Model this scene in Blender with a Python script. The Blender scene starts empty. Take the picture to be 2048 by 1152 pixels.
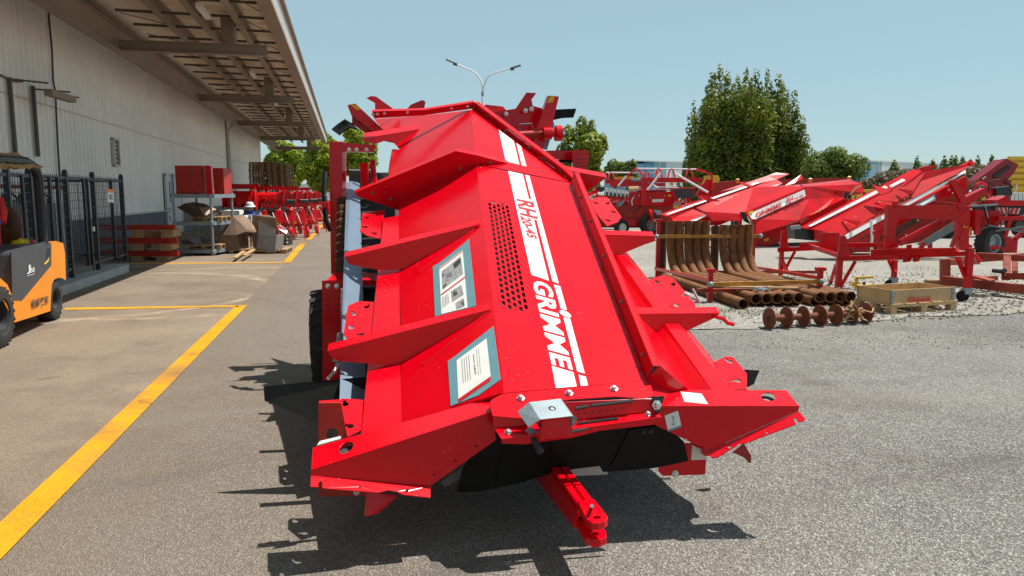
import bpy, math, random
from mathutils import Vector, Matrix
from mathutils.geometry import tessellate_polygon

RAD = math.radians
random.seed(7)
SC = bpy.context.scene
COL = SC.collection

# ------------------------------------------------------------------ camera
FPX = 1500.0                       # focal length in pixels of a 2048 wide frame
PITCH = math.atan(189.0 / FPX)
EYE = Vector((0, 0, 1.6))
cam_data = bpy.data.cameras.new('camera')
cam_data.sensor_width = 36.0
cam_data.lens = FPX / 2048.0 * 36.0
cam_data.clip_start = 0.05
cam_data.clip_end = 6000.0
cam = bpy.data.objects.new('camera', cam_data)
cam.location = EYE
cam.rotation_euler = (math.pi / 2 - PITCH, 0, 0)
COL.objects.link(cam)
SC.camera = cam

# ------------------------------------------------------------------ sky and sun
SUN = Vector((0.43, 0.16, 1.0)).normalized()
SUN_EL = math.asin(SUN.z)
SUN_AZ = math.atan2(SUN.x, SUN.y)
world = bpy.data.worlds.new('World')
SC.world = world
world.use_nodes = True
wn, wl = world.node_tree.nodes, world.node_tree.links
wn.clear()
sky = wn.new('ShaderNodeTexSky')
sky.sky_type = 'NISHITA'
sky.sun_disc = False
sky.sun_elevation = SUN_EL
sky.sun_rotation = SUN_AZ
sky.altitude = 20
sky.air_density = 1.0
sky.dust_density = 0.15
sky.ozone_density = 4.0
grade = wn.new('ShaderNodeMix')      # thin even haze over the whole sky
grade.data_type = 'RGBA'
grade.inputs['Factor'].default_value = 0.6
grade.inputs[7].default_value = (5.2, 7.5, 7.9, 1)
bg = wn.new('ShaderNodeBackground')
bg.inputs['Strength'].default_value = 0.074
out = wn.new('ShaderNodeOutputWorld')
wl.new(sky.outputs[0], grade.inputs[6])
wl.new(grade.outputs[2], bg.inputs['Color'])
wl.new(bg.outputs[0], out.inputs['Surface'])

sun_data = bpy.data.lights.new('sun', 'SUN')
sun_data.energy = 5.0
sun_data.angle = RAD(0.53)
sun_data.color = (1.0, 0.95, 0.87)
sun = bpy.data.objects.new('sun', sun_data)
sun.rotation_euler = (-SUN).to_track_quat('-Z', 'Y').to_euler()
sun.location = SUN * 60
COL.objects.link(sun)

SC.view_settings.view_transform = 'Standard'
SC.view_settings.look = 'None'
SC.view_settings.exposure = 0.34
SC.view_settings.gamma = 1.0
SC.view_settings.use_curve_mapping = False
SC.cycles.use_denoising = True
SC.cycles.max_bounces = 6
SC.cycles.sample_clamp_indirect = 4.0

# ------------------------------------------------------------------ survey helpers
CP, SP = math.cos(PITCH), math.sin(PITCH)
def ray(px, py):
    x, y = (px - 1024) / FPX, -(py - 576) / FPX
    return Vector((x, CP + y * SP, -SP + y * CP))
def at(px, py, Y):
    d = ray(px, py)
    return EYE + d * (Y / d.y)
def gnd(px, py, z=0.0):
    d = ray(px, py)
    return EYE + d * ((z - EYE.z) / d.z)
class Plane:
    def __init__(self, p, a, b):
        self.p = Vector(p)
        self.n = Vector(a).cross(Vector(b)).normalized()
        if self.n.dot(EYE - self.p) < 0:
            self.n = -self.n
    def __call__(self, px, py, off=0.0):
        d = ray(px, py)
        return EYE + d * ((self.p - EYE).dot(self.n) / d.dot(self.n)) + self.n * off
UP = Vector((0, 0, 1))

# ------------------------------------------------------------------ mesh builder
def newell(pts):
    n = Vector((0, 0, 0))
    for i, a in enumerate(pts):
        b = pts[(i + 1) % len(pts)]
        n += Vector(((a.y - b.y) * (a.z + b.z), (a.z - b.z) * (a.x + b.x), (a.x - b.x) * (a.y + b.y)))
    return n.normalized() if n.length > 1e-12 else Vector((0, 0, 1))

class MB:
    def __init__(self):
        self.v, self.f, self.m = [], [], []
        self.cur = 0
    def mi(self, i):
        self.cur = i
        return self
    def add(self, vs, fs):
        o = len(self.v)
        self.v += [Vector(p) for p in vs]
        for f in fs:
            self.f.append([o + i for i in f])
            self.m.append(self.cur)
        return self
    def face(self, *pts):
        return self.add(pts, [list(range(len(pts)))])
    def plate(self, pts, th=0.008, holes=(), toward=None):
        """flat plate: outline given on the side that faces `toward` (the eye by default)"""
        pts = [Vector(p) for p in pts]
        holes = [[Vector(p) for p in h] for h in holes]
        n = newell(pts)
        c = sum(pts, Vector()) / len(pts)
        if n.dot((toward or EYE) - c) < 0:
            n = -n
        loops = [pts] + holes
        flat = [p for l in loops for p in l]
        N = len(flat)
        tris = tessellate_polygon(loops)
        back = [p - n * th for p in flat]
        fs = []
        for t in tris:
            a, b, d = [flat[i] for i in t]
            if (b - a).cross(d - a).dot(n) < 0:
                t = (t[0], t[2], t[1])
            fs.append(list(t))
            fs.append([t[0] + N, t[2] + N, t[1] + N])
        o = 0
        for l in loops:
            k = len(l)
            for i in range(k):
                j = (i + 1) % k
                fs.append([o + i, o + j, o + j + N, o + i + N])
            o += k
        return self.add(flat + back, fs)
    def prism(self, pts, vec):
        pts = [Vector(p) for p in pts]
        vec = Vector(vec)
        k = len(pts)
        fs = [list(range(k)), [2 * k - 1 - i for i in range(k)]]
        for i in range(k):
            fs.append([i, (i + 1) % k, (i + 1) % k + k, i + k])
        return self.add(pts + [p + vec for p in pts], fs)
    def ribbon(self, line, vec, th=0.006):
        """bent strip: polyline swept by vec (a vector or a list), given a thickness"""
        line = [Vector(p) for p in line]
        vecs = vec if isinstance(vec, list) else [Vector(vec)] * len(line)
        for i in range(len(line) - 1):
            self.plate([line[i], line[i + 1], line[i + 1] + vecs[i + 1], line[i] + vecs[i]], th)
        return self
    def box(self, c, size, M=None):
        M = M or Matrix.Identity(3)
        c = Vector(c)
        vs = []
        for sx in (-.5, .5):
            for sy in (-.5, .5):
                for sz in (-.5, .5):
                    vs.append(c + M @ Vector((sx * size[0], sy * size[1], sz * size[2])))
        return self.add(vs, [[0, 1, 3, 2], [4, 6, 7, 5], [0, 4, 5, 1], [2, 3, 7, 6], [0, 2, 6, 4], [1, 5, 7, 3]])
    def beam(self, a, b, w, h, up=UP):
        """rectangular bar from a to b, w sideways, h along up, centred"""
        a, b = Vector(a), Vector(b)
        d = (b - a).normalized()
        s = d.cross(Vector(up))
        if s.length < 1e-4:
            s = d.cross(Vector((1, 0, 0)))
        s.normalize()
        u = s.cross(d).normalized()
        q = [s * w / 2 + u * h / 2, -s * w / 2 + u * h / 2, -s * w / 2 - u * h / 2, s * w / 2 - u * h / 2]
        return self.prism([a + x for x in q], b - a)
    def tube(self, path, r, n=8, cap=True):
        path = [Vector(p) for p in path]
        rs = r if isinstance(r, (list, tuple)) else [r] * len(path)
        vs, fs = [], []
        t = (path[1] - path[0]).normalized()
        ref = Vector((0, 0, 1)) if abs(t.z) < 0.9 else Vector((1, 0, 0))
        s = t.cross(ref).normalized()
        for i, p in enumerate(path):
            if i == 0:
                t = path[1] - path[0]
            elif i == len(path) - 1:
                t = path[i] - path[i - 1]
            else:
                t = (path[i + 1] - path[i]).normalized() + (path[i] - path[i - 1]).normalized()
            t.normalize()
            s = (s - t * s.dot(t)).normalized()
            u = t.cross(s)
            for k in range(n):
                a = 2 * math.pi * k / n
                vs.append(p + (s * math.cos(a) + u * math.sin(a)) * rs[i])
        for i in range(len(path) - 1):
            for k in range(n):
                k2 = (k + 1) % n
                fs.append([i * n + k, i * n + k2, (i + 1) * n + k2, (i + 1) * n + k])
        if cap:
            fs.append([n - 1 - k for k in range(n)])
            fs.append([(len(path) - 1) * n + k for k in range(n)])
        return self.add(vs, fs)
    def cyl(self, a, b, r, n=12):
        return self.tube([a, b], r, n)
    def lathe(self, prof, c, axis, n=16, closed=False):
        """profile [(radius, along)] turned about axis through c"""
        c, ax = Vector(c), Vector(axis).normalized()
        ref = Vector((0, 0, 1)) if abs(ax.z) < 0.9 else Vector((1, 0, 0))
        s = ax.cross(ref).normalized()
        u = ax.cross(s)
        vs, fs = [], []
        for r, h in prof:
            for k in range(n):
                a = 2 * math.pi * k / n
                vs.append(c + ax * h + (s * math.cos(a) + u * math.sin(a)) * r)
        P = len(prof)
        for i in range(P if closed else P - 1):
            j = (i + 1) % P
            for k in range(n):
                k2 = (k + 1) % n
                fs.append([i * n + k, i * n + k2, j * n + k2, j * n + k])
        return self.add(vs, fs)
    def ball(self, c, r, n=8, m=6, sc=(1, 1, 1)):
        prof = []
        c = Vector(c)
        vs, fs = [], []
        for i in range(m + 1):
            th = math.pi * i / m
            for k in range(n):
                a = 2 * math.pi * k / n
                vs.append(c + Vector((math.sin(th) * math.cos(a) * sc[0], math.sin(th) * math.sin(a) * sc[1], math.cos(th) * sc[2])) * r)
        for i in range(m):
            for k in range(n):
                fs.append([i * n + k, i * n + (k + 1) % n, (i + 1) * n + (k + 1) % n, (i + 1) * n + k])
        return self.add(vs, fs)
    def mesh(self, name, mats, origin=Vector((0, 0, 0)), smooth=False):
        me = bpy.data.meshes.new(name)
        me.from_pydata([tuple(p - origin) for p in self.v], [], self.f)
        mats = mats if isinstance(mats, (list, tuple)) else [mats]
        for m in mats:
            me.materials.append(M[m])
        if len(mats) > 1:
            me.polygons.foreach_set('material_index', self.m)
        if smooth:
            me.polygons.foreach_set('use_smooth', [True] * len(me.polygons))
            me.set_sharp_from_angle(angle=RAD(smooth if smooth > 1 else 40))
        me.update()
        return me
    def build(self, name, mats, parent=None, smooth=False, bevel=0.0, stuff=False, label=None):
        org = parent_origin(parent)
        o = bpy.data.objects.new(name, self.mesh(name, mats, org, smooth))
        COL.objects.link(o)
        if parent is not None:
            o.parent = parent
        if bevel:
            b = o.modifiers.new('edge', 'BEVEL')
            b.width = bevel
            b.segments = 1
            b.limit_method = 'ANGLE'
            b.angle_limit = RAD(35)
        if stuff:
            o['kind'] = 'stuff'
        if label:
            o['label'] = label
        return o

ORIGIN = {}
def parent_origin(p):
    while p is not None:
        if p.name in ORIGIN:
            return ORIGIN[p.name]
        p = p.parent
    return Vector((0, 0, 0))
def thing(name, label, cat, loc, group=None):
    o = bpy.data.objects.new(name, None)
    o.empty_display_size = 0.2
    o.location = Vector(loc)
    COL.objects.link(o)
    ORIGIN[o.name] = Vector(loc)
    return tag(o, label, cat, group)
def tag(o, label, cat, group=None, kind=None):
    o['label'] = label
    o['category'] = cat
    if group:
        o['group'] = group
    if kind:
        o['kind'] = kind
    return o
def single(mb, name, mats, label, cat, loc, group=None, smooth=False, bevel=0.0):
    """a thing that is one mesh, its origin at loc"""
    o = bpy.data.objects.new(name, mb.mesh(name, mats, Vector(loc), smooth))
    o.location = Vector(loc)
    COL.objects.link(o)
    ORIGIN[o.name] = Vector(loc)
    if bevel:
        b = o.modifiers.new('edge', 'BEVEL')
        b.width, b.segments, b.limit_method, b.angle_limit = bevel, 1, 'ANGLE', RAD(35)
    return tag(o, label, cat, group)
def struct(mb, name, mats, smooth=False):
    o = mb.build(name, mats, None, smooth)
    o['kind'] = 'structure'
    return o
def clone(o, loc, rz=0.0, label=None, parent=None):
    """copy of a thing with its parts and sub-parts"""
    c = o.copy()
    COL.objects.link(c)
    if parent is None:
        c.location = Vector(loc)
        c.rotation_euler = (0, 0, rz)
        if label:
            c['label'] = label
    else:
        c.parent = parent
    for ch in [x for x in bpy.data.objects if x.parent == o]:
        clone(ch, None, 0, None, c)
    return c

def ring(c, a, b, n=14):
    """points of an ellipse with half axes a and b (vectors)"""
    return [Vector(c) + Vector(a) * math.cos(2 * math.pi * i / n) + Vector(b) * math.sin(2 * math.pi * i / n) for i in range(n)]
def lerp(a, b, t):
    return Vector(a) * (1 - t) + Vector(b) * t
def bilin(q, u, v):
    return lerp(lerp(q[0], q[1], u), lerp(q[3], q[2], u), v)

_txt = {}
def text_mesh(body, quad, bold=0.0, spacing=1.0):
    """flat lettering fitted into a quad (bottom left, bottom right, top right, top left)"""
    key = (body, bold, spacing)
    if key not in _txt:
        cu = bpy.data.curves.new('lettering', 'FONT')
        cu.body = body
        cu.offset = bold
        cu.space_character = spacing
        cu.resolution_u = 3
        ob = bpy.data.objects.new('lettering', cu)
        COL.objects.link(ob)
        dg = bpy.context.evaluated_depsgraph_get()
        me = bpy.data.meshes.new_from_object(ob.evaluated_get(dg))
        vs = [v.co.copy() for v in me.vertices]
        fs = [list(p.vertices) for p in me.polygons]
        bpy.data.objects.remove(ob)
        bpy.data.meshes.remove(me)
        bpy.data.curves.remove(cu)
        _txt[key] = (vs, fs)
    vs, fs = _txt[key]
    x0, x1 = min(v.x for v in vs), max(v.x for v in vs)
    y0, y1 = min(v.y for v in vs), max(v.y for v in vs)
    mb = MB()
    n = newell(list(quad))
    flip = n.dot(EYE - quad[0]) < 0
    pts = [bilin(quad, (v.x - x0) / (x1 - x0), (v.y - y0) / (y1 - y0)) for v in vs]
    mb.add(pts, [list(reversed(f)) if flip else f for f in fs])
    return mb

# ------------------------------------------------------------------ materials
M = {}
def mat(name, col, rough=0.5, metal=0.0, var=0.12, scale=6.0, col2=None, bump=0.0, bscale=40.0, coat=0.0, detail=4.0, spec=0.5, dust=0.0, dustcol=(0.42, 0.36, 0.29), flecks=0.0, streak=0.0):
    m = bpy.data.materials.new(name)
    m.use_nodes = True
    nt = m.node_tree
    N, L = nt.nodes, nt.links
    b = N['Principled BSDF']
    tc = N.new('ShaderNodeTexCoord')
    nz = N.new('ShaderNodeTexNoise')
    nz.inputs['Scale'].default_value = scale
    nz.inputs['Detail'].default_value = detail
    nz.inputs['Roughness'].default_value = 0.65
    L.new(tc.outputs['Object'], nz.inputs['Vector'])
    ramp = N.new('ShaderNodeValToRGB')
    ramp.color_ramp.elements[0].position = 0.32
    ramp.color_ramp.elements[1].position = 0.68
    lo = tuple(c * (1 - var) for c in col) + (1,)
    hi = (tuple(col2) if col2 else tuple(min(1, c * (1 + var)) for c in col)) + (1,)
    ramp.color_ramp.elements[0].color = lo
    ramp.color_ramp.elements[1].color = hi
    L.new(nz.outputs['Fac'], ramp.inputs['Fac'])
    src = ramp.outputs['Color']
    rsrc = None
    if dust > 0:
        n2 = N.new('ShaderNodeTexNoise')
        n2.inputs['Scale'].default_value = scale * 3.7
        n2.inputs['Detail'].default_value = 8
        n2.inputs['Roughness'].default_value = 0.75
        L.new(tc.outputs['Object'], n2.inputs['Vector'])
        mr = N.new('ShaderNodeMapRange')
        mr.inputs['From Min'].default_value = 0.45
        mr.inputs['From Max'].default_value = 0.85
        mr.inputs['To Min'].default_value = 0.0
        mr.inputs['To Max'].default_value = dust
        L.new(n2.outputs['Fac'], mr.inputs['Value'])
        mx = N.new('ShaderNodeMix')
        mx.data_type = 'RGBA'
        L.new(mr.outputs[0], mx.inputs['Factor'])
        L.new(src, mx.inputs[6])
        mx.inputs[7].default_value = tuple(dustcol) + (1,)
        src = mx.outputs[2]
        ad = N.new('ShaderNodeMath')
        ad.operation = 'ADD'
        L.new(mr.outputs[0], ad.inputs[0])
        ad.inputs[1].default_value = rough
        rsrc = ad.outputs[0]
    if flecks > 0:                              # chips, grit and dried drops
        n4 = N.new('ShaderNodeTexNoise')
        n4.inputs['Scale'].default_value = 75.0
        n4.inputs['Detail'].default_value = 2
        L.new(tc.outputs['Object'], n4.inputs['Vector'])
        n5 = N.new('ShaderNodeTexNoise')
        n5.inputs['Scale'].default_value = 2.3
        L.new(tc.outputs['Object'], n5.inputs['Vector'])
        mm = N.new('ShaderNodeMath')
        mm.operation = 'MULTIPLY_ADD'
        L.new(n5.outputs['Fac'], mm.inputs[0])
        mm.inputs[1].default_value = 0.30
        L.new(n4.outputs['Fac'], mm.inputs[2])
        m4 = N.new('ShaderNodeMapRange')
        m4.inputs['From Min'].default_value = 0.885
        m4.inputs['From Max'].default_value = 0.93
        m4.inputs['To Max'].default_value = flecks
        L.new(mm.outputs[0], m4.inputs['Value'])
        x4 = N.new('ShaderNodeMix')
        x4.data_type = 'RGBA'
        L.new(m4.outputs[0], x4.inputs['Factor'])
        L.new(src, x4.inputs[6])
        x4.inputs[7].default_value = (0.55, 0.36, 0.30, 1)
        src = x4.outputs[2]
    if streak > 0:                              # rain streaks running down the sheet
        mp = N.new('ShaderNodeMapping')
        mp.inputs['Scale'].default_value = (1.0, 1.0, 0.06)
        L.new(tc.outputs['Object'], mp.inputs['Vector'])
        n6 = N.new('ShaderNodeTexNoise')
        n6.inputs['Scale'].default_value = 2.6
        n6.inputs['Detail'].default_value = 7
        n6.inputs['Roughness'].default_value = 0.7
        L.new(mp.outputs[0], n6.inputs['Vector'])
        m6 = N.new('ShaderNodeMapRange')
        m6.inputs['From Min'].default_value = 0.45
        m6.inputs['From Max'].default_value = 0.75
        m6.inputs['To Max'].default_value = streak
        L.new(n6.outputs['Fac'], m6.inputs['Value'])
        x6 = N.new('ShaderNodeMix')
        x6.data_type = 'RGBA'
        L.new(m6.outputs[0], x6.inputs['Factor'])
        L.new(src, x6.inputs[6])
        x6.inputs[7].default_value = (0.34, 0.30, 0.25, 1)
        src = x6.outputs[2]
    L.new(src, b.inputs['Base Color'])
    b.inputs['Roughness'].default_value = rough
    if rsrc:
        L.new(rsrc, b.inputs['Roughness'])
    b.inputs['Metallic'].default_value = metal
    b.inputs['Specular IOR Level'].default_value = spec
    b.inputs['Coat Weight'].default_value = coat
    b.inputs['Coat Roughness'].default_value = 0.12
    if bump:
        n3 = N.new('ShaderNodeTexNoise')
        n3.inputs['Scale'].default_value = bscale
        n3.inputs['Detail'].default_value = 3
        L.new(tc.outputs['Object'], n3.inputs['Vector'])
        bp = N.new('ShaderNodeBump')
        bp.inputs['Strength'].default_value = bump
        bp.inputs['Distance'].default_value = 0.02
        L.new(n3.outputs['Fac'], bp.inputs['Height'])
        L.new(bp.outputs['Normal'], b.inputs['Normal'])
    M[name] = m
    return m

mat('red_paint', (0.66, 0.0003, 0.009), 0.19, var=0.09, scale=1.6, coat=0.0, dust=0.008, spec=0.36, bump=0.06, bscale=1.7, flecks=0.5)
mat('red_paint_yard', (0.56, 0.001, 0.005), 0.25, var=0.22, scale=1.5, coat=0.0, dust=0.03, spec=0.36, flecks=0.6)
mat('red_paint_old_and_shade', (0.42, 0.020, 0.012), 0.55, var=0.2, scale=3, dust=0.3, dustcol=(0.25, 0.09, 0.04))  # dull older red, also painted shade on some near hopper parts
mat('red_oxide', (0.30, 0.045, 0.022), 0.7, var=0.25, scale=4, dust=0.4, dustcol=(0.28, 0.12, 0.06))
mat('white_decal', (0.80, 0.80, 0.78), 0.4, var=0.02)
mat('red_decal', (0.58, 0.01, 0.02), 0.4, var=0.02)
mat('black_rubber', (0.006, 0.006, 0.006), 0.55, var=0.4, scale=6, dust=0.012, dustcol=(0.2, 0.17, 0.14), spec=0.2, bump=0.35, bscale=5.0)
mat('tyre_rubber', (0.022, 0.021, 0.020), 0.8, var=0.3, scale=10, dust=0.35, dustcol=(0.14, 0.12, 0.10))
mat('galvanised', (0.27, 0.33, 0.36), 0.45, 0.3, var=0.12, scale=14)
mat('pale_steel', (0.17, 0.24, 0.32), 0.34, 0.3, var=0.06, scale=5)
mat('zinc_bolt', (0.66, 0.66, 0.64), 0.3, 0.9, var=0.1, scale=30)
mat('dark_steel', (0.05, 0.05, 0.055), 0.5, 0.3, var=0.2, scale=12)
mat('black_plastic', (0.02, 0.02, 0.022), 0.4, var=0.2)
mat('grey_blue_card', (0.12, 0.27, 0.31), 0.6, var=0.06, scale=20)
mat('paper', (0.74, 0.74, 0.70), 0.7, var=0.04, scale=10)
mat('ink', (0.05, 0.05, 0.055), 0.6, var=0.3, scale=60)
mat('ink_grey', (0.30, 0.30, 0.30), 0.7, var=0.6, scale=90)
mat('teal_ink', (0.03, 0.20, 0.22), 0.6)
mat('yellow_sticker', (0.80, 0.42, 0.01), 0.45, var=0.05)
mat('reflex_orange', (0.85, 0.22, 0.01), 0.3, var=0.05)
mat('rust', (0.185, 0.070, 0.020), 0.8, var=0.5, scale=7, detail=8, dust=0.5, dustcol=(0.13, 0.055, 0.025), bump=0.1, bscale=60)
mat('rust_dark', (0.09, 0.035, 0.015), 0.85, var=0.4, scale=6)
mat('rust_red', (0.20, 0.052, 0.024), 0.8, var=0.35, scale=9, detail=8, dust=0.4, dustcol=(0.20, 0.09, 0.03))
mat('amber_bar', (0.44, 0.19, 0.025), 0.6, var=0.3, scale=8, dust=0.2, dustcol=(0.2, 0.09, 0.03))
mat('pallet_wood', (0.36, 0.22, 0.11), 0.8, var=0.3, scale=5, detail=6)
mat('pallet_wood_dark', (0.27, 0.16, 0.085), 0.85, var=0.35, scale=5, detail=6)
mat('new_wood', (0.52, 0.33, 0.16), 0.7, var=0.2, scale=4, detail=6)
mat('brown_sheet', (0.17, 0.105, 0.075), 0.5, 0.15, var=0.18, scale=3, dust=0.25, dustcol=(0.24, 0.15, 0.10))
mat('brown_sheet_pale', (0.30, 0.18, 0.11), 0.55, 0.1, var=0.15, scale=3)
mat('grey_sheet', (0.26, 0.24, 0.24), 0.5, 0.15, var=0.12, scale=3)
mat('wall_white', (0.89, 0.87, 0.82), 0.55, var=0.07, scale=0.35, detail=6, streak=0.16, dust=0.05, dustcol=(0.30, 0.27, 0.23))
mat('plinth_grey', (0.12, 0.13, 0.155), 0.7, var=0.1, scale=2)
mat('door_white', (0.60, 0.64, 0.66), 0.5, var=0.04)
mat('roof_sheet', (0.80, 0.66, 0.50), 0.5, var=0.08, scale=0.6)
mat('roof_beam', (0.25, 0.18, 0.125), 0.6, var=0.12, scale=1)
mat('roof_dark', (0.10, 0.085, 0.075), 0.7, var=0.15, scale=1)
mat('fascia', (0.56, 0.53, 0.50), 0.5, var=0.06, scale=1)
mat('lamp_cover', (0.72, 0.68, 0.62), 0.4, var=0.03)
mat('pole_white', (0.74, 0.75, 0.76), 0.4, var=0.03)
mat('concrete', (0.40, 0.39, 0.37), 0.85, var=0.15, scale=3, detail=8, bump=0.15, bscale=50)
mat('fork_orange', (0.88, 0.27, 0.002), 0.4, var=0.05, scale=2, coat=0.15, dust=0.05)
mat('fork_grey', (0.055, 0.060, 0.070), 0.45, var=0.1, scale=3)
mat('fork_black', (0.018, 0.018, 0.02), 0.5, var=0.2)
mat('tan_cloth', (0.50, 0.24, 0.08), 0.8, var=0.35, scale=5)
mat('brown_seat', (0.13, 0.055, 0.025), 0.6, var=0.3, scale=6)
mat('red_cloth', (0.62, 0.02, 0.02), 0.85, var=0.1)
mat('blue_cloth', (0.02, 0.08, 0.38), 0.85, var=0.15)
mat('white_cloth', (0.70, 0.72, 0.74), 0.85, var=0.05)
mat('yellow_cloth', (0.75, 0.55, 0.02), 0.85, var=0.15)
mat('pink_cloth', (0.65, 0.10, 0.16), 0.85, var=0.15)
mat('pale_blue_cloth', (0.35, 0.50, 0.65), 0.85, var=0.15)
mat('skin', (0.36, 0.19, 0.12), 0.6, var=0.06)
mat('hair', (0.02, 0.017, 0.015), 0.6)
mat('cage_steel', (0.035, 0.042, 0.055), 0.45, 0.2, var=0.15, scale=4)
mat('tank_grey', (0.14, 0.15, 0.15), 0.5, 0.2, var=0.12, scale=3)
mat('cabinet_blue', (0.33, 0.40, 0.46), 0.5, var=0.06)
mat('slat_yellow', (0.72, 0.42, 0.02), 0.45, var=0.1, scale=3, dust=0.1)
mat('mill_white', (0.72, 0.75, 0.76), 0.5, var=0.04, scale=0.05)
mat('mill_blue', (0.10, 0.26, 0.40), 0.5, var=0.06, scale=0.05)
mat('mill_teal', (0.26, 0.42, 0.48), 0.5, var=0.06, scale=0.05)
mat('bark', (0.10, 0.075, 0.055), 0.9, var=0.3, scale=8)
mat('dry_brush', (0.16, 0.10, 0.06), 0.9, var=0.3, scale=5)
def leafmat(name, c1, c2, scale=0.6):
    m = mat(name, c1, 0.5, var=0.25, scale=scale, col2=c2, spec=0.3)
    b = m.node_tree.nodes['Principled BSDF']
    b.inputs['Subsurface Weight'].default_value = 0.0
    tr = m.node_tree.nodes.new('ShaderNodeBsdfTranslucent')
    mix = m.node_tree.nodes.new('ShaderNodeMixShader')
    mix.inputs[0].default_value = 0.42
    src = b.inputs['Base Color'].links[0].from_socket
    m.node_tree.links.new(src, tr.inputs['Color'])
    o = m.node_tree.nodes['Material Output']
    m.node_tree.links.new(b.outputs[0], mix.inputs[1])
    m.node_tree.links.new(tr.outputs[0], mix.inputs[2])
    m.node_tree.links.new(mix.outputs[0], o.inputs['Surface'])
leafmat('leaf_bright', (0.20, 0.28, 0.012), (0.42, 0.48, 0.04), 0.9)
leafmat('leaf_plane', (0.13, 0.19, 0.012), (0.32, 0.37, 0.04), 1.2)
leafmat('leaf_deep', (0.075, 0.12, 0.014), (0.27, 0.29, 0.034), 0.5)
leafmat('leaf_bush', (0.08, 0.13, 0.018), (0.24, 0.29, 0.055), 0.8)
leafmat('leaf_dry', (0.13, 0.10, 0.045), (0.26, 0.18, 0.10), 0.6)
leafmat('grass_green', (0.06, 0.09, 0.02), (0.14, 0.14, 0.05), 2.0)
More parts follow.
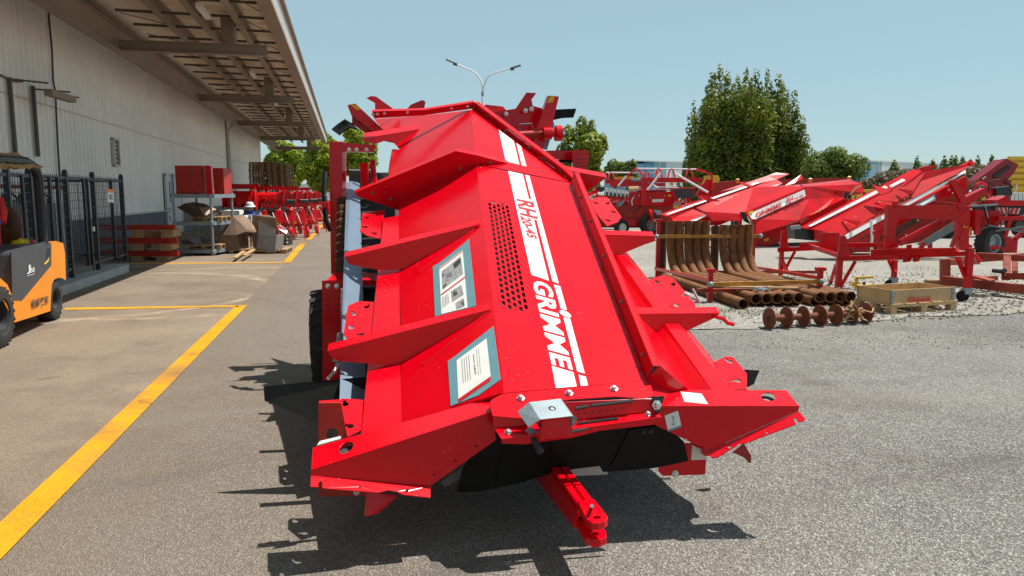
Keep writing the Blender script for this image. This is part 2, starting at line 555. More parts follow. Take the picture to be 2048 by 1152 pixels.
# ------------------------------------------------------------------ ground materials
def ground_mat(name, base, dark, light, big, speck, speck_amt, rough=0.9, bump=0.5, stain=None, stain_amt=0.0, rings=(), drift=None):
    m = bpy.data.materials.new(name)
    m.use_nodes = True
    N, L = m.node_tree.nodes, m.node_tree.links
    b = N['Principled BSDF']
    b.inputs['Roughness'].default_value = rough
    b.inputs['Specular IOR Level'].default_value = 0.25
    tc = N.new('ShaderNodeTexCoord')
    def noise(sc, det=4, r=0.6):
        n = N.new('ShaderNodeTexNoise')
        n.inputs['Scale'].default_value = sc
        n.inputs['Detail'].default_value = det
        n.inputs['Roughness'].default_value = r
        L.new(tc.outputs['Object'], n.inputs['Vector'])
        return n.outputs['Fac']
    def mr(src, a, c, lo, hi):
        n = N.new('ShaderNodeMapRange')
        n.inputs['From Min'].default_value = a
        n.inputs['From Max'].default_value = c
        n.inputs['To Min'].default_value = lo
        n.inputs['To Max'].default_value = hi
        L.new(src, n.inputs['Value'])
        return n.outputs[0]
    def mix(f, a, c, mode='MIX'):
        n = N.new('ShaderNodeMix')
        n.data_type = 'RGBA'
        n.blend_type = mode
        L.new(f, n.inputs['Factor'])
        for s, i in ((a, 6), (c, 7)):
            if isinstance(s, tuple):
                n.inputs[i].default_value = s + (1,)
            else:
                L.new(s, n.inputs[i])
        return n.outputs[2]
    col = mix(mr(noise(big, 5), 0.35, 0.65, 0, 1), dark, base)
    vor = N.new('ShaderNodeTexVoronoi')
    vor.inputs['Scale'].default_value = speck
    L.new(tc.outputs['Object'], vor.inputs['Vector'])
    sep = N.new('ShaderNodeSeparateColor')
    L.new(vor.outputs['Color'], sep.inputs[0])
    col = mix(mr(sep.outputs[0], 0.55, 1.0, 0, speck_amt), col, light)
    col = mix(mr(sep.outputs[1], 0.6, 1.0, 0, speck_amt), col, tuple(c * 0.35 for c in base))
    if stain:
        col = mix(mr(noise(0.55, 7, 0.7), 0.5, 0.72, 0, stain_amt), col, stain)
        col = mix(mr(noise(3.1, 6, 0.7), 0.62, 0.72, 0, stain_amt), col, tuple(c * 0.6 for c in stain))
    if drift:                                   # dust carried over from the apron on the left
        sx = N.new('ShaderNodeSeparateXYZ')
        L.new(tc.outputs['Object'], sx.inputs[0])
        dd = N.new('ShaderNodeMath')
        dd.operation = 'MULTIPLY_ADD'
        L.new(sx.outputs['Y'], dd.inputs[0])
        dd.inputs[1].default_value = 0.22
        L.new(sx.outputs['X'], dd.inputs[2])
        d2 = N.new('ShaderNodeMath')
        d2.operation = 'MULTIPLY_ADD'
        L.new(noise(0.8, 6, 0.7), d2.inputs[0])
        d2.inputs[1].default_value = 2.2
        L.new(dd.outputs[0], d2.inputs[2])
        col = mix(mr(d2.outputs[0], -1.0, 3.4, 0.8, 0.0), col, drift)
    pos = N.new('ShaderNodeVectorMath')
    pos.operation = 'ADD'
    nzv = N.new('ShaderNodeTexNoise')
    nzv.inputs['Scale'].default_value = 1.3
    L.new(tc.outputs['Object'], nzv.inputs['Vector'])
    scl = N.new('ShaderNodeVectorMath')
    scl.operation = 'SCALE'
    scl.inputs['Scale'].default_value = 0.35
    L.new(nzv.outputs['Color'], scl.inputs[0])
    L.new(tc.outputs['Object'], pos.inputs[0])
    L.new(scl.outputs[0], pos.inputs[1])
    for cx, cy, r, w, amt, c3 in rings:
        d = N.new('ShaderNodeVectorMath')
        d.operation = 'DISTANCE'
        L.new(pos.outputs[0], d.inputs[0])
        d.inputs[1].default_value = (cx, cy, 0.17)
        sb = N.new('ShaderNodeMath')
        sb.operation = 'SUBTRACT'
        L.new(d.outputs['Value'], sb.inputs[0])
        sb.inputs[1].default_value = r
        ab = N.new('ShaderNodeMath')
        ab.operation = 'ABSOLUTE'
        L.new(sb.outputs[0], ab.inputs[0])
        f = mr(ab.outputs[0], 0.0, w, amt, 0.0)
        mu = N.new('ShaderNodeMath')
        mu.operation = 'MULTIPLY'
        L.new(f, mu.inputs[0])
        L.new(mr(noise(2.2, 6, 0.75), 0.38, 0.62, 0, 1), mu.inputs[1])
        col = mix(mu.outputs[0], col, c3)
    L.new(col, b.inputs['Base Color'])
    bp = N.new('ShaderNodeBump')
    bp.inputs['Strength'].default_value = bump
    bp.inputs['Distance'].default_value = 0.006
    L.new(vor.outputs['Distance'], bp.inputs['Height'])
    L.new(bp.outputs[0], b.inputs['Normal'])
    M[name] = m

ground_mat('earth', (0.22, 0.19, 0.15), (0.15, 0.14, 0.11), (0.3, 0.28, 0.25), 0.05, 20, 0.4)
ground_mat('asphalt', (0.235, 0.218, 0.198), (0.150, 0.138, 0.124), (0.50, 0.475, 0.44), 0.38, 140, 0.95, bump=1.2, stain=(0.085, 0.068, 0.054), stain_amt=0.5, drift=(0.228, 0.169, 0.120),
           rings=[(7.5, -10.0, 15.2, 0.16, 0.45, (0.10, 0.09, 0.08)), (7.5, -10.0, 17.0, 0.16, 0.4, (0.10, 0.09, 0.08)), (14.0, -6.0, 13.6, 0.14, 0.35, (0.30, 0.28, 0.25)), (-14.0, 3.0, 13.4, 0.14, 0.4, (0.12, 0.10, 0.085)), (1.5, -3.5, 9.6, 0.2, 0.3, (0.32, 0.29, 0.25))])
ground_mat('dusty_apron', (0.268, 0.204, 0.147), (0.172, 0.128, 0.092), (0.40, 0.35, 0.29), 0.42, 140, 0.45, bump=0.4, stain=(0.10, 0.075, 0.055), stain_amt=0.65,
           rings=[(-9.5, 6.0, 3.6, 0.16, 0.9, (0.46, 0.35, 0.24)), (-9.5, 6.0, 4.5, 0.14, 0.8, (0.46, 0.35, 0.24)),
                  (-7.6, 3.2, 3.9, 0.16, 0.7, (0.46, 0.35, 0.24)), (-6.8, 12.2, 3.0, 0.14, 0.9, (0.48, 0.37, 0.26)),
                  (-5.2, 13.0, 3.4, 0.13, 0.8, (0.46, 0.35, 0.24)), (-11, 5, 6.2, 0.14, 0.4, (0.12, 0.09, 0.07))])
ground_mat('gravel', (0.30, 0.275, 0.24), (0.225, 0.205, 0.178), (0.47, 0.45, 0.41), 0.35, 38, 0.7, bump=0.8, stain=(0.30, 0.26, 0.19), stain_amt=0.5)
ground_mat('yellow_line', (0.78, 0.36, 0.006), (0.62, 0.27, 0.006), (0.80, 0.42, 0.03), 1.2, 150, 0.45, rough=0.7, bump=0.4, stain=(0.20, 0.135, 0.07), stain_amt=0.95)

def sheet(name, pts, z, m, kind='structure'):
    mb = MB()
    mb.face(*[Vector((p[0], p[1], z)) for p in pts])
    o = mb.build(name, m)
    o['kind'] = kind
    return o

sheet('ground', [(-1800, -300), (1800, -300), (1800, 3200), (-1800, 3200)], 0.0, 'earth')
# the lane of asphalt, the dusty apron beside it, the gravel yard
W_DIR = Vector((-0.2145, 0.9767, 0)); N_DIR = Vector((0.9767, 0.2145, 0))
def yard(s, t, z=0.0):
    """s along the warehouse, t to its right"""
    return W_DIR * s + N_DIR * t + UP * z
LINE_T = -1.72
sheet('asphalt_road', [(-30, -20), (60, -20), (60, 11.5), (9.6, 10.6), (6.85, 9.92), (4.6, 9.35), (3.1, 8.85), (2.2, 8.7), (1.2, 9.6), (0.2, 14), (-2.5, 26), (-9.0, 60), (-16, 90), (-50, 90), (-50, 10)], 0.004, 'asphalt')
ap = [gnd(-330, 1400), gnd(-260, 1340), gnd(483, 612.5), gnd(573, 526), gnd(644, 450), yard(86, -1.2), yard(86, -9), yard(-12, -9)]
sheet('concrete_apron', [(p.x, p.y) for p in ap], 0.008, 'dusty_apron')
random.seed(3)
edge = [(60, 11.5), (9.6, 10.6), (6.85, 9.92), (5.7, 9.75), (4.6, 9.35), (3.9, 9.0), (3.1, 8.85), (2.2, 8.7), (1.2, 9.6), (0.2, 14), (-2.5, 26), (-9.0, 60), (-16, 90)]
fine = []
for (x0, y0), (x1, y1) in zip(edge, edge[1:]):
    k = max(1, int(min(30, math.hypot(x1 - x0, y1 - y0) / 0.25)))
    for i in range(k):
        t = i / k
        fine.append((x0 + (x1 - x0) * t + random.uniform(-.06, .06), y0 + (y1 - y0) * t + random.uniform(-.09, .09)))
sheet('gravel_yard', fine + [(-16, 100), (80, 100), (80, 11.5)], 0.012, 'gravel')

# painted lines
def quad_line(name, pts):
    p = [gnd(*q) for q in pts]
    return sheet(name, [(v.x, v.y) for v in p], 0.013, 'yellow_line')
def long_line(s0, s1, w=0.16):
    a = [yard(s0, LINE_T - w / 2), yard(s0, LINE_T + w / 2), yard(s1, LINE_T + w / 2), yard(s1, LINE_T - w / 2)]
    return sheet('lane_marking', [(v.x, v.y) for v in a], 0.013, 'yellow_line')
quad_line('lane_marking', [(-260, 1290), (-260, 1395), (495, 611.5), (472, 613.2)])
quad_line('lane_marking', [(130, 617.5), (130, 621.5), (479, 615.4), (472, 612.4)])
quad_line('lane_marking', [(566, 526), (581, 526), (613.6, 486.5), (601, 486.5)])
quad_line('lane_marking', [(613.6, 479.8), (622.6, 479.8), (647.5, 450.4), (640.7, 450.4)])
quad_line('lane_marking', [(262, 527.6), (262, 529.2), (568, 526.8), (570, 525.2)])

# loose stones along the edge of the yard
random.seed(11)
mb = MB()
oct_f = [[0, 2, 4], [2, 1, 4], [1, 3, 4], [3, 0, 4], [2, 0, 5], [1, 2, 5], [3, 1, 5], [0, 3, 5]]
def stone(x, y, r, z=0.012):
    v = [Vector((x + dx * r * random.uniform(.7, 1.2), y + dy * r * random.uniform(.7, 1.2), z + r * .3 + dz * r * random.uniform(.5, .9)))
         for dx, dy, dz in ((1, 0, 0), (-1, 0, 0), (0, 1, 0), (0, -1, 0), (0, 0, 1), (0, 0, -1))]
    mb.add(v, oct_f)
for i in range(9000):
    x = random.uniform(3.0, 16)
    y = random.uniform(8.8, 15)
    base = 8.85 + max(0, x - 3.1) * 0.30 if x < 6.85 else 9.92 + (x - 6.85) * .25
    if y < base - .1 or random.random() < (y - base) / 7:
        continue
    stone(x, y, random.uniform(.010, .030))
for i in range(900):
    p = gnd(random.uniform(1430, 2048), 0 + random.uniform(628, 700))
    stone(p.x, p.y, random.uniform(.005, .013), .004)
o = mb.build('gravel_stones', 'gravel', stuff=True)
o['label'] = 'loose pale stones along the edge of the gravel yard'
# ------------------------------------------------------------------ warehouse with its canopy
WALL_T = -6.74
S_END = 62.3 / 0.9767 + 1.2
wh = thing('warehouse', 'long white corrugated warehouse with a wide steel canopy', 'building', yard(30, WALL_T - 6))
# corrugated wall
mb = MB()
step, depth, z0, z1 = 0.30, 0.045, 0.95, 6.6
prof = []
s = -6.0
while s < S_END:
    for ds, t in ((0, 0), (0.10, 0), (0.14, depth), (0.26, depth)):
        prof.append((min(s + ds, S_END), t))
    s += step
prof.append((S_END, 0))
for (a, ta), (b, tb) in zip(prof, prof[1:]):
    if b - a < 1e-5:
        continue
    mb.face(yard(a, WALL_T + ta, z0), yard(b, WALL_T + tb, z0), yard(b, WALL_T + tb, z1), yard(a, WALL_T + ta, z1))
mb.face(yard(S_END, WALL_T, 0), yard(S_END, WALL_T - 14, 0), yard(S_END, WALL_T - 14, 6.6), yard(S_END, WALL_T, 6.6))
mb.build('wall', 'wall_white', wh)
mb = MB()
mb.prism([yard(-6, WALL_T - .1), yard(S_END - .02, WALL_T - .1), yard(S_END - .02, WALL_T + .09), yard(-6, WALL_T + .09)], UP * 0.93)
mb.build('plinth', 'plinth_grey', wh)
MB().prism([yard(-6, WALL_T - .1), yard(S_END - .02, WALL_T - .1), yard(S_END - .02, WALL_T + .12), yard(-6, WALL_T + .12)], UP * 0.03)
mb = MB(); mb.beam(yard(-6, WALL_T + .07, .955), yard(S_END - .03, WALL_T + .07, .955), .14, .045)
mb.build('drip_flashing', 'fascia', wh)
mb = MB(); mb.beam(yard(-6, WALL_T + .05, 3.62), yard(S_END - .03, WALL_T + .05, 3.62), .012, .035)
mb.build('lap_joint', 'fascia', wh)
# canopy
EDGE_T = -1.495
CAN0, CAN1 = -8.0, S_END + .4
ROOF_Z = 6.05
mb = MB()
step = 0.26
s = CAN0
prof = []
while s < CAN1:
    for ds, z in ((0, 0), (.13, 0), (.16, .035), (.23, .035)):
        prof.append((min(s + ds, CAN1), z))
    s += step
for (a, za), (b, zb) in zip(prof, prof[1:]):
    mb.face(yard(a, WALL_T, ROOF_Z + .15 + za), yard(b, WALL_T, ROOF_Z + .15 + zb), yard(b, EDGE_T, ROOF_Z + zb), yard(a, EDGE_T, ROOF_Z + za))
mb.build('canopy_sheet', 'roof_sheet', wh)
mb = MB()
mb.prism([yard(CAN0, EDGE_T), yard(CAN1, EDGE_T), yard(CAN1, EDGE_T + .03), yard(CAN0, EDGE_T + .03)], UP * .52)
for v in range(len(mb.v)):
    mb.v[v] = mb.v[v] + UP * 5.76
mb.build('fascia', 'fascia', wh)
mb = MB()
s = CAN0
while s < CAN1:                                   # raised ribs of the fascia sheet
    mb.prism([yard(s, EDGE_T + .031, 5.78), yard(s + .09, EDGE_T + .031, 5.78), yard(s + .07, EDGE_T + .05, 5.78), yard(s + .02, EDGE_T + .05, 5.78)], UP * .46)
    s += .3
mb.build('fascia_ribs', 'fascia', wh)
mb = MB(); mb.beam(yard(CAN0, EDGE_T + .05, 6.32), yard(CAN1, EDGE_T + .05, 6.32), .18, .08)
mb.build('gutter', 'roof_beam', wh)
mb = MB(); mb.beam(yard(CAN0, EDGE_T - .16, 5.79), yard(CAN1, EDGE_T - .16, 5.79), .3, .05)
mb.build('soffit_trim', 'roof_beam', wh)
for t, w, h, z in ((-5.35, .22, .55, 5.32), (-4.2, .16, .26, 5.92), (-3.35, .16, .26, 5.88), (-2.45, .16, .26, 5.85)):
    mb = MB()
    a, b = yard(CAN0, t, z), yard(CAN1 - .1, t, z)
    mb.beam(a, b, .02, h)
    mb.beam(a + UP * h / 2, b + UP * h / 2, w, .02)
    mb.beam(a - UP * h / 2, b - UP * h / 2, w, .02)
    mb.build('purlin', 'roof_beam', wh)
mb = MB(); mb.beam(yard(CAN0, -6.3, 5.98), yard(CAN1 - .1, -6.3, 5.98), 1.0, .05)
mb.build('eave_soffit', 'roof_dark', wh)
for y in (10.3, 20.3, 30.3, 40.5, 50.8, 61.5):
    s = y / 0.9767 - .35
    mb = MB()
    a, b = yard(s, -5.3, 5.17), yard(s, EDGE_T - .35, 5.17)
    mb.beam(a, b, .02, .24)
    mb.beam(a + UP * .12, b + UP * .12, .2, .02)
    mb.beam(a - UP * .12, b - UP * .12, .2, .02)
    r = mb.build('rafter', 'roof_beam', wh)
    mb = MB()
    mb.beam(yard(s, -2.75, 5.29), yard(s, -2.75, 6.0), .16, .34)
    mb.beam(yard(s - .3, -2.75, 5.72), yard(s + .3, -2.75, 5.72), .03, .03)
    mb.build('strut', 'roof_beam', r)
# thin cross bars and bracing under the sheet
s = 6.0
k = 0
while s < 62:
    mb = MB()
    mb.beam(yard(s, -5.2, 5.90), yard(s, EDGE_T - .1, 5.86), .045, .06)
    mb.build('cross_bar', 'roof_dark', wh)
    s += 1.55
    k += 1
mb = MB()
s = 8.0
while s < 60:
    mb.tube([yard(s, -2.3, 5.8), yard(s + 1.6, EDGE_T - .2, 5.78)], .012, 5)
    mb.tube([yard(s, -5.1, 5.85), yard(s + .9, -4.3, 5.82)], .012, 5)
    s += 2.4
mb.build('bracing_rods', 'roof_dark', wh, stuff=True)
for px, py in ((410, 83), (468, 144), (508, 186), (535, 215), (553, 237), (573, 255), (585, 268)):
    p = Plane(yard(0, -3.05, 5.8), W_DIR, UP)(px, py)
    s = p.dot(W_DIR)
    mb = MB()
    mb.beam(yard(s - .62, -3.05, 5.70), yard(s + .62, -3.05, 5.70), .13, .09)
    mb.build('strip_lamp', 'lamp_cover', wh)
# things fixed on the wall
WP = Plane(yard(0, WALL_T + .1, 0), W_DIR, UP)
def wall_s(px, py):
    p = WP(px, py)
    return p.dot(W_DIR), p.z
s, z = wall_s(456, 300)
mb = MB()
mb.tube([yard(s, WALL_T + .45, 5.75), yard(s, WALL_T + .42, 5.5), yard(s, WALL_T + .16, 5.25), yard(s, WALL_T + .16, .1)], .085, 8)
mb.build('downpipe', 'fascia', wh, smooth=True)
mb = MB(); mb.beam(yard(s - .35, WALL_T + .07, .95), yard(s - .35, WALL_T + .07, 5.9), .06, .1, up=N_DIR)
mb.build('corner_flashing', 'roof_beam', wh)
s, z = wall_s(233, 305)
vent = MB()
for a, b in (((-.28, -.42), (.28, -.36)), ((-.28, .36), (.28, .42)), ((-.28, -.42), (-.22, .42)), ((.22, -.42), (.28, .42))):
    vent.prism([yard(s + a[0], WALL_T + .05, z + a[1]), yard(s + b[0], WALL_T + .05, z + a[1]), yard(s + b[0], WALL_T + .05, z + b[1]), yard(s + a[0], WALL_T + .05, z + b[1])], N_DIR * .08)
v = vent.build('wall_vent', 'fascia', wh)
for i in range(6):
    zz = z - .32 + i * .12
    mb = MB().plate([yard(s - .22, WALL_T + .12, zz), yard(s + .22, WALL_T + .12, zz), yard(s + .22, WALL_T + .06, zz + .07), yard(s - .22, WALL_T + .06, zz + .07)], .008)
    mb.build('louvre', 'roof_beam', v)
mb = MB()
L1 = [(97, 30), (104, 100), (106, 160), (111, 186), (113, 240), (116, 300), (119, 345)]
mb.tube([WP(145, 0), WP(138, 14), WP(103, 15)] + [WP(*q) for q in L1] + [WP(121, 420)], .022, 6)
mb.build('conduit', 'dark_steel', wh, smooth=True)
for pts in (((19, 155), (30, 310)), ((66, 172), (76, 313))):
    a, b = WP(*pts[0]), WP(*pts[1])
    b = Vector((a.x, a.y, b.z))
    mb = MB().beam(a, b, .09, .05, up=N_DIR)
    mb.build('wall_post', 'roof_dark', wh)
lampfix = MB().beam(WP(38, 183) + N_DIR * .55, WP(92, 198) + N_DIR * .55, .16, .14)
lf = lampfix.build('wall_lamp', 'roof_beam', wh)
mb = MB()
mb.tube([WP(-5, 148), WP(30, 163), WP(45, 163)], .02, 5)
for a, b in (((20, 158), (44, 165)), ((66, 178), (92, 183)), ((92, 190), (111, 194))):
    mb.tube([WP(*a), WP(*b) + N_DIR * .5], .02, 5)
mb.build('lamp_bracket', 'roof_dark', lf)
s0, zt = wall_s(329, 352)
s1, _ = wall_s(349, 352)
mb = MB().prism([yard(s0, WALL_T + .092, .03), yard(s1 + .9, WALL_T + .092, .03), yard(s1 + .9, WALL_T + .092, zt), yard(s0, WALL_T + .092, zt)], N_DIR * .04)
d = mb.build('door', 'door_white', wh)
for a in (.30, .62):
    sa = s0 + (s1 - s0) * a
    mb = MB().prism([yard(sa, WALL_T + .133, 1.25), yard(sa + .14, WALL_T + .133, 1.25), yard(sa + .14, WALL_T + .133, 2.05), yard(sa, WALL_T + .133, 2.05)], N_DIR * .01)
    mb.build('door_glazing', 'roof_dark', d)
for zz in (.55, .85):
    mb = MB().prism([yard(s0 + .25, WALL_T + .133, zz), yard(s0 + .5, WALL_T + .133, zz), yard(s0 + .5, WALL_T + .133, zz + .22), yard(s0 + .25, WALL_T + .133, zz + .22)], N_DIR * .006)
    mb.build('door_notice', 'mill_blue', d)
mb = MB()
for a, b in (((s0 - .1, .03), (s0 - .002, zt + .1)), ((s1 + .902, .03), (s1 + 1.0, zt + .1)), ((s0 - .1, zt + .003), (s1 + 1.0, zt + .1))):
    mb.prism([yard(a[0], WALL_T + .091, a[1]), yard(b[0], WALL_T + .091, a[1]), yard(b[0], WALL_T + .091, b[1]), yard(a[0], WALL_T + .091, b[1])], N_DIR * .07)
mb.build('door_frame', 'fascia', d)
# ------------------------------------------------------------------ the big receiving hopper in front
RH = thing('receiving_hopper', 'large red receiving hopper with vented sloping hood and white lettering, nearest the camera', 'farm machine', (0, 5, 0))
P1, P2 = at(1008, 786, 3.35), at(1300, 760, 3.47)
TOP = Plane(P1, P2 - P1, at(960, 450, 4.8) - P1)
AX = (TOP(953, 330) - P1).normalized()                 # up the incline, towards the back
LAT = Vector((1, 0.2, 0.02)).normalized()
VAL = at(802, 725, 3.87)
LS = Plane(P1, TOP(953, 330) - P1, VAL - P1)
CHL = Plane(VAL, LS(797, 430) - VAL, at(733, 741, 3.83) - VAL)
CHR = Plane(at(1384, 777, 3.66), at(1469, 777, 3.70) - at(1384, 777, 3.66), at(1252, 504, 5.15) - at(1469, 777, 3.70))
RED = 'red_paint'
def hole(pl, px, py, r, n=12):
    c = pl(px, py)
    a = AX - pl.n * AX.dot(pl.n); a.normalize()
    b = pl.n.cross(a)
    return ring(c, a * r, b * r, n)
def keyhole(pl, px, py, r, ang):
    c = pl(px, py)
    a = AX - pl.n * AX.dot(pl.n); a.normalize()
    b = pl.n.cross(a)
    pts = []
    for k in range(9):
        t = ang + 0.5 + (2 * math.pi - 1.0) * k / 8
        pts.append(c + (a * math.cos(t) + b * math.sin(t)) * r)
    d, e = a * math.cos(ang) + b * math.sin(ang), -a * math.sin(ang) + b * math.cos(ang)
    pts += [c + d * r * 2.0 - e * r * .35, c + d * r * 2.1 + e * r * .1, c + d * r * 1.9 + e * r * .4]
    return pts
def bolt(mb, p, n, r=.011):
    n = n.normalized()
    mb.lathe([(r * 1.5, 0), (r * 1.5, r * .3), (r, r * .35), (r, r * 1.1), (r * .6, r * 1.3), (0, r * 1.3)], p, n, 6)
def one_bolt(p, n, r, parent, m='zinc_bolt'):
    mb = MB(); bolt(mb, p, n, r); mb.build('bolt', m, parent)

# --- hood panel with its field of slots
c1t, c5t, c1b, c5b = TOP(974, 400), TOP(1017, 407), TOP(1003.5, 618), TOP(1060, 627)
vent_q = [c1b, c5b, c5t, c1t]
pan = MB()
pan.plate([P1, P2, TOP(1141, 366), TOP(953, 330)], .004, holes=[vent_q])
rows, cols = 22, 5
for c in range(cols):
    u0, u1 = c / cols, (c + 1) / cols
    stag = 0.5 if c % 2 == 0 else 0.0
    v = 0.0
    edges = [0.0]
    for r in range(rows):
        edges.append((r + stag) / rows) if (r + stag) > 0 else None
    edges.append(1.0)
    for v0, v1 in zip(edges, edges[1:]):
        full = (v1 - v0) > .9 / rows
        q = [bilin(vent_q, u0, v0), bilin(vent_q, u1, v0), bilin(vent_q, u1, v1), bilin(vent_q, u0, v1)]
        if not full:
            pan.face(*q)
            continue
        def cell(a, b):
            return bilin(q, a, b)
        inner = [(.30, .13), (.70, .13), (.80, .24), (.80, .76), (.70, .87), (.30, .87), (.20, .76), (.20, .24)]
        outer = [(.25, 0), (.75, 0), (1, .25), (1, .75), (.75, 1), (.25, 1), (0, .75), (0, .25)]
        I, O = [cell(*x) for x in inner], [cell(*x) for x in outer]
        for k in range(8):
            pan.face(O[k], O[(k + 1) % 8], I[(k + 1) % 8], I[k])
            pan.face(I[k], I[(k + 1) % 8], I[(k + 1) % 8] - TOP.n * .006, I[k] - TOP.n * .006)
        for k, cr in ((1, (1, 0)), (3, (1, 1)), (5, (0, 1)), (7, (0, 0))):
            pan.face(O[k], cell(*cr), O[(k + 1) % 8])
hood = pan.build('hood_panel', RED, RH)
MB().plate([bilin(vent_q, -.2, -.05) - TOP.n * .05, bilin(vent_q, 1.2, -.05) - TOP.n * .05, bilin(vent_q, 1.2, 1.05) - TOP.n * .05, bilin(vent_q, -.2, 1.05) - TOP.n * .05], .004).build('vent_shade_plate', 'black_plastic', hood)  # dark plate added behind the slots in place of interior shade
# rear hood panel, cut off on the slant
MB().plate([TOP(953, 328), TOP(1138, 364), TOP(1128, 351), TOP(948, 215), TOP(942, 220)], .004).build('rear_hood_panel', RED, RH)
# --- left slope
MB().plate([P1, LS(800, 860), LS(803, 735), LS(797, 430), TOP(953, 330)], .004).build('side_slope', RED, RH)
MB().plate([TOP(953, 329), LS(797, 431), LS(800, 300), LS(748, 238), LS(846, 231), TOP(942, 220)], .004).build('rear_side_slope', RED, RH)
# --- left valley channel
cl = MB()
a0, a1 = CHL(716, 930), CHL(767, 437)
b0, b1 = CHL(803, 880), LS(797, 431)
down = (CHL.n * -.06 + LAT * -.02)
cl.plate([b0, a0, a1, b1], .004)
cl.plate([a0, a1, a1 + down, a0 + down], .004)
cl.build('valley_channel', RED, RH, bevel=.003)
rc = MB()
rc.plate([LS(812, 300), LS(784, 298), LS(776, 362), LS(811, 345)], .004)
rc.plate([LS(784, 298), LS(776, 362), LS(776, 362) + down * 2, LS(784, 298) + down * 2], .004)
rc.build('valley_channel', RED, RH)
# --- left hole plates
for pts, holes in (
    ([(678, 803), (684, 796), (727, 799), (723, 860), (691, 876), (686, 866), (672, 834)], [(691, 808, 0.3), (701, 852, 1.2)]),
    ([(696, 611), (717, 602), (751, 604), (742, 669), (697, 679), (687, 668), (693, 628)], [(733, 614, -.6), (707, 628, .4), (702, 655, .5), (724, 669, 1.5)]),
    ([(725, 425), (769, 420), (764, 478), (736, 472), (720, 462)], [(735, 435, 1.2), (731, 454, 1.2), (750, 467, 1.0), (756, 430, .3)])):
    pl = Plane(CHL(740, 640) - CHL.n * .012, CHL(740, 500) - CHL(740, 640), LAT)
    MB().plate([pl(*p) for p in pts], .008, [keyhole(pl, x, y, .0155, g) for x, y, g in holes]).build('hinge_plate', RED, RH, bevel=.002)
# --- ribs on the left
def rib(face, flange_len, Y_tip, name='rib', back=.05, th=.006):
    tip, inner = face[0], face[1]
    a = at(tip[0], tip[1], Y_tip)
    b = TOP(*inner) if inner[0] > 900 else LS(*inner)
    pl = Plane(a, b - a, UP)
    pts = [pl(*p) for p in face]
    mb = MB().plate(pts, th)
    v = AX * back
    lo, hi = pts[0] - pl.n * 0 + UP * .0006, pts[1] + UP * .0006
    mb.plate([lo, hi, hi + v, lo + v], .005, toward=EYE + UP * 5)
    return mb.build(name, RED, RH, bevel=.003), pl
rib([(655, 702), (980, 619), (846, 729), (801, 733), (736, 727), (681, 723), (663, 716)], 0, 3.80, back=.06)
rib([(689, 514), (958, 449), (838, 542), (797, 538), (764, 541), (719, 533), (697, 528)], 0, 4.67, back=.06)
rib([(725, 277), (839, 258), (805, 290), (768, 282), (752, 288), (728, 284)], 0, 6.55, back=.12)
# weld beads along the feet of the ribs
for pts in (((978, 622), (900, 686), (846, 731)), ((950, 457), (890, 503), (838, 544)), ((1005, 787), (960, 800), (905, 815))):
    mb = MB().tube([LS(*p) for p in pts], .007, 6)
    mb.build('weld_seam', RED, RH, smooth=True)
# --- bolted frame between the two hood sections
DIV = Plane(TOP(953, 330), LAT, TOP.n)
face = [(709, 386), (911, 302), (952, 310), (1016, 327), (1107, 348), (1145, 358), (1141, 367), (953, 330), (818, 428), (770, 411), (716, 393)]
dv = MB().plate([DIV(*p) for p in face], .008)
line = [DIV(*p) for p in face[:6]]
dv.ribbon([p + UP * .0005 for p in line], AX * .05, .005)
dvo = dv.build('bolted_frame', RED, RH, bevel=.003)
for p in ((781, 398), (826, 411), (873, 375), (921, 337), (1058, 344), (1100, 353), (980, 325), (745, 386)):
    one_bolt(DIV(*p), DIV.n, .009, dvo, 'tank_grey')
MB().plate([DIV(1133, 340), DIV(1214, 355), DIV(1190, 372), DIV(1160, 388), DIV(1143, 366)], .006).build('outer_wing', RED, RH)
MB().plate([DIV(1133, 340), DIV(1214, 355), DIV(1214, 355) + AX * .08, DIV(1133, 340) + AX * .08], .005).build('outer_wing_flange', RED, RH)
# --- rear frame
REAR = Plane(TOP(945, 217), LAT, TOP.n)
rf = MB().plate([REAR(*p) for p in ((744, 223), (849, 220), (948, 204.5), (948, 217), (846, 231), (748, 237))], .008)
rf.ribbon([REAR(*p) for p in ((744, 223), (849, 220), (948, 204.5))], AX * .05, .005)
rfo = rf.build('rear_frame', RED, RH)
for p in ((746, 229), (755, 228), (769, 227), (815, 225), (903, 217), (935, 213)):
    one_bolt(REAR(*p), REAR.n, .010, rfo)
d0, d1 = TOP(948, 216), TOP(1130, 352)
DIA = Plane(d0, d1 - d0, TOP.n)
df = MB().plate([DIA(948, 204.5), DIA(1128, 340), DIA(1146, 358), DIA(1143, 365), d1, d0], .008)
df.ribbon([DIA(948, 204.5), DIA(1128, 340), DIA(1146, 358)], TOP.n.cross(d1 - d0).normalized() * .045, .005)
dfo = df.build('rear_frame', RED, RH)
for p in ((975, 233), (1011, 262), (1059, 296), (1089, 319), (1120, 341)):
    one_bolt(DIA(*p), DIA.n, .009, dfo, 'tank_grey')
# --- right flange of the hood
fb0, fb1 = TOP(1292, 760), TOP(1141, 366)
ft0, ft1 = fb0 + TOP.n * .085 + LAT * .022, fb1 + TOP.n * .085 + LAT * .022
fl = MB().plate([fb0, fb1, ft1, ft0], .005)
lip = LAT * .03 - TOP.n * .004
fl.plate([ft0, ft1, ft1 + lip, ft0 + lip * 1.4], .004)
flo = fl.build('hood_flange', RED, RH, bevel=.002)
fpl = Plane(fb0, fb1 - fb0, ft0 - fb0)
for t_ in (.06, .27, .49, .69, .85):
    one_bolt(lerp(lerp(fb0, fb1, t_), lerp(ft0, ft1, t_), .55) + fpl.n * .001, fpl.n, .008, flo, 'tank_grey')
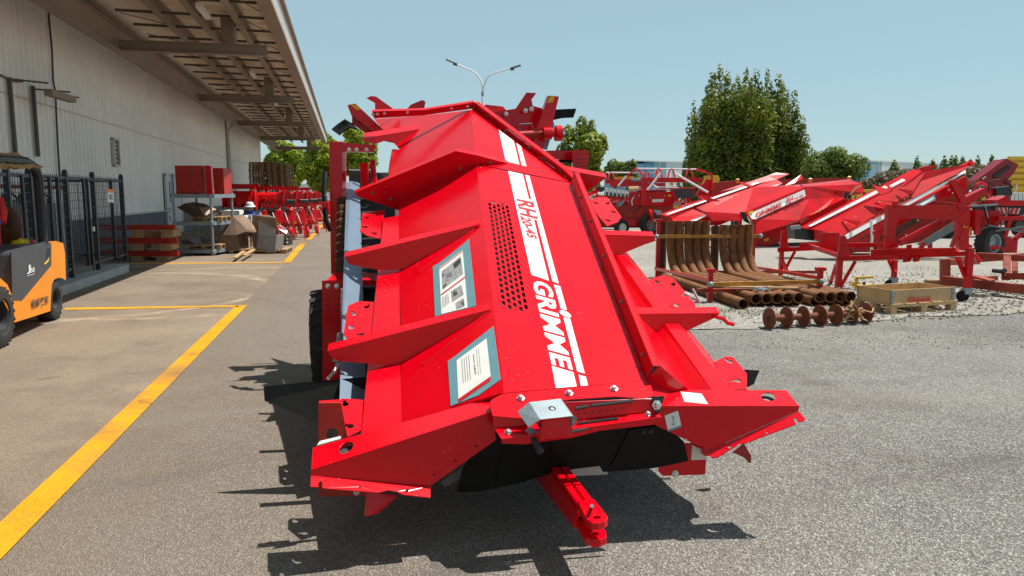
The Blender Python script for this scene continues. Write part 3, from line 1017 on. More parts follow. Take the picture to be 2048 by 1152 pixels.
# --- right slope and channel
r0, r1 = CHR(1384, 777), CHR(1217, 521)
MB().plate([ft0 + lip, ft1 + lip, CHR(1180, 452), r1, r0, CHR(1400, 800)], .004).build('side_slope', RED, RH)
cr = MB()
e0, e1 = CHR(1484, 795), CHR(1230, 476)
i0, i1 = CHR(1400, 800), CHR(1192, 482)
CHU = Plane(CHR.p + CHR.n * .05, CHR(1469, 777) - CHR(1384, 777), CHR(1252, 504) - CHR(1469, 777))
m0, m1, k0, k1 = CHU(1436, 797), CHU(1212, 481), CHU(1474, 797), CHU(1226, 478)
cr.plate([m0, k0, k1, m1], .004)
cr.plate([i0, m0, m1, i1], .004)
cr.plate([k0, e0, e1, k1], .004)
cr.plate([e0, e1, e1 - CHR.n * .06 + LAT * .01, e0 - CHR.n * .06 + LAT * .01], .004)
cr.build('valley_channel', RED, RH, bevel=.003)
for pts, holes in (
    ([(1427, 724), (1453, 712), (1467, 714), (1494, 747), (1494, 778), (1466, 779)], [(1459, 723, .5), (1475, 761, 1.6)]),
    ([(1293, 560), (1328, 549), (1349, 558), (1384, 598), (1392, 610), (1384, 620), (1338, 612)], [(1317, 564, .5), (1346, 569, -.5), (1370, 590, .5), (1353, 611, 0)]),
    ([(1176, 402), (1195, 394), (1214, 394), (1243, 433), (1235, 444), (1214, 452), (1200, 436)], [(1193, 406, .8), (1215, 407, -.4), (1228, 424, .6), (1217, 441, .9)])):
    pl = Plane(CHR(1400, 700) + CHR.n * .004, CHR(1340, 600) - CHR(1400, 700), LAT)
    MB().plate([pl(*p) for p in pts], .008, [keyhole(pl, x, y, .017, g2) for x, y, g2 in holes]).build('hinge_plate', RED, RH, bevel=.002)
def rib_r(face, inner, Yi, name='rib', back=.06):
    a = at(*inner, Yi)
    pl = Plane(a, LAT, UP)
    pts = [pl(*p) for p in face]
    mb = MB().plate(pts, .006)
    v = AX * back + LAT * .0
    a, b = pts[0] + UP * .0006, pts[1] + UP * .0006
    mb.plate([a, b, b + v, a + v], .005, toward=EYE + UP * 5)
    return mb.build(name, RED, RH, bevel=.003)
rib_r([(1259, 628), (1439, 626), (1436, 633), (1373, 662), (1342, 678), (1309, 691), (1281, 680)], (1262, 628), 4.12)
rib_r([(1196, 469), (1309, 472), (1311, 482), (1290, 489), (1253, 504), (1217, 516)], (1198, 469), 4.95)
# --- front wings
WL = Plane(at(860, 971, 3.20), at(622, 950, 3.08) - at(860, 971, 3.20), UP)
wl_face = [(622, 940), (985, 823), (992, 880), (861, 972), (622, 950)]
wl = MB().plate([WL(*p) for p in wl_face], .006, [ring(WL(*p), LAT * .006, UP * .006, 8) for p in ((953, 893), (911, 921), (868, 950))])
wlo = wl.build('front_wing', RED, RH, bevel=.002)
wt = Plane(WL(622, 940), WL(985, 823) - WL(622, 940), at(640, 893, 3.25) - WL(622, 940))
mb = MB().plate([wt(622, 940), wt(625, 895), wt(1008, 787), wt(985, 823)], .006, [ring(wt(692, 895), (wt(706, 891) - wt(692, 895)), (wt(694, 884) - wt(692, 895)), 16)])
mb.build('top_flange', RED, wlo, bevel=.002)
lipv = Plane(WL(622, 950), WL(861, 972) - WL(622, 950), at(640, 975, 3.03) - WL(622, 950))
mb = MB().plate([lipv(*p) for p in ((622, 950), (861, 972), (861, 995), (806, 989), (794, 983), (776, 980), (756, 985), (645, 976), (645, 965), (641, 962), (637, 966), (637, 974), (621, 973))], .006, [ring(lipv(814, 981), LAT * .008, AX * .008, 8), ring(lipv(720, 974), LAT * .005, AX * .005, 8)])
mb.build('bottom_lip', RED, wlo, bevel=.002)
WR = Plane(at(1415, 901, 3.40), at(1597, 822, 3.46) - at(1415, 901, 3.40), UP)
wr_face = [(1320, 812), (1599, 812), (1597, 822), (1415, 901), (1309, 849)]
wr = MB().plate([WR(*p) for p in wr_face], .006, [ring(WR(*p), LAT * .006, UP * .006, 8) for p in ((1374, 879), (1405, 894))])
wro = wr.build('front_wing', RED, RH, bevel=.002)
wq = Plane(WR(1320, 812), WR(1599, 812) - WR(1320, 812), at(1573, 780, 3.60) - WR(1599, 812))
mb = MB().plate([wq(1316, 812), wq(1323, 779), wq(1573, 780), wq(1599, 812)], .006, [ring(wq(1537, 793), wq(1551, 796) - wq(1537, 793), wq(1540, 785) - wq(1537, 793), 16)])
mb.build('top_flange', RED, wro, bevel=.002)
lq = Plane(WR(1415, 901), WR(1597, 822) - WR(1415, 901), at(1425, 916, 3.36) - WR(1415, 901))
mb = MB().plate([lq(*p) for p in ((1415, 901), (1597, 822), (1610, 836), (1608, 842), (1597, 844), (1592, 836), (1588, 835), (1588, 840), (1592, 848), (1492, 886), (1478, 887), (1470, 893), (1436, 914), (1424, 916))], .006, [ring(lq(1459, 894), LAT * .009, AX * .009, 8), ring(lq(1533, 865), LAT * .007, AX * .007, 8)])
mb.build('bottom_lip', RED, wro, bevel=.002)
MB().plate([at(1468, 903, 3.42), at(1488, 887, 3.44), at(1503, 912, 3.42), at(1502, 925, 3.40), at(1492, 914, 3.41)], .02).build('lug', 'red_paint_old_and_shade', wro)
sq = [wq(1361, 784, .002), wq(1403, 788, .002), wq(1416, 809, .002), wq(1369, 804, .002)]
MB().face(*sq).build('sticker', 'paper', wro)
fq = [WR(1329, 831, .002), WR(1355.6, 821, .002), WR(1363, 853.6, .002), WR(1336, 863, .002)]
st = MB().face(*fq).build('sticker', 'paper', wro)
text_mesh('Frei', [WR(1351, 848, .003), WR(1348, 831, .003), WR(1341.5, 833, .003), WR(1344, 850, .003)]).build('lettering', 'teal_ink', st)
MB().face(WR(1335.5, 859.5, .0025), WR(1362, 850, .0025), WR(1363, 853.6, .003), WR(1336.4, 863, .003)).build('sticker_border', 'grey_blue_card', st)
gs = ft0 + lip
MB().plate([gs, i0, wq(1342, 783)], .004).build('end_gusset', RED, RH)
MB().plate([gs, wq(1342, 783), wq(1318, 808), fb0], .004).build('end_gusset', RED, RH)
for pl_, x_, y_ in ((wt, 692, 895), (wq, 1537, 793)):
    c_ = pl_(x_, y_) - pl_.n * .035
    MB().plate(ring(c_, LAT * .05, AX * .05, 12), .004).build('hole_sun_stop', 'dark_steel', RH)  # dark disc added to stop sunlight passing through the wing hole
# --- front apron with the latch box
ap0 = [P1 + TOP.n * .004, P2 + TOP.n * .004]
AP = Plane(P1 + TOP.n * .005, P2 - P1, -AX)
apr = MB()
top_pts = [AP(*p) for p in ((1006, 787), (1300, 760), (1308, 792), (1290, 797), (1230, 793), (1140, 799), (1088, 806), (1060, 838), (985, 832), (978, 808), (984, 798))]
apr.plate(top_pts, .005)
FR = Plane(AP(988, 831), P2 - P1, Vector((0.05, -.12, -1)))
apr.plate([FR(985, 832), FR(1060, 823), FR(1088, 806), FR(1290, 797), FR(1310, 797), FR(1312, 822), FR(1200, 834), FR(1090, 850), FR(988, 856)], .006)
SH = Plane(FR(988, 856), P2 - P1, Vector((0.02, -1, -.35)))
apr.plate([SH(988, 856), SH(1310, 822), SH(1325, 833), SH(1003, 878)], .005)
LW = Plane(SH(1003, 878), P2 - P1, Vector((0.02, .2, -1)))
apr.plate([LW(1003, 878), LW(1325, 833), LW(1306, 850), LW(1200, 862), LW(1145, 876), LW(1050, 889), LW(1003, 887)], .005)
apro = apr.build('front_apron', RED, RH, bevel=.002)
for p in ((1041.5, 797), (1138, 787), (1228, 778)):
    one_bolt(AP(*p), AP.n, .013, apro)
for p in ((1016, 865), (1296, 829)):
    one_bolt(SH(*p), SH.n, .012, apro)
for p, q in (((1150, 817), (1176, 812)), ((1182, 811), (1265, 801))):
    MB().tube([FR(*p, .004), FR(*q, .004)], .008, 6).build('guide_rod', 'dark_steel', apro)
MB().tube([SH(1155, 848, .003), SH(1236, 838, .003)], .007, 6).build('guide_slot', 'black_plastic', apro)
for i in range(7):
    t = i / 6
    mb = MB(); mb.cyl(FR(1156 + 88 * t, 828 - 11 * t, .0035), FR(1156 + 88 * t, 828 - 11 * t, .001), .004, 8)
    mb.build('rivet_hole', 'black_plastic', apro)
cap = MB().plate([FR(1302, 794, .012), FR(1327, 791, .012), FR(1318, 826, .012), FR(1309, 824, .012)], .01)
cap.build('end_plate', 'black_plastic', apro)
one_bolt(FR(1311, 809, .014), FR.n, .016, apro)
# latch box: folded zinc cover, fork handle and hose coupling
AQ = Plane(P1 + TOP.n * .07, P2 - P1, -AX)
LB = [AQ(1058, 804), AQ(1120, 797), AQ(1145, 832), AQ(1080, 839)]
lb = MB()
lpl = Plane(LB[0], LB[1] - LB[0], LB[3] - LB[0])
lb.plate(LB, .004, [ring(lpl(1104, 817), (LB[1] - LB[0]).normalized() * .016, (LB[3] - LB[0]).normalized() * .016, 12)])
w0, w1 = at(1035, 823, LB[0].y - .02), at(1057, 855, LB[3].y - .005)
lb.plate([LB[0], LB[3], w1, w0], .004)
lb.plate([LB[1], LB[2], LB[2] - UP * .05, LB[1] - UP * .05], .004)
lbo = lb.build('latch_cover', 'galvanised', RH, bevel=.002)
one_bolt(lpl(1104, 817, -.015), lpl.n, .012, lbo)
MB().plate([LB[3] - UP * .012 + Vector((.01, .01, 0)), LB[2] - UP * .012 + Vector((-.01, .01, 0)), LB[2] - UP * .09, LB[3] - UP * .09], .006).build('latch_body', RED, lbo)
mb = MB().tube([at(1078, 848, 3.17), at(1090, 859, 3.15), at(1098, 861, 3.14), at(1142, 852, 3.17), at(1150, 842, 3.19), at(1148, 833, 3.2)], .0095, 6)
mb.build('fork_handle', 'dark_steel', lbo, smooth=True)
MB().tube([at(1080, 876, 3.16), at(1130, 866, 3.16), at(1184, 855, 3.2)], .006, 6).build('lever', 'dark_steel', lbo)
mb = MB()
q0, q1 = at(1062, 868, 3.18), at(1078, 898, 3.12)
mb.lathe([(0, 0), (.018, 0), (.018, .03), (.012, .032), (.012, .05), (.017, .052), (.017, .10), (.011, .105), (0, .105)], q0, q1 - q0, 10)
mb.build('hose_coupling', 'dark_steel', lbo, smooth=True)
MB().lathe([(.012, -.02), (.024, -.02), (.024, .012), (.012, .012)], q0, q1 - q0, 6).build('coupling_nut', 'galvanised', lbo)
# --- rubber skirt under the apron
sk = MB()
SKT = Plane(at(1150, 870, 3.36), P2 - P1, Vector((0, .25, -1)))
sk.plate([SKT(*p) for p in ((985, 862), (1310, 832), (1368, 884), (1377, 922), (1310, 936), (1255, 941), (1206, 944), (1199, 932), (1150, 938), (1110, 946), (1030, 968), (960, 983), (914, 985), (925, 940))], .012)
sko = sk.build('rubber_skirt', 'black_rubber', RH)
MB().plate([SKT(*p, .008) for p in ((1258, 858), (1318, 850), (1288, 926), (1284, 930), (1221, 931))], .008).build('skirt_flap', 'black_rubber', sko)
MB().plate([at(1120, 930, 3.55), at(1215, 925, 3.55), at(1215, 949, 3.6), at(1150, 952, 3.6)], .02).build('inner_guide', 'paper', RH)
MB().plate([at(880, 965, 3.5), at(945, 920, 3.5), at(940, 945, 3.5), at(890, 975, 3.5)], .02).build('inner_guide', 'tank_grey', RH)
for pts_ in (((1010, 872), (1062, 868), (1050, 962), (990, 972)), ((1100, 866), (1160, 860), (1165, 930), (1108, 940))):
    MB().plate([SKT(*p, .006) for p in pts_], .006).build('skirt_flap', 'black_rubber', sko)
for p in ((1035, 880), (1130, 872), (1285, 862), (1300, 861)):
    one_bolt(SKT(*p, .007), SKT.n, .008, sko, 'dark_steel')
# --- draw bar
zU, zL = .335, .235
db = MB()
up = [(1155, 1001), (1188, 997), (1214, 1030), (1216, 1037), (1209, 1042), (1196, 1046), (1183, 1045), (1172, 1037)]
db.plate([gnd(*p, zU) for p in up], .032, [ring(gnd(1193, 1034, zU), Vector((.0165, 0, 0)), Vector((0, .0165, 0)), 14)], toward=EYE + UP * 3)
dbo_u = db
lo = [(1153, 1036), (1206, 1052), (1213, 1066), (1213, 1074), (1200, 1079), (1184, 1080), (1172, 1074), (1162, 1060)]
db.plate([gnd(*p, zL) for p in lo], .032, [ring(gnd(1190, 1067, zL), Vector((.0165, 0, 0)), Vector((0, .0165, 0)), 14)], toward=EYE + UP * 3)
dbo = db.build('drawbar_eye', RED, RH, bevel=.004)
b0, b1 = gnd(1171, 1001, zU), gnd(1118, 928, zU)
ext = (b1 - b0).normalized()
side = ext.cross(UP).normalized()
bd = MB()
for sgn in (-1, 1):
    c = side * sgn * .0215
    bd.beam(b0 + c - UP * .03 - ext * .02, b1 + c - UP * .03 + ext * 1.6, .034, .05)
bd.build('drawbar_bars', RED, RH, bevel=.004)
wb = MB()
for sgn in (-1, 1):
    c = side * sgn * .034
    wb.prism([b0 + c - UP * .032 - ext * .02, b0 + c - UP * .12 - ext * .0, b1 + c - UP * .20 + ext * .6, b1 + c - UP * .032 + ext * .6], side * .012 * sgn)
wb.prism([b0 - side * .033 - UP * .085 - ext * .02, b0 + side * .033 - UP * .085 - ext * .02, b0 + side * .033 - UP * .12, b0 - side * .033 - UP * .12], ext * .5)
wb.build('drawbar_web', RED, RH)
MB().cyl(gnd(1184, 1012, zU + .002), gnd(1184, 1012, zU + .045), .008, 8).build('grease_nipple', 'zinc_bolt', RH)
# --- lower front plates and brackets
QP = Plane(at(1363, 886, 3.52), Vector((1, .2, 0)), UP)
MB().plate([QP(*p) for p in ((1330, 884), (1382, 887), (1414, 900), (1410, 949), (1326, 952), (1317, 943))], .008).build('corner_plate', RED, RH)
MB().face(*[QP(*p, .002) for p in ((1382, 920), (1412, 918.6), (1414, 903), (1384, 890))]).build('sticker', 'paper', RH)
one_bolt(QP(1350, 947), QP.n, .012, RH)
QL = Plane(at(660, 880, 3.34), Vector((1, .2, 0)), UP)
MB().plate([QL(*p) for p in ((637, 806), (682, 806), (700, 900), (740, 975), (742, 992), (637, 993))], .008, [ring(QL(664, 868), LAT * .028, UP * .028, 12)]).build('corner_plate', 'red_paint_old_and_shade', RH)  # darker red puts the shade of the recess into the colour
for y0, y1 in ((801, 816), (848, 856)):
    MB().plate([QL(636, y1, .001), QL(680, y1 - 3, .001), QL(680, y1 - 3, .001) + AX * .05, QL(636, y1, .001) + AX * .05], .006).build('corner_flange', RED, RH)
one_bolt(QL(713, 985), QL.n, .010, RH)
MB().plate([at(740, 985, 3.12), at(797, 991, 3.2), at(757, 1027, 3.12), at(735, 1033, 3.08)], .03).build('lug', RED, RH)
MB().plate([at(634, 890, 3.29), at(640, 882, 3.31), at(681, 872, 3.34), at(682, 877, 3.33)], .02).build('foam_pad', 'paper', RH)
# --- side rubber fins
MB().plate([at(527, 773, 3.95), at(705, 756, 4.05), at(735, 754, 4.07), at(735, 800, 4.0), at(690, 860, 3.9), at(635, 844, 3.9), at(529, 801, 3.93)], .012).build('side_flap', 'black_rubber', RH)
MB().plate([at(1490, 739, 4.0), at(1519, 741, 4.02), at(1508, 768, 3.98), at(1490, 777, 3.96)], .012).build('side_flap', 'black_rubber', RH)
# --- pale guide rail, belt and chain on the left
ra0, ra1 = at(708, 800, 3.9), at(707, 366, 6.9)
rl = MB()
rd = (ra1 - ra0).normalized()
rl.plate([at(702, 800, 3.9), at(702, 362, 6.9), at(719, 366, 6.95), at(733, 800, 3.95)], .01)
rl.plate([at(702, 800, 3.9), at(702, 362, 6.9), at(693, 366, 6.85), at(679, 800, 3.86)], .01)
rl.build('guide_rail', 'pale_steel', RH)
MB().plate([at(722, 860, 4.1), at(790, 860, 4.1), at(790, 345, 7.2), at(716, 345, 7.2)], .01).build('conveyor_belt', 'black_rubber', RH)
for i in range(10):
    t = i / 9
    c = lerp(at(684, 545, 5.6), at(686, 405, 6.6), t)
    mb = MB(); mb.lathe([(0, -.05), (.03, -.05), (.05, -.02), (.05, .02), (.03, .05), (0, .05)], c, LAT, 8)
    mb.build('chain_roller', 'rust_dark', RH)
for i in range(7):
    t = i / 6
    a = lerp(at(724, 612, 4.9), at(725, 425, 6.2), t)
    MB().tube([a, a + LAT * .16], .012, 6).build('belt_rod', 'dark_steel', RH)
# ribbed grey roller segment at the back left
for i in range(6):
    y = 339 + i * 4
    MB().plate([at(698, y + 1.6, 7.0), at(722, y + 2.6, 7.0), at(722, y, 7.02), at(698, y - .8, 7.02)], .1).build('roller_segment', 'tank_grey', RH)
MB().plate([at(720, 326, 6.9), at(736, 326, 6.9), at(736, 372, 6.85), at(722, 374, 6.85)], .02).build('bracket', RED, RH)
MB().plate([at(740, 320, 6.7), at(750, 320, 6.7), at(753, 362, 6.6), at(742, 366, 6.6)], .02).build('bracket', RED, RH)
# --- left posts and arms
PO = Plane(at(660, 660, 5.3), LAT, UP)
po = MB()
q = [PO(646, 582), PO(681, 582), PO(680, 762), PO(647, 762)]
po.plate(q, .006)
po.plate([q[1], q[2], q[2] + Vector((0, .14, 0)), q[1] + Vector((0, .14, 0))], .006)
po.plate([q[0], q[3], q[3] + Vector((0, .14, 0)), q[0] + Vector((0, .14, 0))], .006)
poo = po.build('wheel_post', RED, RH, bevel=.003)
MB().plate([PO(644, 561, .01), PO(681, 561, .01), PO(682, 583, .01), PO(644, 582, .01)], .02).build('post_cap', RED, poo)
for p in ((656, 572), (674, 572)):
    one_bolt(PO(*p, .012), PO.n, .013, poo)
ar = MB()
ar.plate([PO(681, 561), PO(757, 561), PO(757, 577), PO(681, 577)], .006)
ar.plate([PO(652, 560.5), PO(757, 560.5), PO(757, 560.5) + Vector((0, .28, .03)), PO(652, 560.5) + Vector((0, .28, .03))], .006)
ar.build('post_arm', RED, RH)
for y in (597, 608, 619):
    for x in (652, 672):
        MB().plate([PO(x, y, .002), PO(x + 8, y, .002), PO(x + 8, y + 2, .002), PO(x, y + 2, .002)], .002).build('slot', 'black_plastic', poo)
PT = Plane(at(670, 300, 6.6), LAT, UP)
pt = MB()
q = [PT(658, 283), PT(684, 283), PT(687, 548), PT(662, 548)]
pt.plate(q, .006)
pt.plate([q[1], q[2], q[2] + Vector((0, .16, 0)), q[1] + Vector((0, .16, 0))], .006)
pto = pt.build('tall_post', RED, RH, bevel=.003)
pa = MB()
pa.plate([PT(684, 285), PT(752, 290), PT(748, 304), PT(684, 303)], .12)
pao = pa.build('post_arm', RED, RH)
for x in (698, 713, 733):
    one_bolt(PT(x, 299), PT.n, .012, pao)
MB().tube([at(650, 345, 6.4), at(648, 380, 6.3), at(652, 440, 6.2), at(662, 462, 6.2)], .022, 7).build('hose', 'black_rubber', RH, smooth=True)
MB().cyl(at(651, 388, 6.3), at(652, 400, 6.3), .035, 10).build('hose_coupling', 'zinc_bolt', RH)
MB().box(at(652, 416, 6.25), (.06, .06, .1)).build('valve_block', RED, RH, bevel=.004)
# --- arms and fins at the back, left
def solid(name, pts, Y, th, m=RED, parent=RH, bevel=.0):
    pl = Plane(at(*pts[0], Y), LAT, UP)
    return MB().plate([pl(*p) for p in pts], th).build(name, m, parent, bevel=bevel)
arm = solid('upright_arm', [(695, 210), (711, 207), (774, 266), (752, 268), (716, 240), (703, 230)], 7.1, .09)
solid('warning_sticker', [(701, 209.5), (712, 208), (723, 219), (713, 220)], 7.095, .001, 'yellow_sticker', arm)
solid('arm_shaded_side', [(704, 230), (752, 268), (740, 272), (704, 246)], 7.14, .06, 'red_paint_old_and_shade', arm)  # dark side of the arm, its shade put into the colour
fl1 = MB()
l1 = [at(663, 258, 7.15), at(676, 247, 7.2), at(690, 238, 7.2), at(704, 246, 7.2), at(716, 258, 7.2)]
l2 = [at(678, 269, 6.95), at(690, 259, 7.0), at(702, 254, 7.0), at(711, 256, 7.0), at(718, 260, 7.0)]
for i in range(4):
    fl1.plate([l1[i], l1[i + 1], l2[i + 1], l2[i]], .012)
fl1.build('rubber_flap', 'black_rubber', RH)
solid('fin', [(733, 196), (742, 192), (752, 193), (790, 220), (750, 221), (750, 206)], 7.3, .02)
solid('fin', [(811, 221), (822, 209), (844, 200), (851, 203), (848, 221)], 7.3, .02)
# --- back right
solid('fin', [(966, 214), (971, 209), (1006, 213), (1015, 223), (988, 232)], 7.5, .05)
solid('fin', [(1031, 218), (1053, 185), (1073, 186), (1063, 199), (1066, 213)], 7.5, .02)
bp = solid('rear_box', [(975, 226), (1066, 212), (1090, 218), (1073, 262), (1062, 288), (1040, 290)], 7.45, .3)
for p in ((1051, 221), (1063, 218), (1012, 228)):
    one_bolt(at(*p, 7.43), Vector((0, -1, 0)), .016, bp)
MB().tube([at(1040, 264, 7.4), at(1040, 248, 7.35), at(1063, 247, 7.35), at(1066, 263, 7.4)], .007, 5).build('grab_handle', 'pale_steel', bp)
arm = solid('upright_arm', [(1097, 191), (1118, 193), (1104, 252), (1086, 298), (1064, 300), (1074, 256)], 7.3, .09)
solid('warning_sticker', [(1099, 193), (1110, 191), (1106, 204), (1094, 206)], 7.295, .001, 'yellow_sticker', arm)
solid('rubber_flap', [(1110, 219), (1153, 217), (1147, 235), (1125, 236), (1107, 240)], 7.35, .02, 'black_rubber')
solid('side_rail', [(1106, 240), (1109, 250), (1094, 300), (1087, 298)], 7.4, .02, 'pale_steel')
mb = MB(); mb.cyl(at(1038, 270, 7.25), at(1106, 266, 7.3), .035, 10); mb.build('drive_shaft', 'red_paint_old_and_shade', RH, smooth=True)
mb = MB(); mb.lathe([(0, 0), (.06, 0), (.06, .08), (.035, .08), (.035, .12), (.075, .12), (.075, .18), (0, .18)], at(1086, 267, 7.2), LAT, 10); mb.build('drive_motor', RED, RH, smooth=True)
solid('side_wall', [(1040, 290), (1064, 300), (1095, 330), (1120, 342), (1100, 345), (1010, 275)], 7.2, .05)
solid('post_arm', [(1095, 301), (1152, 301), (1148, 320), (1106, 318)], 6.9, .12)
pr = MB()
PR = Plane(at(1160, 320, 6.8), LAT, UP)
q = [PR(1145, 309), PR(1179, 311), PR(1173, 343), PR(1146, 341)]
pr.plate(q, .006)
pr.plate([q[0], q[1], PR(1176, 300), PR(1150, 300)], .02)
pr.plate([q[0], q[3], q[3] + Vector((0, .14, 0)), q[0] + Vector((0, .14, 0))], .006)
pro = pr.build('tall_post', RED, RH)
for y in (318, 325, 332):
    for x in (1152, 1164):
        MB().plate([PR(x, y, .002), PR(x + 7, y, .002), PR(x + 7, y + 1.6, .002), PR(x, y + 1.6, .002)], .002).build('slot', 'black_plastic', pro)
MB().tube([at(1112, 332, 7.0), at(1122, 322, 7.0), at(1135, 320, 7.0), at(1146, 324, 7.0)], .022, 6).build('hose', 'black_rubber', RH)
# --- chassis, axle, wheels, added light-blocking belly plates
ch = MB()
for xa, xb in ((-.62, -1.25), (.98, .45)):
    ch = MB().beam(Vector((xa, 3.5, .42)), Vector((xb, 7.6, .55)), .10, .16)
    ch.build('chassis_rail', RED, RH)
MB().plate([Vector((-.66, 3.28, .47)), Vector((1.12, 3.62, .47)), Vector((1.05, 4.2, .55)), Vector((-.72, 3.9, .55))], .04).build('belly_light_block', 'dark_steel', RH)  # unseen front plate added to stop sun leaking into the ground shadow
MB().plate([Vector((-.72, 3.9, .55)), Vector((1.05, 4.2, .55)), Vector((.45, 7.4, 1.5)), Vector((-1.15, 7.2, 1.5))], .05).build('belly_light_block', 'dark_steel', RH)  # dark underside added to block light and make the shadow solid
MB().beam(Vector((-1.5, 5.85, .415)), Vector((1.0, 6.35, .415)), .12, .12).build('axle', RED, RH)
def wheel(c, axis, r, w, parent, tread=22, rim='galvanised', name='wheel'):
    ax = Vector(axis).normalized()
    c = Vector(c)
    mb = MB()
    mb.lathe([(r * .56, -w * .42), (r * .60, -w * .48), (r * .80, -w * .5), (r * .93, -w * .44), (r * .975, -w * .3), (r * .985, 0), (r * .975, w * .3), (r * .93, w * .44), (r * .80, w * .5), (r * .60, w * .48), (r * .56, w * .42)], c, ax, 28)
    ref = Vector((0, 0, 1)); s = ax.cross(ref).normalized(); u = ax.cross(s)
    for k in range(tread):
        a = 2 * math.pi * k / tread
        d = s * math.cos(a) + u * math.sin(a)
        tn = -s * math.sin(a) + u * math.cos(a)
        for sg in (-1, 1):
            p0 = c + d * r * .985 + ax * sg * w * .06
            p1 = c + d * r * .955 + ax * sg * w * .46 + tn * r * .08
            mb.beam(p0, p1, r * .11, r * .05, up=d)
    t = mb.build('tyre', 'tyre_rubber', parent, smooth=True)
    mb = MB().lathe([(r * .57, -w * .42), (r * .50, -w * .36), (r * .46, -w * .1), (r * .2, -w * .04), (r * .2, -w * .16), (0, -w * .16)], c, ax, 20)
    mb.lathe([(r * .57, w * .42), (r * .50, w * .36), (r * .46, w * .1), (r * .2, w * .04), (r * .2, w * .16), (0, w * .16)], c, ax, 20)
    rm = mb.build('rim', rim, t, smooth=True)
    for k in range(5):
        a = 2 * math.pi * k / 5
        d = s * math.cos(a) + u * math.sin(a)
        for sg in (-1, 1):
            one_bolt_mb.cyl(c + d * r * .31 + ax * sg * w * .03, c + d * r * .31 + ax * sg * w * .12, r * .035, 6)
    return t
one_bolt_mb = MB()
wheel(Vector((-1.50, 6.0, .415)), LAT, .415, .24, RH)
wheel(Vector((.98, 6.5, .415)), LAT, .415, .27, RH)
one_bolt_mb.build('wheel_nuts', 'zinc_bolt', RH, stuff=True)
MB().tube([at(676, 726, 4.2), at(668, 745, 4.15), at(656, 757, 4.1)], .012, 7).build('hydraulic_ram', 'zinc_bolt', RH, smooth=True)
MB().tube([at(681, 668, 4.3), at(678, 690, 4.25), at(672, 724, 4.2)], .02, 7).build('hydraulic_ram', 'galvanised', RH, smooth=True)
MB().tube([at(689, 631, 4.4), at(696, 627, 4.36), at(706, 628, 4.36)], .006, 6).build('cable_tie', 'white_decal', RH, smooth=True)
MB().tube([at(1364, 590, 4.35), at(1370, 586, 4.33), at(1378, 590, 4.33), at(1380, 598, 4.34)], .008, 6).build('cable_tie', 'white_decal', RH, smooth=True)
MB().tube([at(1385, 578, 4.4), at(1400, 606, 4.35)], .008, 6).build('hydraulic_ram', 'zinc_bolt', RH, smooth=True)
MB().tube([at(1432, 634, 4.2), at(1446, 637, 4.2), at(1455, 646, 4.2), at(1468, 649, 4.2)], .012, 6).build('spring_hook', RED, RH, smooth=True)
# --- markings on the hood
def decal(pts, name='stripe', m='white_decal', off=.0012):
    return MB().face(*[TOP(*p, off) for p in pts]).build(name, m, hood)
decal([(1016.3, 342), (1045.5, 348.5), (1098, 561.7), (1062.8, 549.8)])
decal([(1050, 349.5), (1058.6, 351.5), (1117.7, 567.8), (1105, 562.8)])
decal([(1057, 398), (1064, 399.5), (1076, 441), (1069, 439.5)])
decal([(997.3, 259), (1027.3, 281), (1039, 329.5), (1011.5, 323)])
decal([(1032.5, 286), (1041.9, 292.3), (1053, 333), (1043.7, 330.8)])
decal([(1107.7, 569.3), (1120.3, 572.6), (1133.8, 620.3), (1122, 618)])
decal([(1126.8, 634.9), (1140.3, 637.7), (1169.6, 747.3), (1154.4, 743)])
decal([(1157.2, 749.5), (1171.8, 753.9), (1176, 771), (1162, 772.3)])
decal([(1103.4, 732), (1146.8, 745), (1153.5, 773), (1112, 776.6)])
decal([(1130.5 + 11.5 * math.cos(a) + 2.5 * math.sin(a), 628 + 3.5 * math.cos(a) + 6.6 * math.sin(a)) for a in [2 * math.pi * k / 18 for k in range(18)]], 'dot')
def hood_text(body, q, m, bold, sp=1.0, off=.0014):
    return text_mesh(body, [TOP(*p, off) for p in q], bold, sp).build('lettering', m, hood)
hood_text('GRIMME', [(1063.4, 558.5), (1103, 729), (1146.4, 741), (1102, 569.3)], 'white_decal', .035, 1.02)
hood_text('RH', [(1032.7, 397.7), (1041.0, 430), (1075.7, 439), (1067.5, 405.5)], 'red_decal', .03, 1.0, .0026)
hood_text('20-45', [(1039.5, 431.5), (1055.3, 474), (1075, 480), (1060.5, 437)], 'red_decal', .03, 1.0, .0026)
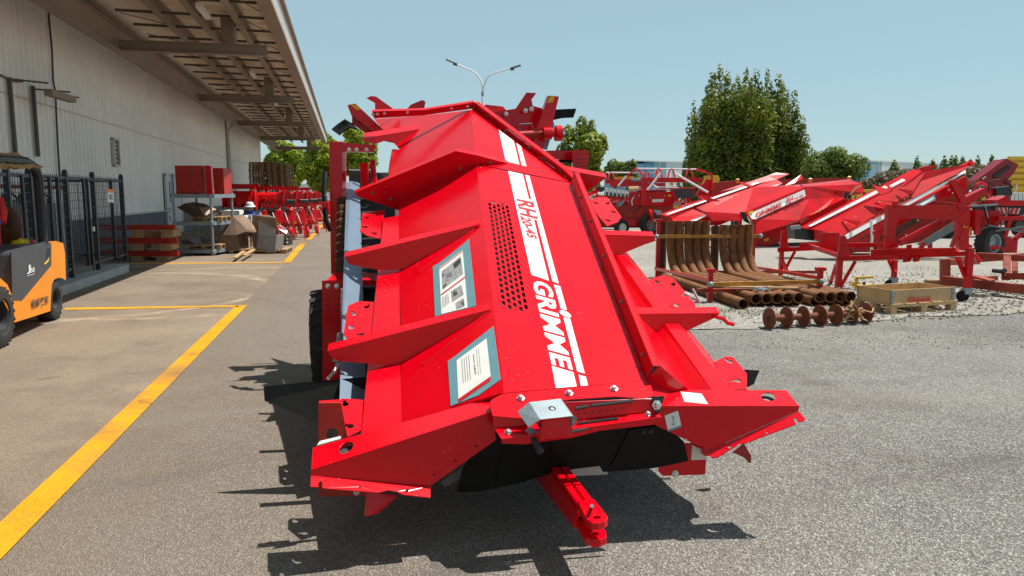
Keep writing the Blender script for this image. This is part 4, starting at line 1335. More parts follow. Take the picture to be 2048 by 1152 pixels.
# --- two information posters taped to the left slope
def poster(card, paper, items):
    c = MB().plate([LS(*p, .004) for p in card], .003).build('poster', 'grey_blue_card', RH)
    MB().face(*[LS(*p, .0052) for p in paper]).build('sheet', 'paper', c)
    for m, pts in items:
        MB().face(*[LS(*p, .0062) for p in pts]).build('print', m, c)
    return c
def strips(q, n, m='ink_grey', w=.45):
    res = []
    for i in range(n):
        t0, t1 = i / n, (i + w) / n
        L2 = lambda a, b, t: (a[0] + (b[0] - a[0]) * t, a[1] + (b[1] - a[1]) * t)
        res.append((m, [L2(q[0], q[1], t0), L2(q[0], q[1], t1), L2(q[3], q[2], t1), L2(q[3], q[2], t0)]))
    return res
poster([(866, 534), (880, 526), (925, 491), (938.4, 478.5), (952.6, 612.7), (870.6, 634)],
       [(879, 537), (926, 501), (936, 616.4), (883.7, 629.4)],
       [('ink_grey', [(884.3, 544.4), (922, 514), (927.4, 549), (885.8, 580.8)]), ('ink', [(884.5, 546), (890, 541), (891, 552), (885, 558)]), ('ink', [(907, 530), (921, 517), (923, 527), (910, 540)]), ('paper', [(892, 552), (903, 541), (905, 553), (893, 563)]),
        ('ink', [(886, 574), (893, 567), (894, 573), (886, 580)]), ('red_decal', [(879, 538.5), (926, 502.5), (926, 504.5), (879, 540.5)]), ('red_decal', [(882.7, 590), (931.5, 554), (932, 556.5), (883, 593)]),
        ('ink_grey', [(902.5, 584), (923.8, 571), (928, 591), (905, 606)]), ('ink', [(906, 586), (914, 581), (916, 590), (908, 595)]), ('ink_grey', [(911.6, 608), (928, 597), (930.5, 614), (914, 620)]), ('ink', [(922, 603), (928, 599), (930, 611), (924, 614)])]
       + strips([(885, 596), (899, 588), (901, 606), (886, 618)], 5))
po2 = poster([(896, 723.6), (913, 711.4), (987.5, 653), (1001.8, 760), (957, 792), (902, 813)],
       [(914, 722), (973.9, 678), (982.4, 754), (917.7, 799.5)],
       [('red_decal', [(917.7, 799.5), (982.4, 754), (981.5, 763), (919, 806)])]
       + strips([(924, 720), (942, 709), (946, 760), (927, 768)], 4, w=.3) + strips([(953, 700), (962, 694), (966, 748), (958, 752)], 2, w=.22))
text_mesh('CHINA', [LS(948, 731, .0064), LS(951, 751, .0064), LS(954, 750, .0064), LS(951, 729.5, .0064)], .02).build('lettering', 'ink', po2)
text_mesh('Rogerz', [LS(946, 712, .0064), LS(948, 728, .0064), LS(951.5, 727, .0064), LS(949.5, 710.5, .0064)], .02).build('lettering', 'ink', po2)
# ------------------------------------------------------------------ people (one skinned surface each)
def skin_person(name, label, loc, joints, edges, radii, mat_name, clothes, rz=0):
    """body grown with a Skin modifier over a joint graph; hat, hair and clothing are children"""
    me = bpy.data.meshes.new(name)
    me.from_pydata([Vector(j) for j in joints], edges, [])
    o = bpy.data.objects.new(name, me)
    o.location = Vector(loc)
    o.rotation_euler = (0, 0, rz)
    COL.objects.link(o)
    ORIGIN[o.name] = Vector((0, 0, 0))
    sm = o.modifiers.new('skin', 'SKIN')
    sm.use_smooth_shade = True
    for i, v in enumerate(me.skin_vertices[0].data):
        v.radius = (radii[i][0], radii[i][1])
        v.use_root = (i == 0)
    sub = o.modifiers.new('smooth', 'SUBSURF')
    sub.levels = sub.render_levels = 2
    me.materials.append(M[mat_name])
    tag(o, label, 'person')
    return o
def body(pelvis, chest, neck, head, lsh, lel, lha, rsh, rel, rha, lhip, lkn, lft, ltoe, rhip, rkn, rft, rtoe):
    J = [pelvis, lerp(pelvis, chest, .5), chest, neck, head, lerp(head, head, 1) + (Vector(head) - Vector(neck)).normalized() * .10,
         lsh, lel, lha, rsh, rel, rha, lhip, lkn, lft, ltoe, rhip, rkn, rft, rtoe]
    E_ = [(0, 1), (1, 2), (2, 3), (3, 4), (4, 5), (2, 6), (6, 7), (7, 8), (2, 9), (9, 10), (10, 11), (0, 12), (12, 13), (13, 14), (14, 15), (0, 16), (16, 17), (17, 18), (18, 19)]
    Rr = [(.15, .12), (.14, .11), (.16, .12), (.055, .055), (.085, .10), (.06, .07), (.065, .065), (.045, .045), (.03, .03), (.065, .065), (.045, .045), (.03, .03),
          (.09, .09), (.06, .06), (.04, .045), (.03, .03), (.09, .09), (.06, .06), (.04, .045), (.03, .03)]
    return [Vector(j) for j in J], E_, Rr
def shell(o, name, m, rings_, n=12):
    """a garment: stacked rings (centre, half width, half depth) round the body"""
    mb = MB()
    vs, fs = [], []
    for c, a, b in rings_:
        vs += [Vector(c) + Vector((a * math.cos(2 * math.pi * k / n), b * math.sin(2 * math.pi * k / n), 0)) for k in range(n)]
    for i in range(len(rings_) - 1):
        for k in range(n):
            fs.append([i * n + k, i * n + (k + 1) % n, (i + 1) * n + (k + 1) % n, (i + 1) * n + k])
    mb.add(vs, fs)
    return mb.build(name, m, o, smooth=True)
def sleeve(o, pts, r, m):
    return MB().tube(pts, r, 8).build('sleeve', m, o, smooth=True)
def hand(o, wrist, d, m='skin'):
    """palm with four fingers and a thumb"""
    w, d = Vector(wrist), Vector(d).normalized()
    s = d.cross(UP)
    s = s.normalized() if s.length > .1 else Vector((1, 0, 0))
    u = s.cross(d)
    mb = MB()
    mb.tube([w, w + d * .04, w + d * .09], [.022, .036, .034], 8)
    for i, ln in enumerate((.065, .075, .07, .055)):
        b = w + d * .085 + s * (-.027 + .018 * i)
        mb.tube([b, b + d * ln * .5 - u * .006, b + d * ln - u * .025], [.0095, .009, .007], 6)
    b = w + d * .03 + s * -.03
    mb.tube([b, b + d * .03 - s * .02, b + d * .06 - s * .025 - u * .01], [.011, .010, .008], 6)
    return mb.build('hand', m, o, smooth=True)
def face_parts(o, head, fwd, skinm='skin'):
    h, f = Vector(head), Vector(fwd).normalized()
    s = f.cross(UP).normalized()
    mb = MB()
    mb.ball(h + UP * .045, .105, 12, 8, (.86, 1.0, 1.18))
    mb.tube([h + f * .095 + UP * .05, h + f * .125 + UP * .015, h + f * .10 + UP * .005], [.010, .016, .010], 6)
    for sg in (-1, 1):
        mb.ball(h + s * sg * .092 + UP * .03, .025, 6, 5, (.5, .8, 1.2))
    hd = mb.build('head', skinm, o, smooth=True)
    mb = MB()
    for sg in (-1, 1):
        mb.ball(h + f * .093 + s * sg * .035 + UP * .05, .013, 6, 5)
    mb.build('eyes', 'hair', hd, stuff=True)
    MB().tube([h + f * .093 - s * .025 - UP * .03, h + f * .099 - UP * .032, h + f * .093 + s * .025 - UP * .03], .005, 5).build('mouth', 'red_oxide', hd)
    return hd

# ------------------------------------------------------------------ forklift
f0 = gnd(115, 642)
FW = Vector((.26, -.966, 0)).normalized()
SD = Vector((.966, .26, 0)).normalized()
fk = thing('forklift', 'orange and dark grey forklift with open cab and cloth on its roof', 'forklift', f0 - SD * .5)
FS = Plane(f0, FW, UP)
deep = -SD * 1.02
def side(pts):
    return [FS(*p) for p in pts]
mb = MB().prism(side([(97, 486), (112, 485), (126, 489), (129, 506), (131, 557), (124, 553), (116, 552), (108, 556), (103, 566), (101, 590), (100, 619), (27, 642), (25, 598), (43, 597), (101, 528)]), deep)
mb.prism(side([(27, 642), (25, 598), (14, 572), (0, 560), (-30, 556), (-34, 575), (-6, 585), (8, 600), (20, 622), (22, 643)]), deep)
bd = mb.build('body', 'fork_orange', fk, bevel=.02)
mb = MB().prism([p + SD * .004 for p in side([(23, 507), (27, 502), (94, 485), (101, 490), (101, 528), (43, 597), (25, 597)])], deep * 1.008)
pn = mb.build('side_panel', 'fork_grey', fk, bevel=.02)
text_mesh('J', [FS(51.5, 549, .012), FS(59, 547, .012), FS(59, 529, .012), FS(51.5, 531, .012)], .03).build('lettering', 'white_decal', pn)
text_mesh('50', [FS(59, 546, .012), FS(67, 544, .012), FS(67, 534, .012), FS(59, 536, .012)], .03).build('lettering', 'white_decal', pn)
MB().face(*[FS(*p, .012) for p in ((52, 551.5), (67, 547), (67, 548), (52, 552.5))]).build('underline', 'white_decal', pn)
text_mesh('杭州叉车', [FS(61, 618, .012), FS(95, 608, .012), FS(95, 590, .012), FS(61, 599, .012)], .03).build('lettering', 'ink', bd)
for i in range(7):
    y = 495 + i * 3.2
    MB().face(*[FS(*p, .011) for p in ((91, y + 2.6), (100, y), (100, y + 1.2), (91, y + 3.8))]).build('louvre', 'fork_black', pn)
mb = MB().tube(side([(88, 529), (95, 522), (97, 515)]), .012, 5); mb.build('badge', 'slat_yellow', pn)
# overhead guard
gd = MB()
for off in (0, 1):
    q = [p + deep * off * .92 - SD * .03 for p in side([(92, 486), (87, 420), (82, 356), (77, 340), (70, 331), (57, 323), (8, 319), (-70, 322), (-84, 330)])]
    gd = MB().tube(q, .055, 8)
    gd.build('guard_post', 'fork_black', fk, smooth=True)
    q = [p + deep * off * .92 - SD * .03 for p in side([(-84, 330), (-92, 440), (-98, 560)])]
    MB().tube(q, .04, 8).build('guard_post', 'fork_black', fk, smooth=True)
a, b = FS(66, 328) - SD * .03, FS(-80, 322) - SD * .03
for i in range(7):
    p = lerp(a, b, i / 6)
    MB().beam(p, p + deep * .92, .05, .03).build('guard_bar', 'fork_black', fk)
MB().plate([a + UP * .03, b + UP * .03, b + UP * .03 + deep * .92, a + UP * .03 + deep * .92], .01, toward=EYE + UP * 9).build('roof_sheet', 'fork_black', fk)
random.seed(5)
cl = MB()
NX, NY = 14, 8
g = []
for i in range(NX + 1):
    row = []
    for j in range(NY + 1):
        u, v = i / NX, j / NY
        p = lerp(lerp(FS(74, 330), FS(-40, 322), u), lerp(FS(74, 330), FS(-40, 322), u) + deep * 1.0, v)
        h = .07 + random.uniform(0, .05) + .03 * math.sin(u * 9)
        if j == 0: h = -.05 + random.uniform(-.03, .02); p = p + SD * .06
        if i == 0: h = -.03 + random.uniform(-.03, .02); p = p - FW * .05
        row.append(p + UP * h)
    g.append(row)
vs = [p for r in g for p in r]
cl.add(vs, [[i * (NY + 1) + j, (i + 1) * (NY + 1) + j, (i + 1) * (NY + 1) + j + 1, i * (NY + 1) + j + 1] for i in range(NX) for j in range(NY)])
o = single(cl, 'roof_cloth', 'tan_cloth', 'crumpled tan cloth spread over the forklift roof', 'cloth', a, smooth=60)
# seat, mast, hood top
def FD(px, py, inset):
    return Plane(f0 - SD * inset, FW, UP)(px, py)
sc = FD(16, 452, .5)
mb = MB().ball(sc, .2, 12, 8, (.9, .45, 1.25)); mb.build('backrest', 'brown_seat', fk, smooth=True)
mb = MB().box(FD(2, 505, .5), (.5, .5, .12)); mb.build('seat', 'brown_seat', fk, bevel=.03)
for off in (.2, .75):
    p = FS(-60, 600) - SD * off + FW * .5
    MB().beam(Vector((p.x, p.y, .1)), Vector((p.x, p.y, 2.0)), .09, .14, up=FW).build('mast_rail', 'fork_black', fk)
one_bolt_mb = MB()
wc = FS(116, 600); rr = wc.z
wheel(Vector((wc.x, wc.y, rr)) - SD * .11, SD, rr, .2, fk, 20, 'fork_black')
wheel(Vector((wc.x, wc.y, rr)) - SD * .92, SD, rr, .2, fk, 20, 'fork_black')
wc = FS(5, 634); rr = wc.z
wheel(Vector((wc.x, wc.y, rr)) - SD * .10, SD, rr, .24, fk, 22, 'fork_black')
wheel(Vector((wc.x, wc.y, rr)) - SD * .93, SD, rr, .24, fk, 22, 'fork_black')
one_bolt_mb.build('wheel_nuts', 'zinc_bolt', fk, stuff=True)
# things left on the hood
def rag(px, py, w, h, m, label, inset=.25):
    random.seed(int(px * 13 + py))
    c = FD(px, py, inset)
    mb = MB()
    n = 10
    for k in range(3):
        mb.ball(c + FW * random.uniform(-w, w) * .4 + SD * random.uniform(-.05, .05), w * .5, 9, 6, (1, 1, h / w * 1.6))
    for i, v in enumerate(mb.v):
        mb.v[i] = v + Vector((random.uniform(-1, 1), random.uniform(-1, 1), random.uniform(-1, 1))) * w * .09
    return single(mb, 'cloth_bundle', m, label, 'cloth', c, smooth=50)
rag(42, 486, .16, .06, 'yellow_cloth', 'yellow gloves lying on the forklift hood')
rag(60, 488, .10, .07, 'pink_cloth', 'pink cloth lying on the forklift hood')
rag(45, 499, .17, .045, 'pale_blue_cloth', 'pale blue cloth lying on the forklift hood', .12)
# the driver, seated, mostly outside the frame
dp = FD(-32, 502, .5)
def L(a, b, z):
    return FW * a + SD * b + UP * z
J, E_, Rr = body(L(0, 0, .1), L(.03, 0, .48), L(.05, 0, .64), L(.07, 0, .74), L(.03, .2, .55), L(.18, .24, .34), L(.38, .18, .30), L(.03, -.2, .55), L(.18, -.24, .34), L(.38, -.18, .30),
                 L(.03, .1, .08), L(.45, .12, .12), L(.5, .12, -.32), L(.62, .12, -.36), L(.03, -.1, .08), L(.45, -.12, .12), L(.5, -.12, -.32), L(.62, -.12, -.36))
pe = skin_person('person', 'person in a red shirt and blue trousers seated on the forklift', dp, J, E_, Rr, 'blue_cloth', None)
MB().tube([L(-.01, 0, .06), L(0, 0, .25), L(.02, 0, .44), L(.03, 0, .56), L(.04, 0, .62)], [.17, .175, .19, .17, .08], 14).build('shirt', 'red_cloth', pe, smooth=True)
sleeve(pe, [L(.03, .17, .57), L(.10, .23, .46), L(.18, .25, .33)], [.085, .075, .06], 'red_cloth')
sleeve(pe, [L(.03, -.17, .57), L(.10, -.23, .46), L(.18, -.25, .33)], [.085, .075, .06], 'red_cloth')
hd = face_parts(pe, L(.07, 0, .76), FW)
MB().ball(L(.05, 0, .83), .108, 12, 8, (.95, 1.0, 1.0)).build('hair', 'hair', hd, smooth=True)
hand(pe, L(.38, .18, .30), FW); hand(pe, L(.38, -.18, .30), FW)

# ------------------------------------------------------------------ gas cage on its concrete plinth
mb = MB().prism([yard(6, -6.6), yard(16.7, -6.6), yard(16.7, -4.4), yard(6, -4.4)], UP * .17)
single(mb, 'concrete_plinth', 'concrete', 'low concrete plinth under the dark wire cage', 'plinth', yard(11, -5.5), bevel=.015)
cg = thing('wire_cage', 'dark steel mesh cage standing on a concrete plinth beside the forklift', 'cage', yard(11, -4.6, .17))
CT = -4.62
CPL = Plane(yard(0, CT, 0), W_DIR, UP)
cs = lambda px: CPL(px, 440).dot(W_DIR)
s_r = cs(247)
zt = 1.86
fat = [cs(136), cs(190), s_r, cs(65), cs(20)]
for s in fat:
    mb = MB().beam(yard(s, CT, .17), yard(s, CT, zt + .1), .075, .075, up=N_DIR)
    po = mb.build('post', 'cage_steel', cg)
    MB().ball(yard(s, CT, zt + .1), .045, 8, 6).build('post_cap', 'cage_steel', po, smooth=True)
for px in (43, 98, 114, 166, 174, 222):
    s = cs(px)
    MB().beam(yard(s, CT + .045, .30), yard(s, CT + .045, zt), .05, .04, up=N_DIR).build('gate_stile', 'cage_steel', cg)
for z in (.32, zt):
    MB().beam(yard(6.5, CT, z), yard(s_r, CT, z), .05, .05).build('rail', 'cage_steel', cg)
MB().beam(yard(s_r, CT, zt), yard(s_r, -6.5, zt), .05, .05).build('rail', 'cage_steel', cg)
MB().beam(yard(s_r, CT, .32), yard(s_r, -6.5, .32), .05, .05).build('rail', 'cage_steel', cg)
MB().beam(yard(s_r, -6.45, .17), yard(s_r, -6.45, zt + .1), .07, .07, up=N_DIR).build('post', 'cage_steel', cg)
mb = MB()
s = 6.5
while s < s_r:
    mb.beam(yard(s, CT + .01, .32), yard(s, CT + .01, zt + .06), .007, .007, up=N_DIR)
    s += .09
z = .4
while z < zt + .05:
    mb.beam(yard(6.5, CT + .016, z), yard(s_r, CT + .016, z), .008, .008)
    z += .135
t = CT
while t > -6.4:
    mb.beam(yard(s_r, t, .32), yard(s_r, t, zt + .05), .007, .007, up=N_DIR)
    t -= .12
mb.build('wire_mesh', 'cage_steel', cg, stuff=True)
for px in (172, 226):
    s = cs(px)
    MB().beam(yard(s, CT + .07, .20), yard(s, CT + .07, .55), .025, .02, up=N_DIR).build('drop_bolt', 'cage_steel', cg)
q = [CPL(208, 404, .07), CPL(220, 405.5, .07), CPL(220, 379, .07), CPL(207, 377.5, .07)]
sg = MB().plate(q, .006).build('notice', 'paper', cg)
MB().face(*[bilin(q, u, v) + N_DIR * .003 for u, v in ((0, .75), (1, .75), (1, 1), (0, 1))]).build('notice_band', 'reflex_orange', sg)
MB().face(*[bilin(q, u, v) + N_DIR * .003 for u, v in ((.2, .2), (.8, .2), (.8, .6), (.2, .6))]).build('notice_print', 'ink_grey', sg)
MB().box(CPL(176, 458, .08), (.06, .05, .09)).build('padlock', 'paper', cg, bevel=.008)
# contents
for i, (s, t, r, h, m) in enumerate(((cs(120), -5.4, .23, 1.35, 'tank_grey'), (cs(148), -5.4, .23, 1.35, 'tank_grey'), (cs(168), -5.5, .23, 1.3, 'tank_grey'), (cs(80), -5.5, .25, 1.3, 'tank_grey'), (cs(104), -6.0, .23, 1.35, 'tank_grey'))):
    mb = MB().lathe([(0, 0), (r, 0), (r, h * .86), (r * .85, h * .95), (r * .3, h), (r * .22, h + .08), (0, h + .08)], yard(s, t, .17), UP, 16)
    single(mb, 'gas_cylinder', m, '%s tall grey gas cylinder from the left inside the wire cage' % ('third', 'fourth', 'fifth', 'first', 'second')[i], 'gas cylinder', yard(s, t, .17), 'gas cylinders in the cage', smooth=40)
mb = MB().prism([yard(cs(182), -5.9), yard(cs(205), -5.9), yard(cs(205), -5.2), yard(cs(182), -5.2)], UP * 1.25)
for i, v in enumerate(mb.v): mb.v[i] = v + UP * .17
cb = single(mb, 'control_cabinet', 'cabinet_blue', 'tall pale blue-grey cabinet inside the wire cage', 'cabinet', yard(cs(190), -5.5, .17), bevel=.01)
mb = MB().prism([yard(cs(28), -5.9), yard(cs(60), -5.9), yard(cs(60), -5.1), yard(cs(28), -5.1)], UP * 1.2)
for i, v in enumerate(mb.v): mb.v[i] = v + UP * .17
single(mb, 'control_cabinet', 'cabinet_blue', 'wide grey cabinet behind the forklift cab inside the cage', 'cabinet', yard(cs(40), -5.5, .17), bevel=.01)
mb = MB().tube([yard(cs(10), -5.6, 1.72), yard(cs(240), -5.6, 1.72)], .035, 7)
mf = single(mb, 'gas_manifold', 'rust_red', 'brown gas manifold pipe running over the cylinders in the cage', 'pipe', yard(cs(100), -5.6, 1.7))
for px in (30, 70, 104, 120, 148, 168, 200):
    MB().tube([yard(cs(px), -5.6, 1.72), yard(cs(px), -5.55, 1.6), yard(cs(px), -5.45, 1.5)], .018, 6).build('branch_pipe', 'dark_steel', mf)
mb = MB().tube([yard(cs(8), -5.2, 1.8), yard(cs(20), -5.2, 1.95), yard(cs(26), -5.2, 1.9), yard(cs(28), -5.2, 1.6)], .04, 8)
mb.build('yellow_pipe', 'slat_yellow', mf, smooth=True)
ba, bb = yard(cs(118), -5.9, .6), yard(cs(238), -5.9, .6)
mb = MB().beam(ba, bb, .06, .10)
rk0 = single(mb, 'cylinder_rack', 'dark_steel', 'dark steel rack bars behind the cage door', 'rack', yard(cs(180), -5.9, .17))
for px in (118, 160, 200, 238):
    MB().beam(yard(cs(px), -5.9, .17), yard(cs(px), -5.9, 1.5), .06, .06, up=N_DIR).build('upright', 'dark_steel', rk0)
MB().beam(yard(cs(118), -5.9, 1.35), yard(cs(238), -5.9, 1.35), .06, .10).build('upper_bar', 'dark_steel', rk0)

# ------------------------------------------------------------------ red beams stacked on timber
def front(px0, py0, px1, py1, Y, depth, mb=None):
    """box whose near face spans the two pixels at distance Y"""
    a, b = at(px0, py0, Y), at(px1, py1, Y)
    mb = mb or MB()
    x0, x1 = sorted((a.x, b.x)); z0, z1 = sorted((a.z, b.z))
    mb.prism([Vector((x0, Y, z0)), Vector((x1, Y, z0)), Vector((x1, Y, z1)), Vector((x0, Y, z1))], Vector((-.2145 * depth, depth, 0)))
    return mb
YB = 17.9
for i, (x1, y0, y1, lab) in enumerate(((348, 451, 459, 'top'), (353, 476, 487, 'middle'), (355, 502, 512, 'bottom'))):
    for j, (dy, word) in enumerate(((0, 'front'), (.55, 'back'))):
        mb = front(200, y0, x1, y1, YB + dy, .16)
        single(mb, 'steel_beam', 'red_paint_old_and_shade', 'dull red steel beam, %s layer of the stack by the cage, %s one' % (lab, word), 'beam', at(300, y1, YB + dy), 'red beams stacked by the cage', bevel=.01)
for i, (x0, y0, y1) in enumerate(((322, 460, 475), (318, 488, 501), (312, 513, 525), (262, 460, 475), (262, 488, 501), (262, 513, 525))):
    mb = front(x0, y0, x0 + 24, y1, YB - .06, .85)
    single(mb, 'timber_block', 'pallet_wood', 'timber spacer, %s one from the top, at the %s end of the red beams' % (('first', 'second', 'third')[i % 3], ('lane', 'wall')[i // 3]), 'timber', at(x0 + 12, y1, YB), 'timber spacers between the red beams', bevel=.008)
mb = front(262, 462, 330, 474, YB + .25, .2)
single(mb, 'cardboard_sheet', 'new_wood', 'tan sheet lying between the upper red beams', 'sheet', at(300, 474, YB + .25))

# ------------------------------------------------------------------ stillage rack with red bins and bent sheets
YR = 19.3
rk = thing('stillage_rack', 'grey steel rack with red bins on top and bent sheets below', 'rack', gnd(390, 515))
for px, dy in ((353, 0), (427, 0), (363, 1.1), (437, 1.1)):
    a = at(px, 512, YR); b = at(px - 2, 345 if px < 400 and dy == 0 else 385, YR)
    top_z = 2.1 if (px < 360) else 1.66
    o = MB().cyl(Vector((a.x, YR + dy, 0)), Vector((a.x, YR + dy, top_z)), .035, 8).build('post', 'galvanised', rk, smooth=True)
    for z in (.1, .85, 1.55):
        MB().lathe([(.036, -.05), (.06, -.04), (.06, .04), (.036, .05)], Vector((a.x, YR + dy, z)), UP, 8).build('collar', 'galvanised', o)
for py in (392, 447, 503):
    z = at(390, py, YR).z
    xa, xb = at(353, py, YR).x, at(427, py, YR).x
    mb = MB()
    for p, q in (((xa, 0), (xb, 0)), ((xb, 0), (xb + .13, 1.1)), ((xb + .13, 1.1), (xa + .13, 1.1)), ((xa + .13, 1.1), (xa, 0))):
        mb.beam(Vector((p[0], YR + p[1], z)), Vector((q[0], YR + q[1], z)), .05, .09)
    for k in range(5):
        x = xa + (xb - xa) * (k + .5) / 5
        mb.beam(Vector((x, YR, z + .02)), Vector((x + .13, YR + 1.1, z + .02)), .1, .02)
    mb.build('shelf_frame', 'galvanised', rk)
def bin_box(name, label, px0, py0, px1, py1, Y, depth):
    t = thing(name, label, 'bin', at((px0 + px1) / 2, py1, Y))
    a, b = at(px0, py0, Y), at(px1, py1, Y)
    x0, x1, z0, z1 = a.x, b.x, b.z, a.z
    k = -.1
    MB().plate([Vector((x0, Y, z0)), Vector((x1, Y, z0)), Vector((x1, Y, z1)), Vector((x0, Y, z1))], .02).build('front_panel', 'red_paint_old_and_shade', t)
    MB().plate([Vector((x1, Y, z0)), Vector((x1 + k, Y + depth, z0)), Vector((x1 + k, Y + depth, z1)), Vector((x1, Y, z1))], .02).build('side_panel', 'red_paint_old_and_shade', t)
    MB().plate([Vector((x0, Y, z0)), Vector((x0 + k, Y + depth, z0)), Vector((x0 + k, Y + depth, z1)), Vector((x0, Y, z1))], .02).build('side_panel', 'red_paint_old_and_shade', t)
    MB().plate([Vector((x0 + k, Y + depth, z0)), Vector((x1 + k, Y + depth, z0)), Vector((x1 + k, Y + depth, z1)), Vector((x0 + k, Y + depth, z1))], .02).build('back_panel', 'red_paint_old_and_shade', t)
    MB().plate([Vector((x0, Y, z0 + .03)), Vector((x1, Y, z0 + .03)), Vector((x1 + k, Y + depth, z0 + .03)), Vector((x0 + k, Y + depth, z0 + .03))], .02, toward=EYE + UP * 9).build('floor_panel', 'red_paint_old_and_shade', t)
    return t
bin_box('steel_bin', 'large dull red bin on top of the grey rack', 351, 331, 407, 388, YR - .05, .9)
bin_box('steel_bin', 'narrow red bin behind the downpipe side of the rack', 424, 336, 449, 392, YR + .9, .8)
MB_ = MB().prism([at(410, 331, YR - .1), at(421, 332, YR - .1), at(425, 387, YR - .1), at(414, 388, YR - .1)], Vector((-.05, .25, 0)))
single(MB_, 'steel_channel', 'red_paint_yard', 'bright red upright channel leaning beside the large bin', 'channel', at(416, 388, YR - .1), bevel=.006)
def sheet_stack(label, pts, Y, n, step, m, base=None, name='sheet_stack', th=.012):
    """bent sheets nested one behind the other; pts = list of polygons of one bent sheet"""
    t = thing(name, label, 'sheets', at(*pts[0][0][:2], Y))
    org = None
    for i in range(n):
        mb = MB()
        for poly in pts:
            mb.plate([at(p[0], p[1], Y + p[2]) + Vector(step) * i for p in poly], th)
        mb.build('sheet', m[i % len(m)], t)
    return t
# on the rack shelves
sheet_stack('dark roof-shaped sheets nested on the middle shelf of the rack', [[(354, 414, .0), (372, 411, .5), (408, 437, .45), (398, 440, 0)], [(372, 411, .5), (395, 414, .6), (438, 436, .55), (408, 437, .45)]], YR + .05, 6, (.03, .02, .018), ['brown_sheet'])
sheet_stack('pale brown bent sheets leaning on the middle shelf pallet', [[(397, 415, .3), (424, 414, .6), (440, 436, .5), (412, 438, .2)]], YR + .02, 5, (.012, .03, -.012), ['brown_sheet_pale', 'brown_sheet'])
sheet_stack('dark bent sheets on the bottom shelf of the rack', [[(360, 482, .1), (385, 478, .5), (405, 496, .5), (384, 499, 0)], [(385, 478, .5), (408, 480, .6), (428, 490, .5), (405, 496, .5)]], YR + .05, 6, (.03, .02, .012), ['brown_sheet', 'grey_sheet'])
def pallet(o_name, label, c, w, d, h, mname, rz=0.0, group=None, build=True):
    mb = MB()
    hb = .022
    for i in range(5):
        x = -w / 2 + w * (i + .5) / 5
        mb.box(Vector((x, 0, h - hb / 2)), (w / 5 * .8, d, hb))
    for y in (-d / 2 + .05, 0, d / 2 - .05):
        mb.box(Vector((0, y, h - hb * 1.5 - .001)), (w, .09, hb))
        for x in (-w / 2 + .06, 0, w / 2 - .06):
            mb.box(Vector((x, y, h / 2 - .012)), (.1, .09, h - hb * 3 - .004))
        mb.box(Vector((0, y, hb / 2)), (w, .09, hb))
    o = bpy.data.objects.new(o_name, mb.mesh(o_name, mname))
    COL.objects.link(o)
    o.location = Vector(c); o.rotation_euler = (0, 0, rz)
    ORIGIN[o.name] = Vector((0, 0, 0))
    return tag(o, label, 'pallet', group)
z_mid = at(390, 447, YR).z + .05
pallet('pallet', 'small pallet on the middle shelf of the grey rack', (at(415, 440, YR).x - .15, YR + .55, z_mid), .85, .9, .12, 'pallet_wood', .1)
pallet('pallet', 'small pallet on the bottom shelf of the grey rack', (at(400, 500, YR).x, YR + .55, at(390, 503, YR).z + .05), .9, .9, .12, 'pallet_wood', .1)

# ------------------------------------------------------------------ two stacks of bent sheets on the ground
YS = 19.9
pallet('pallet', 'low dark pallet under the left stack of bent sheets', (at(457, 505, YS).x, YS + .5, 0), .95, 1.0, .12, 'pallet_wood_dark', .15)
pallet('pallet', 'low pallet under the right stack of bent sheets', (at(532, 505, YS).x, YS + .5, 0), .95, 1.0, .12, 'pallet_wood', .15)
t = thing('sheet_stack', 'stack of brown bent sheets fanned to the right, nearer the rack', 'sheets', gnd(457, 512))
for i in range(9):
    k = i / 8
    dx, dz = .42 * k, .0
    y = YS + .02 + .085 * i
    A, B, C, D = at(435, 503, y), at(478, 504, y), at(474, 471, y), at(436, 472, y)
    P = at(460, 434, y + .1)
    sh = Vector((dx * .62, 0, .02 + .02 * k))
    mb = MB().plate([A + sh, B + sh, C + sh, D + sh], .008)
    mb.plate([D + sh, C + sh, P + sh * 1.1 + Vector((0, .22, 0))], .008)
    wing = Vector((.24, .12, .10 - .05 * k))
    mb.plate([C + sh, P + sh * 1.1 + Vector((0, .22, 0)), P + sh * 1.1 + Vector((.22, .3, -.22 + .05 * k)), C + sh + wing], .008)
    mb.build('sheet', ('brown_sheet', 'brown_sheet_pale')[i % 2] if i else 'brown_sheet', t)
t = thing('sheet_stack', 'stack of brown bent sheets with grey front, nearer the yellow line', 'sheets', gnd(535, 512))
for i in range(10):
    k = i / 9
    y = YS + .0 + .075 * i
    A, B, C, D = at(512, 503, y), at(550, 505, y), at(553, 472, y), at(517, 470, y)
    sh = Vector((-.07 * k, 0, .01 * k))
    lean = Vector((-.02 + .30 * k, .08, .40 - .02 * k))
    mb = MB().plate([A + sh, B + sh, C + sh, D + sh], .008)
    mb.plate([D + sh, C + sh, C + sh + lean * .55 + Vector((-.1, 0, -.02)), D + sh + lean], .008)
    mb.plate([B + sh, C + sh, C + sh + Vector((.10, .35, .02)), B + sh + Vector((.10, .35, .02))], .008)
    mb.build('sheet', 'grey_sheet' if i == 0 else ('brown_sheet_pale', 'brown_sheet')[i % 2], t)
mb = MB().plate([at(505, 492, YS + 1.0), at(504, 430, YS + 1.0), at(537, 430, YS + 1.1), at(552, 436, YS + 1.1), at(560, 490, YS + 1.1)], .02)
mb.build('back_sheet', 'brown_sheet_pale', t)
